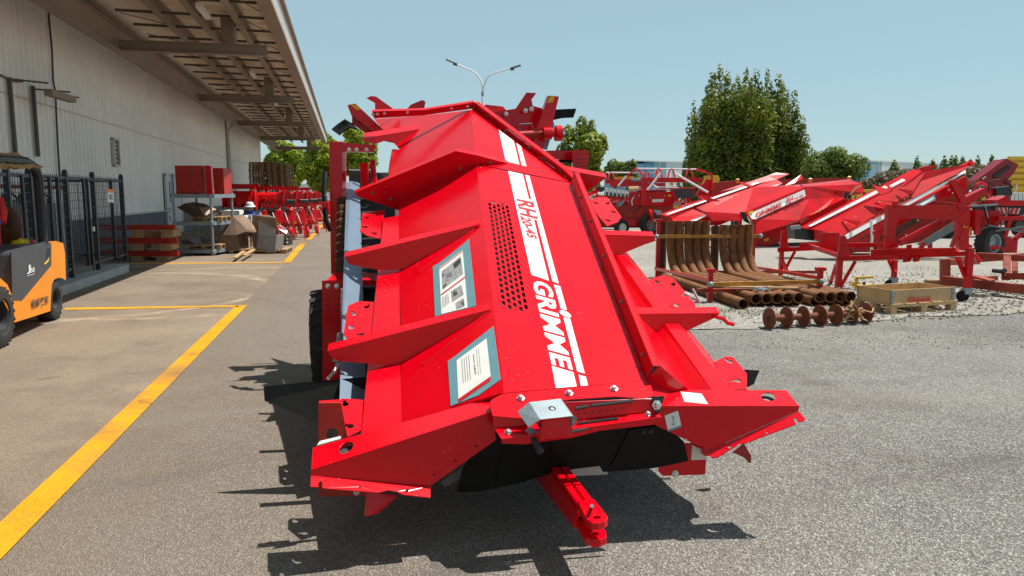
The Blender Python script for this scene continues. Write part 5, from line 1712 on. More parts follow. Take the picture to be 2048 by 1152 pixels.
for i, (a, b) in enumerate((((476, 512), (505, 494)), ((470, 516), (487, 503)), ((488, 511), (508, 499)))):
    p, q = gnd(*a, .06 + .04 * i), gnd(*b, .06 + .05 * i)
    single(MB().beam(p, q, .07, .04), 'timber_block', 'new_wood', ('longest', 'shortest', 'middle')[i] + ' loose timber between the two stacks of bent sheets', 'timber', p, 'loose timbers between the stacks')
# pale crate and big white panels behind
single(front(436, 421, 479, 430, 22.5, .9), 'flat_crate', 'paper', 'low pale crate in front of the dark red machines', 'crate', gnd(457, 470))
single(MB().plate([at(462, 432, 21.4), at(497, 430, 21.5), at(486, 452, 21.2), at(470, 448, 21.2)], .03), 'white_panel', 'door_white', 'pale triangular panel behind the left stack of sheets', 'panel', at(478, 452, 21.2))
single(front(440, 431, 500, 470, 23.4, .1), 'white_panel', 'cabinet_blue', 'pale upright panel behind the rack post', 'panel', gnd(470, 468))
# worker in a pale hat behind the stacks
YP = 22.0
wp = Vector((at(505, 420, YP).x, YP, 0))
J, E_, Rr = body((0, 0, .48), (0, -.10, .88), (0, -.16, 1.05), (0, -.20, 1.14), (-.19, -.10, .98), (-.26, -.22, .74), (-.16, -.42, .66), (.19, -.10, .98), (.26, -.22, .74), (.16, -.42, .66),
                 (-.1, 0, .46), (-.14, -.42, .5), (-.14, -.40, .06), (-.15, -.55, .04), (.1, 0, .46), (.14, -.42, .5), (.14, -.40, .06), (.15, -.55, .04))
pe = skin_person('person', 'person in a blue jacket and pale hat sitting behind the sheet stacks', wp, J, E_, Rr, 'blue_cloth', None)
MB().tube([(0, .0, .42), (0, -.03, .6), (0, -.08, .82), (0, -.11, .95), (0, -.14, 1.03)], [.17, .17, .19, .18, .08], 14).build('jacket', 'blue_cloth', pe, smooth=True)
MB().plate([(-.08, -.32, 1.0), (.08, -.32, 1.0), (.10, -.30, .62), (-.10, -.30, .62)], .05).build('shirt_front', 'white_cloth', pe)
sleeve(pe, [(-.17, -.10, .99), (-.25, -.20, .78), (-.17, -.40, .67)], [.08, .07, .05], 'blue_cloth')
sleeve(pe, [(.17, -.10, .99), (.25, -.20, .78), (.17, -.40, .67)], [.08, .07, .05], 'blue_cloth')
hd = face_parts(pe, (0, -.20, 1.15), (0, -1, -.3))
MB().lathe([(.155, .0), (.15, .02), (.115, .035), (.105, .10), (.07, .135), (0, .14)], (0, -.20, 1.22), (0, -.1, 1), 14).build('hat', 'white_cloth', hd, smooth=True)
hand(pe, (-.16, -.42, .66), (.2, -1, -.2)); hand(pe, (.16, -.42, .66), (-.2, -1, -.2))
mb = MB().box(wp + Vector((0, .02, .38)), (.36, .36, .05))
for x in (-.14, .14):
    for y in (-.14, .14):
        mb.box(wp + Vector((x, .02 + y, .178)), (.04, .04, .355))
single(mb, 'stool', 'pallet_wood', 'wooden stool under the person in the pale hat', 'stool', wp)

# ------------------------------------------------------------------ tall stacks of pallets at the end of the building
ORD = ('first second third fourth fifth sixth seventh eighth ninth tenth eleventh twelfth thirteenth fourteenth fifteenth sixteenth seventeenth eighteenth nineteenth twentieth '
       'twenty-first twenty-second twenty-third twenty-fourth').split()
random.seed(9)
YPA = 46.0
proto = None
for c, px in enumerate((520, 546, 571)):
    x = at(px, 400, YPA).x
    n = 24 - (c == 2)
    for i in range(n):
        lab = '%s pallet from the ground in the %s pallet stack at the warehouse end' % (ORD[i], ('left', 'middle', 'right')[c])
        loc = (x + random.uniform(-.03, .03), YPA + random.uniform(-.05, .05), i * .145)
        if proto is None:
            proto = pallet('pallet', lab, loc, .80, 1.2, .14, 'pallet_wood_dark', 0, 'pallets stacked at the warehouse end')
        else:
            o = proto.copy(); COL.objects.link(o); o['label'] = lab; o.location = loc; o.rotation_euler = (0, 0, random.uniform(-.03, .03))

# ------------------------------------------------------------------ rows of red field machines by the wall
def ridger(loc, label, group, rz=0.0, sc=1.0):
    t = thing('ridging_machine', label, 'farm machine', (0, 0, 0), group)
    for x in (-.55, .55):
        oct_ = [Vector((x, .42 * math.cos(a) * (1.0 if math.sin(a) < .2 else .8), .42 + .42 * math.sin(a))) for a in [2 * math.pi * (k + .5) / 10 for k in range(10)]]
        o = MB().prism(oct_, Vector((.03, 0, 0))).build('side_plate', 'red_paint_yard', t)
        MB().plate([Vector((x - .006, -.2, .55)), Vector((x - .006, -.02, .60)), Vector((x - .006, -.02, .66)), Vector((x - .006, -.2, .62))], .004, toward=Vector((-9, 0, 0))).build('marking', 'white_decal', o)
    MB().lathe([(0, -.54), (.30, -.54), (.30, .54), (0, .54)], (0, 0, .42), (1, 0, 0), 10).build('drum', 'red_paint_yard', t)
    for x in (-.3, 0, .3):
        MB().box((x, -.3, .3), (.16, .12, .4)).build('shield', 'red_paint_yard', t, bevel=.02)
    MB().beam(Vector((-.7, .05, .9)), Vector((.7, .05, .9)), .12, .12).build('toolbar', 'red_paint_yard', t)
    t.location = Vector(loc); t.rotation_euler = (0, 0, rz)
    return t
src = None
for k, (px, py, Y) in enumerate(((480, 421, 27.5), (500, 419, 31), (531, 421, 29.5), (548, 418, 33.5), (565, 419, 31.5), (590, 418, 34))):
    p = at(px, py, Y)
    nth = 'first second third fourth fifth sixth'.split()[k]
    gl = '%s dark red ridging machine from the left along the warehouse wall' % nth
    if src is None:
        src = ridger(p, gl, 'ridging machines along the wall', .2)
    else:
        clone(src, p, .2, gl)
    pt_ = Vector((p.x, p.y, 0))
    tb = MB().box(pt_ + UP * (p.z - .05), (1.3, .9, .1))
    for x in (-.55, .55):
        for y in (-.35, .35):
            tb.box(pt_ + Vector((x, y, (p.z - .1) / 2)), (.08, .08, p.z - .1))
    single(tb, 'steel_stand', 'dark_steel', 'dark stand under the %s red ridging machine from the left' % nth, 'stand', pt_, 'stands under the ridging machines')
def cultivator(loc, label, group, rz=0.0):
    t = thing('row_cultivator', label, 'farm machine', (0, 0, 0), group)
    for x in (-.62, -.22, .18, .58):
        h = [Vector((x - .16, -.12, .62)), Vector((x + .18, -.12, .60)), Vector((x + .12, -.04, .98)), Vector((x + .02, -.02, 1.02))]
        MB().prism(h, Vector((0, .12, .02))).build('hood', 'red_paint_yard', t, bevel=.01)
        MB().box((x + .02, -.2, .52), (.10, .14, .10)).build('clamp', 'red_paint_old_and_shade', t)
        MB().tube([(x - .1, -.1, .95), (x - .02, -.22, .7), (x + .1, -.16, .42)], .022, 6).build('spring', 'zinc_bolt', t)
        MB().tube([(x + .1, .1, 1.25), (x + .16, .0, 1.38), (x + .26, .08, 1.22)], .02, 6).build('hose', 'black_rubber', t)
    MB().box((.3, .05, 1.32), (.34, .22, .14)).build('gearbox', 'dark_steel', t, bevel=.02)
    MB().tube([(-.55, .2, 1.25), (-.2, .1, 1.55), (.1, .25, 1.7)], .03, 6).build('stay', 'red_paint_yard', t)
    MB().beam(Vector((-.7, .2, 1.2)), Vector((.8, .2, 1.2)), .12, .14).build('toolbar', 'red_paint_yard', t)
    MB().beam(Vector((-.7, .2, .5)), Vector((.8, .2, .5)), .10, .10).build('toolbar', 'red_paint_yard', t)
    for x in (-.55, -.1, .35, .7):
        MB().tube([(x, .1, .6), (x, -.1, .45), (x + .02, -.22, .2), (x + .04, -.12, .02)], [.035, .03, .028, .015], 6).build('tine', 'red_paint_yard', t)
    for x in (-.35, .3):
        MB().lathe([(0, -.05), (.17, -.05), (.2, -.03), (.2, .03), (.17, .05), (0, .05)], (x, -.3, .2), (1, 0, 0), 16).build('disc_wheel', 'red_paint_yard', t)
    MB().box((-.15, -.22, .52), (.2, .03, .14)).build('sticker', 'yellow_sticker', t)
    MB().beam(Vector((.0, .2, 1.2)), Vector((.1, .25, 1.75)), .08, .08).build('mast', 'red_paint_yard', t)
    MB().lathe([(0, -.06), (.26, -.06), (.26, .06), (0, .06)], (.1, .3, 1.45), (0, 1, 0), 12).build('gear_cover', 'red_paint_yard', t)
    t.location = Vector(loc); t.rotation_euler = (0, 0, rz)
    return t
src = None
for k, (px, py, Y, rz) in enumerate(((566, 470, 26.0, .3), (594, 468, 27.5, .5), (604, 452, 36.5, .4), (615, 461, 30.5, .5), (633, 454, 34.5, .5))):
    gl = '%s bright red row cultivator from the left, in the sun beside the yellow line' % 'first second third fourth fifth'.split()[k]
    p = gnd(px, py); p = Vector((at(px, py, Y).x, Y, 0))
    if src is None:
        src = cultivator(p, gl, 'row cultivators beside the yellow line', rz)
    else:
        clone(src, p, rz, gl)
# small black bracket table near the sheets, with a grey part on it
p = gnd(575, 490)
mb = MB().box(p + UP * .30, (.26, .4, .03))
for x in (-.1, .1):
    mb.box(p + Vector((x, 0, .14)), (.03, .35, .28))
    mb.box(p + Vector((x * .2, 0, .08 + x * .5)), (.22, .3, .02))
single(mb, 'bracket_stand', 'dark_steel', 'small black bracket stand beside the right sheet stack', 'stand', p)
p = at(560, 462, 21.5)
mb = MB().tube([p + Vector((-.14, 0, .02)), p + Vector((0, 0, .10)), p + Vector((.14, 0, 0)), p + Vector((.22, .02, -.14))], [.05, .09, .08, .05], 8)
single(mb, 'engine_part', 'tank_grey', 'grey engine part lying in a red tray by the sheet stack', 'machine part', p, smooth=40)
mb = MB().plate([at(553, 449, 21.4), at(575, 462, 21.3), at(573, 468, 21.2), at(557, 458, 21.2)], .05)
single(mb, 'steel_tray', 'red_paint_yard', 'small red tray beside the right sheet stack', 'tray', at(565, 468, 21.3))
# ------------------------------------------------------------------ right yard
RY = 'red_paint_yard'
EX = Vector((1, 0, 0))
class Kit:
    """parts of one thing, drawn on upright planes at a given distance"""
    def __init__(self, root, Y, m=RY, lat=EX):
        self.r, self.Y, self.m, self.lat = root, Y, m, lat
    def p(self, x, y, dy=0.0):
        return at(x, y, self.Y + dy)
    def poly(self, name, pts, th=.03, m=None, dy=0.0, parent=None, lat=None, bevel=0.0):
        pl = Plane(at(pts[0][0], pts[0][1], self.Y + dy), lat or self.lat, UP)
        mb = MB().plate([pl(*q) for q in pts], th)
        return mb.build(name, m or self.m, parent or self.r, bevel=bevel)
    def free(self, name, pts, th=.03, m=None, parent=None):
        """polygon whose points carry their own distance"""
        return MB().plate([at(q[0], q[1], self.Y + q[2]) for q in pts], th).build(name, m or self.m, parent or self.r)
    def bar(self, name, a, b, w, m=None, h=None, parent=None):
        A, B = self.p(*a), self.p(*b)
        return MB().beam(A, B, w, h or w).build(name, m or self.m, parent or self.r)
    def tube(self, name, pts, r, m=None, parent=None, n=7):
        return MB().tube([self.p(*q) for q in pts], r, n).build(name, m or self.m, parent or self.r, smooth=True)

# ---- rusty bent pipes in their rack
pr = .078
rk = thing('pipe_rack', 'red and amber rack holding the rusty bent pipes', 'rack', gnd(1400, 590))
YF, YBK = 10.45, 14.0
def g2(px, py):
    p = gnd(px, py)
    return p
zrow = .34
base_front = [(1513, 598), (1534, 597.5), (1555, 597), (1575.5, 596.5), (1598, 596), (1641, 595), (1661, 595), (1681.5, 594), (1702, 594)]
tops = [(1343, 442), (1360, 442), (1378, 442), (1395, 442), (1412, 442), (1448, 450), (1466, 450), (1482, 450), (1498.5, 449)]
for i, (f, tp) in enumerate(zip(base_front, tops)):
    yf = YF + (.0 if i < 5 else .05)
    a = at(f[0], f[1], yf)
    zc = a.z
    yb = 13.9 - .02 * i
    tb = at(tp[0], tp[1], yb)
    b = Vector((tb.x, yb, zc))
    d = (b - a).normalized()
    R_ = .55
    path = [a, lerp(a, b, .5), b - d * R_]
    for k in range(1, 8):
        an = math.pi / 2 * k / 8
        path.append(b - d * R_ + d * R_ * math.sin(an) + UP * R_ * (1 - math.cos(an)))
    path += [b + UP * R_, Vector((b.x, b.y, tb.z))]
    mb = MB().tube(path, pr, 14, cap=False)
    mb.tube([p for p in path[:3]], pr * .86, 14, cap=False)
    dd = (path[1] - path[0]).normalized()
    mb.lathe([(pr, 0), (pr * .86, 0), (pr * .86, .02)], a, dd, 14)
    mb.tube(path[-2:], pr * .86, 14, cap=False)
    mb.lathe([(pr, 0), (pr * .86, 0)], path[-1], UP, 14)
    side_w = 'left group of five' if i < 5 else 'right group of four'
    lab = '%s rusty bent pipe from the left, %s, upper layer' % ('first second third fourth fifth'.split()[i if i < 5 else i - 5], side_w)
    single(mb, 'bent_pipe', 'rust', lab, 'pipe', a, 'rusty bent pipes in the rack', smooth=50)
low = [(1487, 612), (1506, 613), (1528, 612), (1550, 612), (1570, 612), (1592, 612), (1630, 610), (1655, 609), (1678, 608), (1692, 607)]
for i, f in enumerate(low):
    yf = YF + .12 + random.uniform(-.05, .05) + (0 if i else -.35)
    zc = .085
    a = gnd(f[0], f[1], zc); a = Vector((at(f[0], f[1], yf).x, yf, zc))
    b = Vector((a.x - .42, 13.8, zc))
    mb = MB().tube([a, b], pr, 14, cap=False)
    mb.tube([a, b], pr * .86, 14, cap=False)
    mb.lathe([(pr, 0), (pr * .86, 0)], a, b - a, 14)
    single(mb, 'straight_pipe', 'rust', '%s rusty pipe from the left in the bottom layer of the rack' % ('first second third fourth fifth sixth seventh eighth ninth tenth'.split()[i]), 'pipe', a, 'rusty pipes lying in the bottom layer', smooth=50)
# dark upright pipes behind
for i, (px, py) in enumerate(((1326, 444), (1431, 452))):
    t_ = at(px, py, 14.25)
    mb = MB().tube([Vector((t_.x, 14.25, .05)), t_], pr, 14, cap=False)
    single(mb, 'upright_pipe', 'rust_dark', 'dark upright rusty pipe at the %s of the pipe rack' % ('left end', 'gap')[i], 'pipe', Vector((t_.x, 14.25, 0)), smooth=50)
for (x, y0, y1, Y) in ((1317, 441, 560, 14.1), (1421, 541, 606, 10.95), (1508, 441, 520, 14.1), (1641, 538, 575, 11.1)):
    a, b = at(x, y0, Y), at(x, y1, Y)
    po = MB().beam(Vector((a.x, Y, 0)), a, .07, .07).build('post', RY, rk)
    MB().box(a, (.13, .12, .05)).build('post_head', RY, po)
for a, b, Ya, Yb in (((1313, 473), (1521, 472), 13.75, 13.75), ((1421, 569), (1643, 563), 10.9, 11.05)):
    o = MB().beam(at(*a, Ya), at(*b, Yb), .05, .06).build('cross_bar', 'amber_bar', rk)
    for q, Yq in ((a, Ya), (b, Yb)):
        MB().ball(at(*q, Yq - .03), .045, 8, 6).build('end_bolt', 'galvanised', o)
MB().beam(at(1311, 537, 13.9), at(1421, 562, 10.95), .05, .05).build('side_bar', RY, rk)
MB().beam(at(1512, 535, 13.9), at(1640, 556, 11.1), .05, .05).build('side_bar', RY, rk)
for Y in (11.0, 13.6):
    MB().beam(Vector((at(1421, 600, Y).x - .2, Y, .18 if Y < 12 else .18)), Vector((at(1660, 600, Y).x - .2, Y, .18)), .06, .05).build('bearer', 'red_oxide', rk)
mb = MB().beam(at(1459, 574, 10.9), at(1596, 576, 10.8), .07, .025)
single(mb, 'wooden_batten', 'new_wood', 'thin pale batten lying across the rusty pipes', 'batten', at(1527, 575, 10.85))
mb = MB()
random.seed(21)
for k in range(7):
    c = at(1512 + k * 2.5, 579, 10.72)
    mb.tube([c + Vector((random.uniform(-.09, .09), random.uniform(-.06, .06), random.uniform(-.02, .04))) for _ in range(5)], .006, 5)
single(mb, 'wire_tangle', 'galvanised', 'small tangle of wire on the pipes below the batten', 'wire', at(1512, 579, 10.72))
# ---- axle with rusty discs
ax0, ax1 = Vector((gnd(1539, 659).x, gnd(1539, 659).y + .02, .13)), Vector((gnd(1745, 646).x, gnd(1745, 646).y + .02, .13))
dx = thing('disc_axle', 'rusty axle with seven thin discs lying at the gravel edge', 'axle', lerp(ax0, ax1, .5) - UP * .13)
MB().cyl(ax0, ax1, .038, 14).build('shaft', 'rust_red', dx, smooth=True)
xs = (1541, 1572, 1603, 1634, 1664, 1693, 1722)
d_ = (ax1 - ax0).normalized()
random.seed(4)
for i, x in enumerate(xs):
    t = (x - xs[0]) / (xs[-1] - xs[0])
    c = lerp(ax0, ax1 - d_ * .1, t)
    tilt = (d_ + Vector((0, random.uniform(-.05, .05), random.uniform(-.05, .05)))).normalized()
    MB().lathe([(.036, -.007), (.128, -.007), (.128, .007), (.036, .007)], c, tilt, 24).build('disc', 'rust_red', dx, smooth=30)
MB().lathe([(.016, -.012), (.038, -.012), (.038, 0)], ax0, d_, 12).build('bore', 'rust_dark', dx)
mb = MB()
for k in range(14):
    c = lerp(ax0, ax1, .80) + Vector((random.uniform(-.1, .1), -.05, random.uniform(-.06, .10)))
    mb.tube([c, c + Vector((random.uniform(-.1, .1), random.uniform(-.06, .06), random.uniform(-.08, .1))), c + Vector((random.uniform(-.15, .15), 0, random.uniform(-.1, .05)))], .010, 5)
single(mb, 'rope_bundle', 'new_wood', 'frayed straw rope wound on the disc axle', 'rope', lerp(ax0, ax1, .8))
# ---- crate on its pallet
c0, c1 = gnd(1781, 630), gnd(1907, 621.5)
u = (c1 - c0); ln = u.length; u.normalize(); w_ = Vector((-u.y, u.x, 0))
cr = thing('wooden_crate', 'low wooden collar crate with red lettering on a pallet', 'crate', c0)
a = c0; L_ = ln
zb, zt_ = .150, .325
wd = .6
for nm, p, q in (('front_board', a, a + u * L_), ('end_board', a + u * L_, a + u * L_ + w_ * wd), ('back_board', a + u * L_ + w_ * wd, a + w_ * wd), ('end_board', a + w_ * wd, a)):
    n_ = (q - p).normalized()
    pr_ = [p + UP * zb, q + UP * zb, q + UP * zt_, p + UP * zt_]
    inn = UP.cross(n_).normalized() * .025
    MB().prism(pr_, inn).build(nm, 'new_wood', cr, bevel=.004)
for s_ in (.015, L_ - .035):
    for q in (zb + .0, zb + .085):
        MB().box(a + u * s_ - w_ * .006 + UP * (q + .05), (.05, .012, .07), Matrix((u, w_, UP)).transposed()).build('hinge', 'galvanised', cr)
CF = Plane(a - w_ * .004, u, UP)
text_mesh('GRIMME', [CF(1815, 604.5), CF(1862, 603), CF(1862, 596), CF(1815, 597.5)], .03).build('lettering', 'red_decal', cr)
MB().face(CF(1816, 594.6), CF(1861, 592.8), CF(1861, 594.2), CF(1816, 596)).build('lettering_bar', 'red_decal', cr)
ang = math.atan2(u.y, u.x)
pallet('pallet', 'pale wooden pallet under the lettered crate', a + u * L_ / 2 + w_ * wd / 2 - UP * 0, L_ + .06, wd + .06, .145, 'new_wood', ang)
mb = MB().tube([at(1712, 569, 10.5), at(1743, 597, 10.3), at(1745, 602, 10.4)], .03, 6)
ft = thing('yellow_tool_frame', 'yellow tool frame standing in and behind the crate', 'frame', gnd(1730, 600))
ORIGIN[ft.name] = ft.location.copy()
KT = Kit(ft, 10.75, 'slat_yellow')
KT.bar('rail', (1703, 566), (1742, 594), .05); KT.bar('rail', (1712, 556), (1746, 554), .04, h=.03)
KT.bar('rail', (1712, 556), (1714, 568), .04); KT.bar('handle', (1728, 564), (1729, 582), .03, 'dark_steel')
KT.poly('box', [(1722, 573), (1750, 571), (1753, 583), (1724, 586)], .2)
KT.bar('rail', (1752, 580), (1772, 578), .06)
KT.bar('rail', (1740, 588), (1812, 584), .05, RY)
# ---- red gantry trolley
gt = thing('gantry_frame', 'red portal frame on casters beside the rusty pipes', 'frame', gnd(1760, 580))
K = Kit(gt, 12.0)
def leg(px, py0, py1, Y, w, parent=None, caster=False):
    b = at(px, py1, Y)
    t_ = at(px, py0, Y)
    o = MB().beam(Vector((b.x, Y, .0 if not caster else .20)), Vector((b.x, Y, t_.z)), w, w, up=Vector((0, 1, 0))).build('leg', RY, gt)
    if caster:
        MB().prism([Vector((b.x - .05, Y - .05, .12)), Vector((b.x + .05, Y - .05, .12)), Vector((b.x + .06, Y - .05, .21)), Vector((b.x - .06, Y - .05, .21))], Vector((0, .1, 0))).build('caster_fork', 'galvanised', o)
        c = Vector((b.x - .06, Y, .085))
        MB().lathe([(0, -.025), (.085, -.025), (.085, .025), (0, .025)], c, Vector((.3, 1, 0)), 14).build('caster_wheel', 'black_rubber', o, smooth=30)
    return o
leg(1561, 500, 553, 14.6, .075); leg(1676, 516, 577, 12.7, .09); leg(1786, 520, 580, 12.45, .07, caster=True); leg(1932, 496, 605, 11.05, .085, caster=True)
def bar3(name, a, Ya, b, Yb, w, h=None, m=RY):
    return MB().beam(at(*a, Ya), at(*b, Yb), w, h or w).build(name, m, gt)
bar3('brace', (1562, 515), 14.5, (1575, 545), 14.3, .05); bar3('brace', (1590, 503), 14.4, (1570, 540), 14.5, .05)
bar3('brace', (1711, 522), 12.6, (1682, 572), 12.7, .055); bar3('brace', (1672, 530), 12.9, (1658, 575), 13.3, .05)
bar3('brace', (1915, 515), 11.2, (1930, 552), 11.05, .05); bar3('brace', (1778, 520), 12.5, (1790, 545), 12.4, .05)
bar3('base_beam', (1556, 500), 14.6, (1676, 494), 14.0, .08); bar3('base_beam', (1674, 517), 12.7, (1805, 513), 12.3, .09, .08)
bar3('base_beam', (1745, 505), 12.4, (1915, 502), 11.3, .10, .10); bar3('base_beam', (1800, 512), 12.3, (1940, 507), 11.1, .08, .07)
bar3('cross_beam', (1600, 490), 14.2, (1770, 490), 13.2, .08); bar3('cross_beam', (1620, 492), 14, (1680, 512), 12.8, .07)
# angled shoes
for pts, Y in (([(1564, 461), (1572, 461), (1578, 496), (1560, 497)], 14.5), ([(1681, 472), (1691, 472), (1700, 512), (1676, 514)], 12.65), ([(1770, 475), (1790, 476), (1798, 495), (1770, 497)], 12.3), ([(1817, 490), (1824, 489), (1822, 523), (1808, 525)], 12.0), ([(1845, 484), (1853, 484), (1838, 523), (1828, 524)], 11.9), ([(1643, 466), (1679, 465), (1673, 494), (1640, 493)], 13.6)):
    K.Y = Y
    K.poly('shoe', pts, .05)
K.Y = 11.9
# portal: two posts and deep top beam, set towards the right end
K.poly('portal_beam', [(1778, 410), (1940, 412), (1940, 441), (1915, 440), (1800, 437), (1776, 436)], .10)
K.poly('portal_post', [(1776, 410), (1796, 436), (1789, 478), (1773, 476)], .10, dy=-.005)
K.poly('portal_post', [(1914, 439), (1941, 411), (1938, 488), (1946, 492), (1938, 503), (1918, 500)], .10, dy=-.010)
K.poly('portal_horn', [(1746, 400), (1798, 404), (1792, 416), (1786, 405)], .05, dy=-.02)
K.poly('portal_horn', [(1868, 401), (1931, 406), (1921, 420), (1913, 407)], .05, dy=-.02)
K.bar('strut', (1748, 462), (1760, 495), .05); K.bar('strut', (1912, 470), (1903, 495), .05)
K.poly('sticker', [(1927, 451), (1929, 451), (1930, 454), (1936, 454), (1936, 455.5), (1927, 455)], .003, 'yellow_sticker', dy=-.03)
K.poly('sticker', [(1921, 473), (1927, 472), (1928, 478), (1921, 479)], .003, 'red_decal', dy=-.03)
K.tube('hook', [(1936, 505), (1950, 510), (1960, 523)], .03)
# ---- oxide red ladder frame on the right edge
of = thing('ladder_frame', 'rusty red steel frame lying low at the right edge', 'frame', gnd(1960, 580))
def rb(name, a, Ya, b, Yb, w, h=None):
    return MB().beam(at(*a, Ya), at(*b, Yb), w, h or w).build(name, 'red_oxide', of)
rb('beam', (1884, 560), 12.2, (2075, 582), 11.2, .10, .14); rb('beam', (1884, 524), 13.6, (2075, 510), 13.0, .09, .10)
rb('post', (1890, 520), 12.3, (1890, 572), 12.2, .13); rb('beam', (1885, 525), 12.3, (1955, 523), 13.0, .09)
rb('beam', (1955, 511), 12.6, (2075, 518), 11.8, .10); rb('post', (2014, 515), 12.0, (2014, 556), 11.7, .10)
rb('beam', (2008, 553), 11.8, (2075, 552), 11.2, .10); rb('beam', (1945, 558), 11.9, (1992, 556), 12.2, .07)
rb('plate', (1950, 552), 11.7, (1985, 562), 11.5, .22, .03); rb('post', (2030, 518), 12.6, (2030, 545), 12.4, .08)
MB().tube([at(1985, 541, 11.9), at(2003, 543, 11.8), at(2010, 541, 11.7)], .035, 8).build('pin', 'dark_steel', of)
single(MB().box(gnd(1876, 578) + UP * .08, (.42, .12, .16)), 'timber_block', 'pallet_wood', 'timber block under the left end of the rusty red frame', 'timber', gnd(1876, 578), bevel=.008)

# ---- hopper with long striped hood, right (points up to the right)
D = thing('inclined_hopper', 'red inclined hopper with striped hood rising to the right behind the portal frame', 'farm machine', gnd(1760, 510))
K = Kit(D, 18.5)
K.free('hood_panel', [(1599, 455, 0), (1827, 338, .4), (1850, 345, .1), (1630, 459, -.3)], .04)
K.free('stripe', [(1616, 451.5, -.135), (1622, 453, -.215), (1776, 375, -.0), (1770, 371, .06)], .004, 'white_decal')
K.free('stripe', [(1778, 372, .0), (1784, 375, -.02), (1811, 360.5, .05), (1805, 357.5, .10)], .004, 'white_decal')
K.free('side_slope', [(1630, 459, -.3), (1850, 345, .1), (1825, 385, -.3), (1684, 471, -.7)], .03)
K.free('rear_hood', [(1843, 343, .1), (1912, 334, .5), (1941, 320, .5), (1947, 328, .4), (1826, 396, -.3), (1800, 376, -.1)], .04)
K.free('rear_lip', [(1936, 322, .45), (1942, 317, .45), (1950, 328, .3), (1944, 332, .3)], .03)
K.free('seal_strip', [(1690, 470, -.75), (1914, 351, -.2), (1930, 340, -.1), (1932, 345, -.15), (1696, 478, -.8)], .03, 'white_decal')
K.free('rib', [(1745, 369, -.1), (1785, 381, -.4), (1762, 390, -.4)], .03); K.free('rib', [(1797, 377, -.2), (1825, 381, -.5), (1818, 388, -.5)], .03)
K.free('rib', [(1684, 438, -.35), (1721, 442, -.8), (1714, 449, -.8)], .03); K.free('rib', [(1748, 405, -.3), (1800, 408, -.8), (1780, 418, -.8)], .03)
K.poly('head_box', [(1588, 455), (1632, 461), (1634, 482), (1590, 478)], .5, 'black_plastic', dy=-.1)
K.poly('head_frame', [(1630, 460), (1682, 466), (1680, 486), (1668, 488), (1632, 482)], .1, dy=-.4)
K.poly('latch', [(1583, 452), (1601, 450), (1602, 458), (1585, 459)], .1, 'galvanised', dy=-.3)
K.free('side_wall', [(1696, 480, -.6), (1932, 352, .0), (1935, 372, .1), (1710, 500, -.4)], .04)
K.poly('lower_body', [(1690, 480), (1800, 425), (1905, 370), (1938, 372), (1938, 440), (1880, 478), (1705, 506)], .7, 'red_paint_old_and_shade', dy=.9)
K.free('conveyor_chain', [(1790, 460, -.3), (1870, 412, -.1), (1876, 420, -.1), (1795, 470, -.3)], .05, 'rust_dark')
K.free('lower_rail', [(1800, 480, -.5), (1915, 420, -.3), (1915, 428, -.3), (1803, 492, -.5)], .06)
K.free('grey_guard', [(1833, 489, -.7), (1915, 439, -.6), (1916, 457, -.6), (1853, 492, -.7)], .03, 'tank_grey')
K.free('blue_sign', [(1832, 409, -.8), (1869, 389, -.6), (1872, 399, -.6), (1841, 414, -.8)], .01, 'grey_blue_card')
K.free('sign_sheet', [(1840, 408, -.84), (1867, 393, -.65), (1869, 397, -.65), (1844, 411, -.84)], .008, 'paper')
K.poly('gantry_arm', [(1899, 362), (1911, 358), (1938, 405), (1927, 412)], .12, dy=-.3)
K.poly('bracket', [(1836, 337), (1852, 332), (1876, 330), (1858, 340), (1846, 345)], .06, dy=.3)
K.bar('support_leg', (1700, 488), (1700, 515), .08); K.bar('support_leg', (1860, 470), (1860, 513), .08)
K.bar('base_rail', (1640, 500), (1900, 500), .1)
for x, y in ((1711, 433), (1759, 404), (1691, 445), (1836, 441), (1812, 470), (1885, 372), (1898, 380), (1905, 386)):
    MB().ball(K.p(x, y, -.9), .018, 6, 5).build('bolt', 'zinc_bolt', D)
K.tube('hose', [(1720, 480, -.9), (1735, 470, -.9), (1748, 485, -.9), (1752, 500, -.9)], .015, 'black_rubber')
K.tube('jack_tube', [(1742, 440, -1.0), (1744, 470, -1.0), (1742, 525, -1.0)], .03, 'paper')

# ---- hopper with big side lettering, middle
Cc = thing('inclined_hopper', 'red open hopper with large white lettering band behind the rusty pipes', 'farm machine', gnd(1560, 500))
K = Kit(Cc, 22.5)
K.free('front_tray', [(1409, 423, -.3), (1506, 374, 1.2), (1600, 369, 1.8), (1612, 373, .6), (1490, 428, -.3), (1482, 441, -.4), (1448, 440, -.4), (1424, 441, -.4)], .03)
K.free('tray_edge', [(1409, 423, -.31), (1424, 441, -.41), (1432, 441, -.3), (1418, 425, -.2)], .02, 'black_rubber')
K.free('side_panel', [(1490, 424, -.35), (1612, 373, .55), (1618, 398, .5), (1598, 440, -.1), (1508, 470, -.6), (1500, 438, -.4)], .03)
K.free('rear_panel', [(1612, 373, .55), (1696, 361, 1.6), (1724, 368, 1.6), (1729, 386, 1.5), (1690, 394, 1.2), (1602, 447, .0), (1598, 440, -.1), (1618, 398, .5)], .03)
K.free('top_flange', [(1600, 369, 1.0), (1696, 359, 1.9), (1724, 366, 1.62), (1696, 361, 1.58), (1612, 374, .54)], .03)
bnd = K.free('lettering_band', [(1497, 428, -.42), (1609, 379, .47), (1611.5, 392, .43), (1506, 441, -.48)], .012, 'white_decal')
K.free('sticker', [(1496, 424, -.44), (1505, 421, -.38), (1506, 426, -.40), (1497, 429, -.45)], .012, 'yellow_sticker')
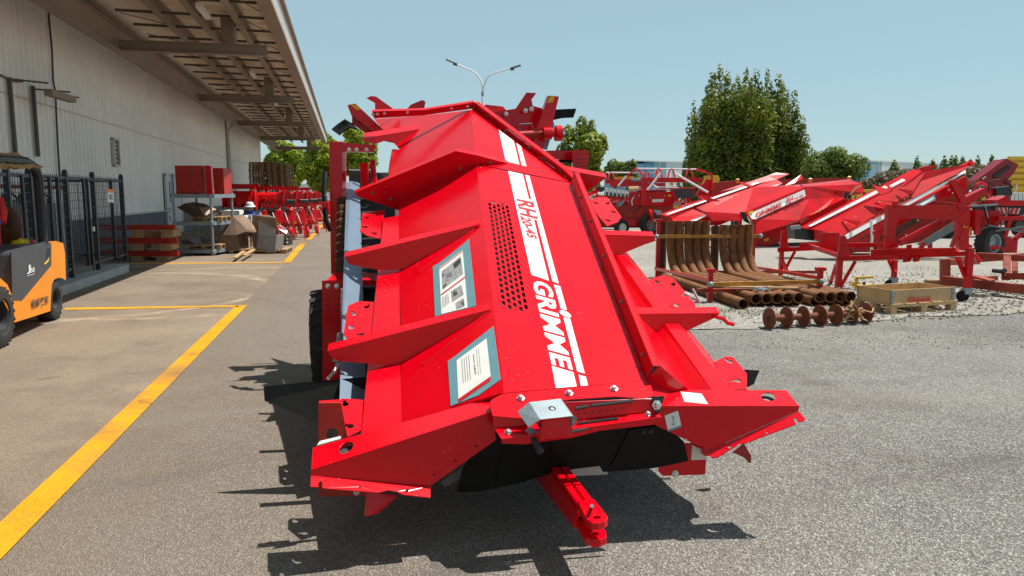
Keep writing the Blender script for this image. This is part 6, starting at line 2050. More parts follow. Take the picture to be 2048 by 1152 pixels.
def cpl(x, y, dz):
    return Plane(K.p(1497, 428, -.42), K.p(1609, 379, .47) - K.p(1497, 428, -.42), K.p(1506, 441, -.48) - K.p(1497, 428, -.42))(x, y, .015)
text_mesh('GRIMME', [cpl(1512, 436, 0), cpl(1564, 413, 0), cpl(1562.5, 404, 0), cpl(1510, 427, 0)], .03).build('lettering', 'red_decal', bnd)
text_mesh('RH', [cpl(1574, 408.5, 0), cpl(1586, 403.5, 0), cpl(1585, 392, 0), cpl(1573, 397, 0)], .03).build('lettering', 'red_decal', bnd)
text_mesh('16-40', [cpl(1588.5, 402, 0), cpl(1606, 394.5, 0), cpl(1605, 389, 0), cpl(1588, 396, 0)], .03).build('lettering', 'red_decal', bnd)
K.free('rubber_flap', [(1480, 424, -.4), (1490, 424, -.36), (1501, 448, -.45), (1488, 442, -.45)], .02, 'black_rubber')
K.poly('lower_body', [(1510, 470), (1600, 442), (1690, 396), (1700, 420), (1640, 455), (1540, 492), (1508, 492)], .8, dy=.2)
K.poly('sticker', [(1527, 478), (1537, 475), (1538, 481), (1528, 484)], .004, 'yellow_sticker', dy=-.02 + .2)
for x in (1547, 1556, 1587):
    K.tube('valve', [(1690 + (x - 1547) * .9, 398, .9), (1694 + (x - 1547) * .9, 385, .9)], .05, 'black_plastic')
K.tube('hose', [(1700, 390, .85), (1712, 376, .85), (1722, 372, .85)], .025, 'new_wood')
K.bar('skid', (1520, 492, .3), (1690, 485, 1.0), .12, 'dark_steel'); K.bar('support_leg', (1540, 470, .4), (1540, 502, .4), .1); K.bar('support_leg', (1660, 440, 1.0), (1660, 495, 1.0), .1)
for x, y in ((1590, 400), (1636, 420), (1640, 400), (1665, 395)):
    K.poly('marker', [(x, y + 4), (x + 3, y - 1), (x + 6, y + 4)], .01, 'yellow_sticker', dy=-.1) if x in (1636,) else None

# ---- striped hood hopper further left
Bb = thing('inclined_hopper', 'red striped-hood hopper directly behind the upright rusty pipes', 'farm machine', gnd(1440, 475))
K = Kit(Bb, 26.0)
K.free('hood_panel', [(1321, 428, -.4), (1396, 401, .1), (1440, 383, .3), (1536, 351, 1.0), (1553, 359, .8), (1425, 401, .0), (1342, 435, -.6)], .04)
K.free('stripe', [(1331, 428, -.55), (1337, 429, -.60), (1520, 365.5, .62), (1512, 364, .7)], .004, 'white_decal')
K.free('side_slope', [(1342, 435, -.55), (1425, 401, .0), (1553, 359, .8), (1565, 366, .6), (1440, 425, -.5), (1377, 442, -.8), (1347, 443, -.8)], .03)
K.free('rib', [(1394, 393, -.2), (1403, 390, -.2), (1441, 402, -.6), (1415, 402, -.4)], .03); K.free('rib', [(1478, 365, .2), (1484, 364, .2), (1508, 372, -.1), (1498, 374, -.1)], .03)
K.free('seal_strip', [(1380, 441, -.85), (1410, 428, -.7), (1411, 432, -.7), (1390, 443, -.85)], .03, 'white_decal')
K.free('rear_lip', [(1536, 351, 1.0), (1552, 345, 1.2), (1578, 348, 1.2), (1553, 359, .8)], .03)
K.free('tail_arm', [(1568, 372, 1.0), (1602, 349, 1.4), (1606, 357, 1.3), (1590, 366, 1.1)], .04)
K.poly('lower_body', [(1345, 443), (1440, 426), (1540, 375), (1560, 400), (1440, 450), (1345, 455)], .8, 'red_paint_yard', dy=.3)
K.poly('head_latch', [(1308, 420), (1322, 421), (1324, 428), (1316, 430)], .1, 'galvanised', dy=-.5)
K.bar('support_leg', (1345, 430), (1345, 470), .1); K.bar('support_leg', (1480, 430), (1480, 470), .1)

# ---- field machine with hoops and valves, left of the pipes
A = thing('trailed_harvester', 'red trailed machine with hoops, white tubes and valve block behind the rack', 'farm machine', gnd(1300, 463))
K = Kit(A, 29.0)
K.poly('main_box', [(1250, 388), (1262, 384), (1348, 383), (1352, 395), (1346, 411), (1258, 411)], 1.4)
K.poly('label_plate', [(1305, 398.5), (1328, 398), (1326, 404), (1304, 404.5)], .02, 'paper', dy=-.03)
K.poly('lower_box', [(1235, 410), (1345, 411), (1340, 440), (1236, 452)], 1.2, 'red_paint_old_and_shade', dy=.15)
K.poly('under_body', [(1172, 402), (1345, 412), (1346, 456), (1182, 455)], .8, 'red_paint_old_and_shade', dy=1.3)
K.poly('axle_beam', [(1236, 439), (1272, 438), (1274, 452), (1238, 453)], .3)
K.bar('toolbar', (1281, 360), (1402, 360), .18); K.bar('toolbar', (1210, 363), (1284, 363), .16); K.bar('toolbar', (1220, 370), (1330, 369), .12)
K.poly('mast', [(1283, 366), (1293, 366), (1293, 411), (1281, 411)], .15, dy=-.1)
K.poly('dark_tank', [(1346, 378), (1386, 377), (1389, 396), (1350, 397)], .6, 'fork_grey', dy=.2)
K.poly('dark_top', [(1276, 381), (1332, 381), (1334, 386), (1270, 387)], .8, 'fork_grey', dy=.1)
for x0, x1, xa, y0, yt in ((1244, 1296, 1273, 372, 336), (1310, 1326, 1317, 362, 336.5), (1333, 1352, 1343, 364, 337.5), (1369, 1388, 1378, 362, 337), (1216, 1230, 1221, 362, 344), (1287, 1302, 1294, 372, 344)):
    K.tube('hoop', [(x0, y0, 0), (x0 + (xa - x0) * .45, (y0 + yt) / 2 - 4, .1), (xa - 3, yt + 2, .2), (xa, yt, .2), (xa + 3, yt + 2, .2), (x1 - (x1 - xa) * .45, (y0 + yt) / 2 - 4, .1), (x1, y0, 0)], .032)
K.tube('white_tube', [(1271, 337, .2), (1392, 338.5, .2)], .03, 'pole_white'); K.tube('white_tube', [(1212, 345, .2), (1321, 346, .2)], .03, 'pole_white')
K.tube('red_tube', [(1392, 338, .2), (1424, 349, .2), (1424, 380, .2)], .04)
K.tube('white_tube', [(1321, 346, -.3), (1295, 380, -.4)], .045, 'pole_white'); K.tube('white_tube', [(1350, 347, -.3), (1416, 385, -.5)], .045, 'pole_white'); K.tube('white_tube', [(1253, 352, -.3), (1236, 372, -.3)], .035, 'pole_white')
K.tube('white_tube', [(1304, 368, -.3), (1316, 376, -.3)], .035, 'pole_white')
K.tube('guard_rail', [(1262, 386, -.2), (1264, 381, -.2), (1344, 380, -.2), (1346, 388, -.2)], .025)
K.tube('guard_rail', [(1311, 377, -.2), (1388, 376, -.2), (1390, 392, -.2)], .025)
for i in range(6):
    x = 1211 + i * 8
    o = K.poly('valve', [(x, 375 + i * 1.2), (x + 6, 375 + i * 1.2), (x + 6, 390 + i), (x, 389 + i)], .14, 'zinc_bolt', dy=-.5)
    K.tube('valve_port', [(x + 3, 384 + i, -.52), (x + 3, 392 + i, -.56)], .04, 'black_plastic')
MB().ball(K.p(1201, 377, -.5), .16, 10, 8, (1, 1, .85)).build('pump', 'black_plastic', A, smooth=True)
K.poly('valve_tray', [(1190, 390), (1250, 394), (1248, 400), (1190, 396)], .4, dy=-.4)
K.free('red_arm', [(1165, 392, -.6), (1196, 376, -.3), (1200, 382, -.3), (1170, 398, -.6)], .1)
K.poly('chute', [(1235, 410), (1246, 400), (1250, 404), (1238, 414)], .3, 'pale_steel', dy=-.5)
K.poly('yellow_tank', [(1231, 354), (1268, 352), (1268, 359), (1231, 361)], .3, 'slat_yellow', dy=1.2)
K.poly('yellow_cover', [(1412, 351), (1436, 350), (1440, 357), (1438, 365), (1414, 365)], .4, 'slat_yellow', dy=.8)
K.poly('red_fin', [(1392, 392), (1409, 358), (1424, 360), (1424, 390)], .12, dy=.3)
K.poly('yellow_sticker', [(1403, 367), (1409, 357), (1412, 359), (1406, 369)], .004, 'yellow_sticker', dy=.28)
K.poly('sticker', [(1336, 389), (1342, 389), (1342, 393), (1336, 393)], .004, 'yellow_sticker', dy=-.03)
K.poly('yellow_cap', [(1340, 365), (1347, 364), (1346, 371), (1341, 371)], .1, 'slat_yellow', dy=-.2)
K.tube('roller', [(1257, 378, -.4), (1277, 377, -.4)], .09, 'new_wood'); K.tube('grey_roller', [(1262, 360, -.2), (1281, 360, -.2)], .08, 'tank_grey')
one_bolt_mb = MB()
wheel(Vector((at(1300, 455, 28.8).x, 28.8, .42)), Vector((.5, -1, 0)), .42, .3, A, 20, 'tank_grey'); wheel(Vector((at(1243, 458, 28.9).x, 28.9, .30)), Vector((.5, -1, 0)), .30, .2, A, 18, 'paper')
one_bolt_mb.build('wheel_nuts', 'zinc_bolt', A, stuff=True)
MB().lathe([(0, -.05), (.26, -.05), (.26, .05), (0, .05)], K.p(1302, 432, -.6), Vector((1, 0, .2)), 16).build('pulley', RY, A)
K.tube('hose', [(1253, 412, -.6), (1262, 422, -.6), (1275, 420, -.6), (1282, 412, -.6)], .02, 'black_rubber'); K.tube('hose', [(1267, 394, -.1), (1263, 402, -.1), (1265, 411, -.1)], .025, 'paper')
for x, y in ((1268, 392), (1278, 391), (1288, 393), (1330, 392), (1300, 395), (1256, 402)):
    MB().ball(K.p(x, y, -.02), .03, 6, 5).build('bolt', 'zinc_bolt', A)
# red boxes and rails of a machine between the harvester and the big hopper
G = thing('red_trailer', 'low dark red trailer body with orange lamps behind the striped hoppers', 'trailer', gnd(1500, 450))
K = Kit(G, 34.0, 'red_paint_old_and_shade')
K.poly('body', [(1424, 365), (1476, 361), (1480, 373), (1476, 400), (1424, 400)], 1.5)
K.poly('body_rear', [(1500, 362), (1620, 356), (1700, 356), (1700, 380), (1500, 392)], 1.5, dy=.4)
for x, y in ((1475, 362), (1620, 361), (1698, 357)):
    MB().box(K.p(x, y, -.05), (.16, .1, .2)).build('lamp', 'reflex_orange', G, bevel=.02)
for x in (1440, 1560, 1680):
    MB().beam(Vector((K.p(x, 400).x, 34.5, 0)), Vector((K.p(x, 400).x, 34.5, 1.2)), .15, .15).build('leg', 'red_paint_old_and_shade', G)

# ---- machine with the grey-rimmed wheel at the right edge
Fm = thing('trailed_planter', 'red trailed machine with grey tyred wheel and hydraulic valves, right edge', 'farm machine', gnd(1990, 520))
K = Kit(Fm, 18.3)
one_bolt_mb = MB()
mat('grey_rubber', (0.10, 0.10, 0.10), 0.8, var=0.2, scale=8, dust=0.3, dustcol=(0.2, 0.19, 0.18))
wheel(Vector((at(1980, 490, 18.3).x, 18.3, .40)), Vector((.38, -.92, 0)), .40, .30, Fm, 24)
one_bolt_mb.build('wheel_nuts', 'zinc_bolt', Fm, stuff=True)
K.poly('black_beam', [(1942, 411), (2070, 411), (2070, 429), (1962, 427)], .15, 'black_plastic', dy=.4)
ch = K.poly('warning_board', [(1990, 415), (2016, 415), (2017, 427), (1992, 427)], .01, 'white_decal', dy=.36)
for x in (1991, 2000, 2009):
    K.poly('warning_stripe', [(x, 415), (x + 4, 415), (x + 8, 427), (x + 4, 427)], .004, 'red_decal', dy=.345, parent=ch)
ch = K.poly('warning_board', [(2020, 416), (2041, 416), (2037, 428), (2019, 427)], .01, 'white_decal', dy=.36)
for x in (2024, 2033):
    K.poly('warning_stripe', [(x, 416), (x + 5, 416), (x + 1, 427), (x - 4, 427)], .004, 'red_decal', dy=.345, parent=ch)
K.poly('boom', [(1932, 394), (1970, 376), (1991, 377), (1989, 389), (1972, 388), (1938, 410)], .2)
K.poly('body', [(1953, 420), (2000, 422), (2010, 440), (1980, 458), (1953, 462)], .5, dy=.3)
K.poly('body_top', [(1996, 400), (2012, 393), (2070, 405), (2070, 412), (1990, 411)], .5, dy=.2)
K.bar('frame_rail', (1995, 437), (2075, 436), .1); K.bar('frame_strut', (2008, 476), (2020, 437), .09); K.bar('frame_strut', (2030, 478), (2075, 440), .09)
K.poly('frame_foot', [(2006, 473), (2036, 478), (2034, 506), (2012, 506)], .15)
K.bar('silver_tube', (1942, 412, -.2), (1995, 409, -.2), .04, 'galvanised'); K.bar('silver_tube', (1975, 450, -.2), (2075, 470, -.2), .04, 'tank_grey'); K.bar('silver_tube', (1990, 462, -.2), (2075, 450, -.2), .04, 'tank_grey')
K.poly('valve_block', [(1992, 376), (2023, 372), (2025, 390), (1994, 391)], .2, 'black_plastic', dy=-.1)
for i in range(4):
    x = 2022 + i * 8
    K.poly('valve', [(x, 386), (x + 7, 385), (x + 7, 400), (x, 401)], .12, 'zinc_bolt', dy=-.1)
K.tube('lever', [(2034, 369, -.1), (2030, 385, -.1)], .02, 'zinc_bolt')
K.tube('hose', [(1977, 382, -.2), (1977, 368, -.2), (1985, 361, -.2), (2000, 360, -.2), (2018, 368, -.2), (2026, 376, -.2)], .016, 'black_rubber')
K.tube('hose', [(1968, 415, -.3), (1972, 430, -.3), (1978, 445, -.3), (1974, 452, -.3)], .016, 'black_rubber'); K.tube('hose', [(1970, 410, -.3), (1973, 425, -.3), (1976, 436, -.3)], .014, 'galvanised')
K.poly('sticker', [(1963, 396), (1972, 394), (1972, 400), (1964, 401)], .004, 'yellow_sticker', dy=-.02)
K.poly('sticker', [(1939, 456), (1943, 454), (1944, 470), (1940, 472)], .004, 'yellow_sticker', dy=.2)
K.poly('support', [(1950, 420), (1958, 420), (1962, 470), (1952, 470)], .1, dy=-.1)
K.bar('drawbar', (2012, 500), (1950, 488), .1)
# ---- dark red chute box and yellow slatted container beyond
t = thing('chute_box', 'dark red tilted chute box at the top right edge', 'chute', gnd(2000, 455))
K = Kit(t, 33.0, 'red_oxide')
mat('crimson', (0.26, 0.006, 0.016), 0.4, var=0.12, scale=1.0)
K.m = 'crimson'
K.poly('front', [(1956, 358), (2012, 317), (2020, 320), (1965, 364)], .3, dy=-.05)
K.poly('body', [(1958, 361), (2014, 318), (2037, 329), (2028, 347), (2000, 373), (1962, 370)], .9)
K.poly('hatch', [(1985, 352), (2018, 330), (2024, 334), (1992, 358)], .05, 'fork_black', dy=-.06)
K.poly('marking', [(1965, 357), (1971, 352.5), (1972, 354), (1966, 358.5)], .01, 'white_decal', dy=-.09)
K.bar('leg', (1985, 372), (1985, 432), .2); K.bar('leg', (2015, 360), (2015, 432), .2)
t = thing('slatted_container', 'yellow slatted container at the far right edge', 'container', gnd(2050, 445))
K = Kit(t, 36.0, 'slat_yellow')
for i in range(6):
    y = 313 + i * 12
    K.poly('slat', [(2017 + i * 1.2, y), (2110, y - 1), (2110, y + 8), (2018 + i * 1.2, y + 7)], .08)
K.poly('panel', [(2017, 314), (2110, 313), (2110, 432), (2024, 432)], .1, dy=.1)
t = thing('slatted_container', 'low yellow box peeping out behind the striped hoods', 'container', gnd(1735, 445))
Kit(t, 38.0, 'slat_yellow').poly('panel', [(1700, 380), (1760, 378), (1760, 430), (1700, 430)], .8)
# ---- further red implements parked behind
def implement(loc, label, group, rz=0.0):
    t = thing('parked_implement', label, 'farm machine', (0, 0, 0), group)
    MB().beam(Vector((-1.9, 0, .95)), Vector((1.9, 0, .95)), .16, .18).build('main_beam', RY, t)
    MB().beam(Vector((-1.6, .7, 1.15)), Vector((1.6, .7, 1.15)), .12, .14).build('rear_beam', RY, t)
    for x in (-1.7, -.6, .6, 1.7):
        MB().prism([Vector((x, -.25, .35)), Vector((x, .55, .30)), Vector((x, .80, 1.2)), Vector((x, .1, 1.45)), Vector((x, -.2, 1.0))], Vector((.05, 0, 0))).build('side_plate', RY, t)
    for x in (-1.2, 0, 1.2):
        MB().lathe([(0, -.42), (.2, -.42), (.2, .42), (0, .42)], (x, .35, .62), (1, 0, 0), 10).build('roller', 'dark_steel', t)
        MB().plate([Vector((x - .4, -.12, 1.3)), Vector((x + .4, -.12, 1.3)), Vector((x + .45, .6, 1.05)), Vector((x - .45, .6, 1.05))], .03, toward=Vector((0, -5, 9))).build('cover', RY, t)
    for x in (-1.4, -.2, .8, 1.5):
        MB().tube([(x, -.2, 1.0), (x + .1, -.3, 1.35), (x + .3, -.1, 1.5), (x + .5, .2, 1.2)], .025, 6).build('hose', 'black_rubber', t)
        MB().tube([(x, -.15, .4), (x + .35, -.2, 1.25)], .03, 6).build('ram', 'galvanised', t)
    for x in (-1.0, .4):
        MB().box((x, -.2, 1.02), (.22, .05, .12)).build('sticker', 'yellow_sticker', t)
        MB().box((x + .5, -.2, 1.08), (.3, .1, .2)).build('valve_block', 'zinc_bolt', t)
    for x in (-1.5, 1.5):
        MB().lathe([(.2, -.12), (.38, -.12), (.42, -.06), (.42, .06), (.38, .12), (.2, .12), (.2, -.12)], (x, -.35, .42), (1, .2, 0), 18).build('tyre', 'tyre_rubber', t, smooth=30)
        MB().lathe([(0, -.1), (.2, -.11), (.2, .11), (0, .1)], (x, -.35, .42), (1, .2, 0), 12).build('rim', 'tank_grey', t)
    for x in (-.5, .5):
        MB().tube([(x, .1, 1.2), (x * .4, 0, 1.9), (0, 0, 2.0)], .05, 6).build('headstock', RY, t)
    t.location = Vector(loc); t.rotation_euler = (0, 0, rz)
    return t
src_i = None
for k, (px, Y, rz, lab) in enumerate(((1180, 33.0, .25, 'red implement half hidden behind the right edge of the near hopper'), (1400, 32.5, -.2, 'red implement between the hooped machine and the striped hoppers'),
        (1630, 31.0, .2, 'red implement with black hoses behind the lettered hopper'), (1790, 29.5, -.3, 'red implement just behind the striped hood on the right'), (1960, 27.5, .15, 'red implement below the dark red chute box'), (1290, 38.0, .1, 'red implement behind the hoops and white tubes'))):
    p = Vector((at(px, 400, Y).x, Y, 0))
    if src_i is None:
        src_i = implement(p, lab, 'red implements parked at the back', rz)
    else:
        clone(src_i, p, rz, lab)
# thin dry grass along the gravel edge
mb = MB()
rnd = random.Random(55)
for (px, py, n, sp) in ((1445, 640, 60, 18), (1500, 628, 120, 60), (1560, 645, 90, 40), (1680, 640, 70, 40), (1700, 545, 60, 30), (1830, 540, 90, 60), (1640, 640, 60, 60), (1450, 625, 60, 20)):
    for _ in range(n):
        c = gnd(px + rnd.gauss(0, sp * .5), py + rnd.gauss(0, 3))
        h = rnd.uniform(.03, .10)
        a = rnd.uniform(0, 6.28)
        d = Vector((math.cos(a), math.sin(a), 0))
        w = d.cross(UP) * .004
        mb.face(c - w, c + w, c + d * h * .5 + UP * h)
o = mb.build('dry_grass', 'grass_green', stuff=True)
o['label'] = 'sparse dry grass tufts at the gravel edge'
# ------------------------------------------------------------------ trees and far things
def leaf_cloud(mb, c, rad, n, size, rnd, shell_bias=.55, up=.3):
    for _ in range(n):
        while True:
            d = Vector((rnd.uniform(-1, 1), rnd.uniform(-1, 1), rnd.uniform(-1, 1)))
            if .05 < d.length < 1:
                break
        r = d.length ** shell_bias
        d = d.normalized() * r
        p = Vector(c) + Vector((d.x * rad[0], d.y * rad[1], d.z * rad[2]))
        nrm = (d + Vector((rnd.uniform(-1, 1), rnd.uniform(-1, 1), rnd.uniform(-1, 1))) * .8 + UP * up).normalized()
        a = nrm.orthogonal().normalized()
        a = Matrix.Rotation(rnd.uniform(0, 6.28), 3, nrm) @ a
        b = nrm.cross(a)
        s = size * rnd.uniform(.6, 1.3)
        mb.face(p - a * s * .5, p + b * s * .3, p + a * s * .5, p - b * s * .3)
def tree(name, label, base, trunk_h, clumps, n, size, m, seed, group=None, trunk_r=.18, cat='tree', leaders=True):
    rnd = random.Random(seed)
    base = Vector(base)
    t = thing(name, label, cat, base, group)
    mb = MB()
    zc = max(c[0].z for c in clumps)
    mb.tube([base, base + UP * trunk_h * .6 + Vector((rnd.uniform(-.1, .1), 0, 0)), base + UP * trunk_h], [trunk_r, trunk_r * .8, trunk_r * .6], 8)
    tr = mb.build('trunk', 'bark', t, smooth=True)
    mb = MB()
    for c, r in clumps:
        if not leaders:
            g0 = Vector((lerp(base, c, .55).x, lerp(base, c, .55).y, 0))
            mb.tube([g0, Vector((lerp(g0, c, .7).x, lerp(g0, c, .7).y, c.z * .45)), c], [.07, .05, .02], 5)
            continue
        mb.tube([base + UP * trunk_h * .75, lerp(base + UP * trunk_h, c, .5) + Vector((rnd.uniform(-.2, .2), rnd.uniform(-.2, .2), .1)), c], [trunk_r * .4, trunk_r * .25, trunk_r * .08], 5)
    mb.build('limbs', 'bark', tr, stuff=True)
    mb = MB()
    tot = sum(r[0] * r[2] for c, r in clumps)
    for c, r in clumps:
        leaf_cloud(mb, c, r, int(n * r[0] * r[2] / tot), size, rnd)
    mb.build('crown', m, t, stuff=True)
    return t
def clumps_in(cx, cz, rx, rz, Y, n, r, seed, squash=1.0):
    rnd = random.Random(seed)
    res = []
    for _ in range(n):
        while True:
            a, b, c = rnd.uniform(-1, 1), rnd.uniform(-1, 1), rnd.uniform(-1, 1)
            if a * a + b * b + c * c < 1:
                break
        s = r * rnd.uniform(.6, 1.25)
        res.append((Vector((cx + a * rx, Y + b * rx, cz + c * rz)), (s, s, s * squash)))
    return res
# bright round-leaved trees behind the warehouse
for i, (px0, px1, py0, py1, Y, lab, n) in enumerate(((528, 612, 262, 398, 78, 'bright green leafy tree right behind the warehouse end', 5200), (600, 690, 262, 385, 72, 'bright green leafy tree between the canopy tip and the red hopper', 5200), (676, 752, 248, 372, 66, 'bright green leafy tree seen through the hopper posts', 4200))):
    a, b = at(px0, py0, Y), at(px1, py1, Y)
    cx, cz = (a.x + b.x) / 2, (a.z + b.z) / 2
    rx, rz = (b.x - a.x) / 2, (a.z - b.z) / 2
    tree('leafy_tree', lab, (cx, Y, 0), cz - rz * .5, clumps_in(cx, cz, rx * .85, rz * .85, Y, 34, rx * .42, 20 + i, .9), int(n * 1.6), .46, 'leaf_bright', 30 + i, 'bright leafy trees at the end of the lane')
# round leafy tree behind the hopper
Y = 40
a, b = at(1102, 243, Y), at(1218, 370, Y)
cx, cz, rx, rz = (a.x + b.x) / 2, (a.z + b.z) / 2, (b.x - a.x) / 2, (a.z - b.z) / 2
cl = clumps_in(cx + .1, cz - .2, rx * .72, rz * .78, Y, 26, rx * .36, 41, 1.1)
cl += [(at(1164, 252, Y), (.32, .32, .55)), (at(1184, 258, Y), (.25, .25, .5)), (at(1136, 268, Y), (.3, .3, .5)), (at(1205, 285, Y), (.25, .25, .5))]
tree('leafy_tree', 'yellow-green leafy tree with pointed top behind the red hopper', (cx, Y, 0), cz - rz * .6, cl, 6500, .26, 'leaf_plane', 42)
for i, (px, py0, w, Y, lab) in enumerate(((1228, 322, 26, 60, 'left'), (1256, 316, 22, 60, 'right'))):
    a, b = at(px - w, py0, Y), at(px + w, 362, Y)
    cx, cz, rx, rz = (a.x + b.x) / 2, (a.z + b.z) / 2, (b.x - a.x) / 2, (a.z - b.z) / 2
    tree('small_tree', '%s one of the two small distant trees above the field machine' % lab, (cx, Y, 0), cz, clumps_in(cx, cz, rx * .7, rz * .8, Y, 10, rx * .4, 50 + i, 1.3), 1400, .32, 'leaf_bush', 52 + i)
# the big tree of many upright leaders
Y = 56
rnd = random.Random(77)
lead = []
tops = [(1378, 285, 330), (1392, 235, 320), (1386, 205, 300), (1402, 255, 340), (1413, 180, 290), (1420, 152, 260), (1428, 148, 250), (1441, 134, 240), (1450, 165, 270), (1456, 148, 260), (1468, 172, 280), (1478, 155, 260), (1490, 140, 250), (1500, 160, 270), (1512, 142, 250), (1520, 165, 275), (1536, 143, 250), (1545, 175, 280), (1556, 153, 260), (1566, 165, 280), (1574, 180, 290), (1588, 185, 290), (1596, 215, 310), (1608, 250, 330), (1598, 270, 335), (1370, 318, 345), (1384, 300, 350), (1585, 245, 330), (1480, 200, 310), (1440, 200, 310), (1530, 205, 315), (1410, 225, 325), (1560, 225, 320), (1460, 240, 340), (1505, 235, 340), (1540, 260, 345), (1430, 265, 345), (1400, 300, 350), (1575, 290, 350), (1480, 290, 352), (1520, 300, 352), (1450, 300, 352), (1555, 305, 352)]
cl = []
for px, y0, y1 in tops:
    yy = Y + rnd.uniform(-2.6, 2.6)
    y1 = 402
    steps = max(4, int((y1 - y0) / 20))
    for k in range(steps):
        t = (k + .4) / steps
        py = y0 + (y1 - y0) * t
        c = at(px + rnd.uniform(-3, 3), py, yy)
        w = (.12 + .66 * min(1, (py - y0) / 85) ** .8) * rnd.uniform(.75, 1.15)
        cl.append((c, (w, w, .55)))
for _ in range(90):
    a_, r_ = rnd.uniform(0, 6.28), rnd.uniform(0, 1) ** .6
    c = at(1490 + 104 * r_ * math.cos(a_), 290 + 105 * r_ * math.sin(a_), Y + rnd.uniform(-2.2, 2.2))
    if c.z > .6:
        cl.append((c, (.85, .85, .75)))
bx = at(1485, 350, Y)
tree('tall_tree', 'tall dark green tree of many upright leaders beyond the yard', (bx.x, Y, 0), 2.6, cl, 60000, .24, 'leaf_deep', 78, trunk_r=.2, leaders=False)
# bush right of it
Y = 50
a, b = at(1598, 292, Y), at(1728, 362, Y)
cx, cz, rx, rz = (a.x + b.x) / 2, (a.z + b.z) / 2, (b.x - a.x) / 2, (a.z - b.z) / 2
tree('willow_bush', 'wide rounded green bush right of the tall tree', (cx, Y, 0), 1.2, clumps_in(cx, cz - .2, rx * .8, rz * .7, Y, 26, .75, 81, .9) + clumps_in(cx, 1.2, rx * .9, .9, Y, 14, .8, 83, .9), 14000, .22, 'leaf_bush', 82, cat='bush', trunk_r=.15)
# heap of dry brush and young conifers along the far edge
Y = 47
t = thing('brush_heap', 'heap of dry brown brush behind the red machines on the right', 'brush', gnd(1880, 470))
mb = MB()
rnd = random.Random(91)
for px, py, w, h in ((1745, 365, .9, .5), (1780, 356, 1.0, .7), (1815, 352, 1.0, .7), (1925, 352, 1.3, .8), (1960, 348, 1.2, .9), (1990, 352, 1.0, .8), (1850, 360, 1.0, .5), (1900, 365, 1.4, .5)):
    leaf_cloud(mb, at(px, py + 6, Y), (w * 1.1, w, h * .9), 1100, .2, rnd, up=.1)
mb.build('twigs', 'leaf_dry', t, stuff=True)
mb = MB()
for px, py, w, h in ((1760, 378, 3.2, .7), (1860, 376, 3.6, .6), (1960, 374, 3.4, .7)):
    c_ = at(px, py + 8, Y + 1)
    mb.ball(Vector((c_.x, c_.y, 0)), 1.0, 14, 10, (w * .75, 1.3, c_.z))
mb.build('heap_core', 'dry_brush', t, stuff=True, smooth=True)
for i, (px, y0) in enumerate(((1789, 327), (1834, 320), (1866, 326), (1889, 318), (1903, 318), (1911, 318), (1925, 320), (1955, 320), (1984, 316))):
    Y = 52
    base = at(px, 352, Y)
    top = at(px, y0, Y)
    cl = []
    for k in range(4):
        c = lerp(top, base, (k + .3) / 4)
        cl.append((c, (.12 + .13 * k, .12 + .13 * k, .4)))
    tree('young_conifer', '%s young conifer from the left along the far edge' % ('first second third fourth fifth sixth seventh eighth ninth'.split()[i]), (base.x, Y, 0), base.z, cl, 420, .2, 'leaf_bush', 100 + i, 'young conifers along the far edge', trunk_r=.05)
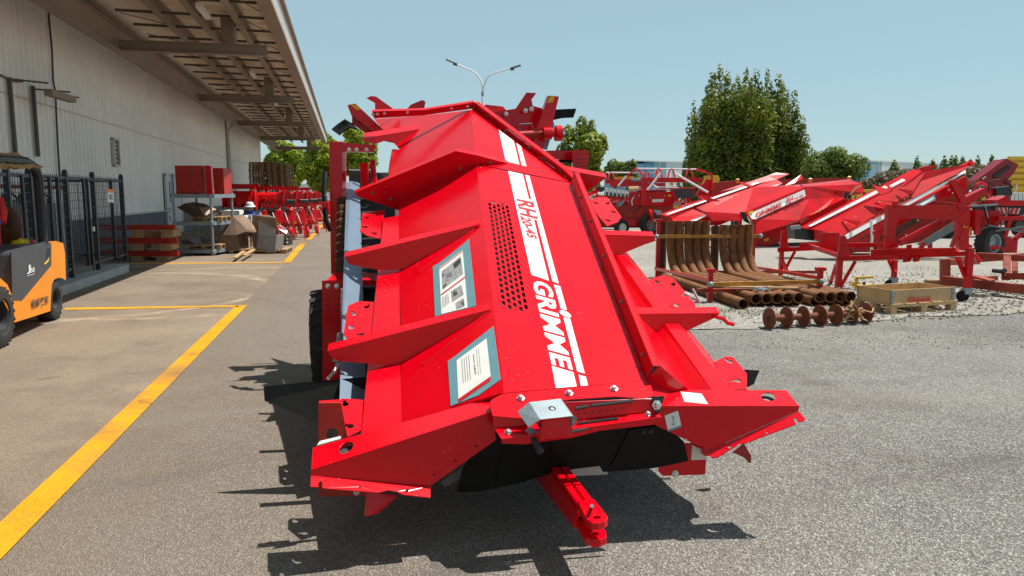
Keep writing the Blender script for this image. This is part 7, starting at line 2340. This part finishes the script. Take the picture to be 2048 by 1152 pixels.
# street lamp with two arms
Y = 47
b = at(966, 387, Y)
lp = thing('street_lamp', 'white double-armed street lamp rising behind the hopper', 'street lamp', (b.x, Y, 0))
MB().tube([(b.x, Y, 0), (b.x, Y, at(966, 180, Y).z)], [.12, .075], 10).build('pole', 'pole_white', lp, smooth=True)
MB().cyl((b.x, Y, at(966, 192, Y).z), (b.x, Y, at(966, 184, Y).z), .09, 10).build('collar', 'galvanised', lp)
for pts, h0, h1 in (([(966, 186), (964, 168), (960, 158), (953, 148), (943, 141), (928, 135), (914, 129)], (914, 128), (893, 119)), ([(966, 186), (969, 168), (973, 158), (980, 150), (992, 145), (1006, 141), (1021, 137)], (1021, 137), (1041, 131))):
    arm = MB().tube([at(x, y, Y) for x, y in pts], .055, 8).build('arm', 'pole_white', lp, smooth=True)
    p, q = at(*h0, Y), at(*h1, Y)
    hd = MB().beam(p, q, .32, .09).build('lamp_head', 'tank_grey', arm, bevel=.02)
    MB().beam(p - UP * .06, lerp(p, q, .35) - UP * .10, .24, .1).build('driver_box', 'dark_steel', arm)
# far industrial halls
def hall(label, pts_x, Y0, Y1, y_top, mats, seed):
    pass
def far_box(name, label, px0, px1, py, Y, depth, mats, lean=0.0, skew=0.0):
    a, b = at(px0, py, Y), at(px1, py, Y)
    t = thing(name, label, 'building', (a.x, Y, 0))
    n = len(mats)
    edges = [0] + [m[1] for m in mats]
    for i, (m, e) in enumerate(mats):
        x0, x1 = a.x + (b.x - a.x) * edges[i], a.x + (b.x - a.x) * e
        y0, y1 = Y + (x0 - a.x) * skew, Y + (x1 - a.x) * skew
        MB().prism([Vector((x0, y0, 0)), Vector((x1, y1, 0)), Vector((x1, y1, a.z)), Vector((x0, y0, a.z + lean * (0 if i else -1)))], Vector((0, depth, 0))).build('wall_panel', m, t)
    k = max(4, int(abs(b.x - a.x) / 6))
    for i in range(1, k):
        x = a.x + (b.x - a.x) * i / k
        MB().box((x, Y - .06 + (x - a.x) * skew, a.z / 2), (.25, .1, a.z)).build('wall_rib', mats[0][0] if i / k < mats[0][1] else mats[-1][0], t)
    w_r = b.x - a.x
    MB().prism([Vector((a.x - .2, Y - .2, a.z + .01)), Vector((b.x + .2, Y - .2 + w_r * skew, a.z + .01)), Vector((b.x + .2, Y + depth + w_r * skew, a.z + .01)), Vector((a.x - .2, Y + depth, a.z + .01))], UP * .35).build('roof_edge', 'pole_white', t)
    return t
far_box('factory_hall', 'distant blue and white factory hall left of the tall tree', 1262, 1395, 322, 210, 60, [('mill_blue', .40), ('mill_teal', .62), ('mill_white', 1.0)], 1.0, .7)
far_box('factory_hall', 'distant white factory hall with blue end on the right', 1722, 1990, 322, 190, 70, [('mill_blue', .10), ('mill_teal', .24), ('mill_white', 1.0)], .3, .7)
far_box('factory_hall', 'distant low pale wall glimpsed under the trees at the lane end', 560, 668, 372, 120, 20, [('mill_white', 1.0)])
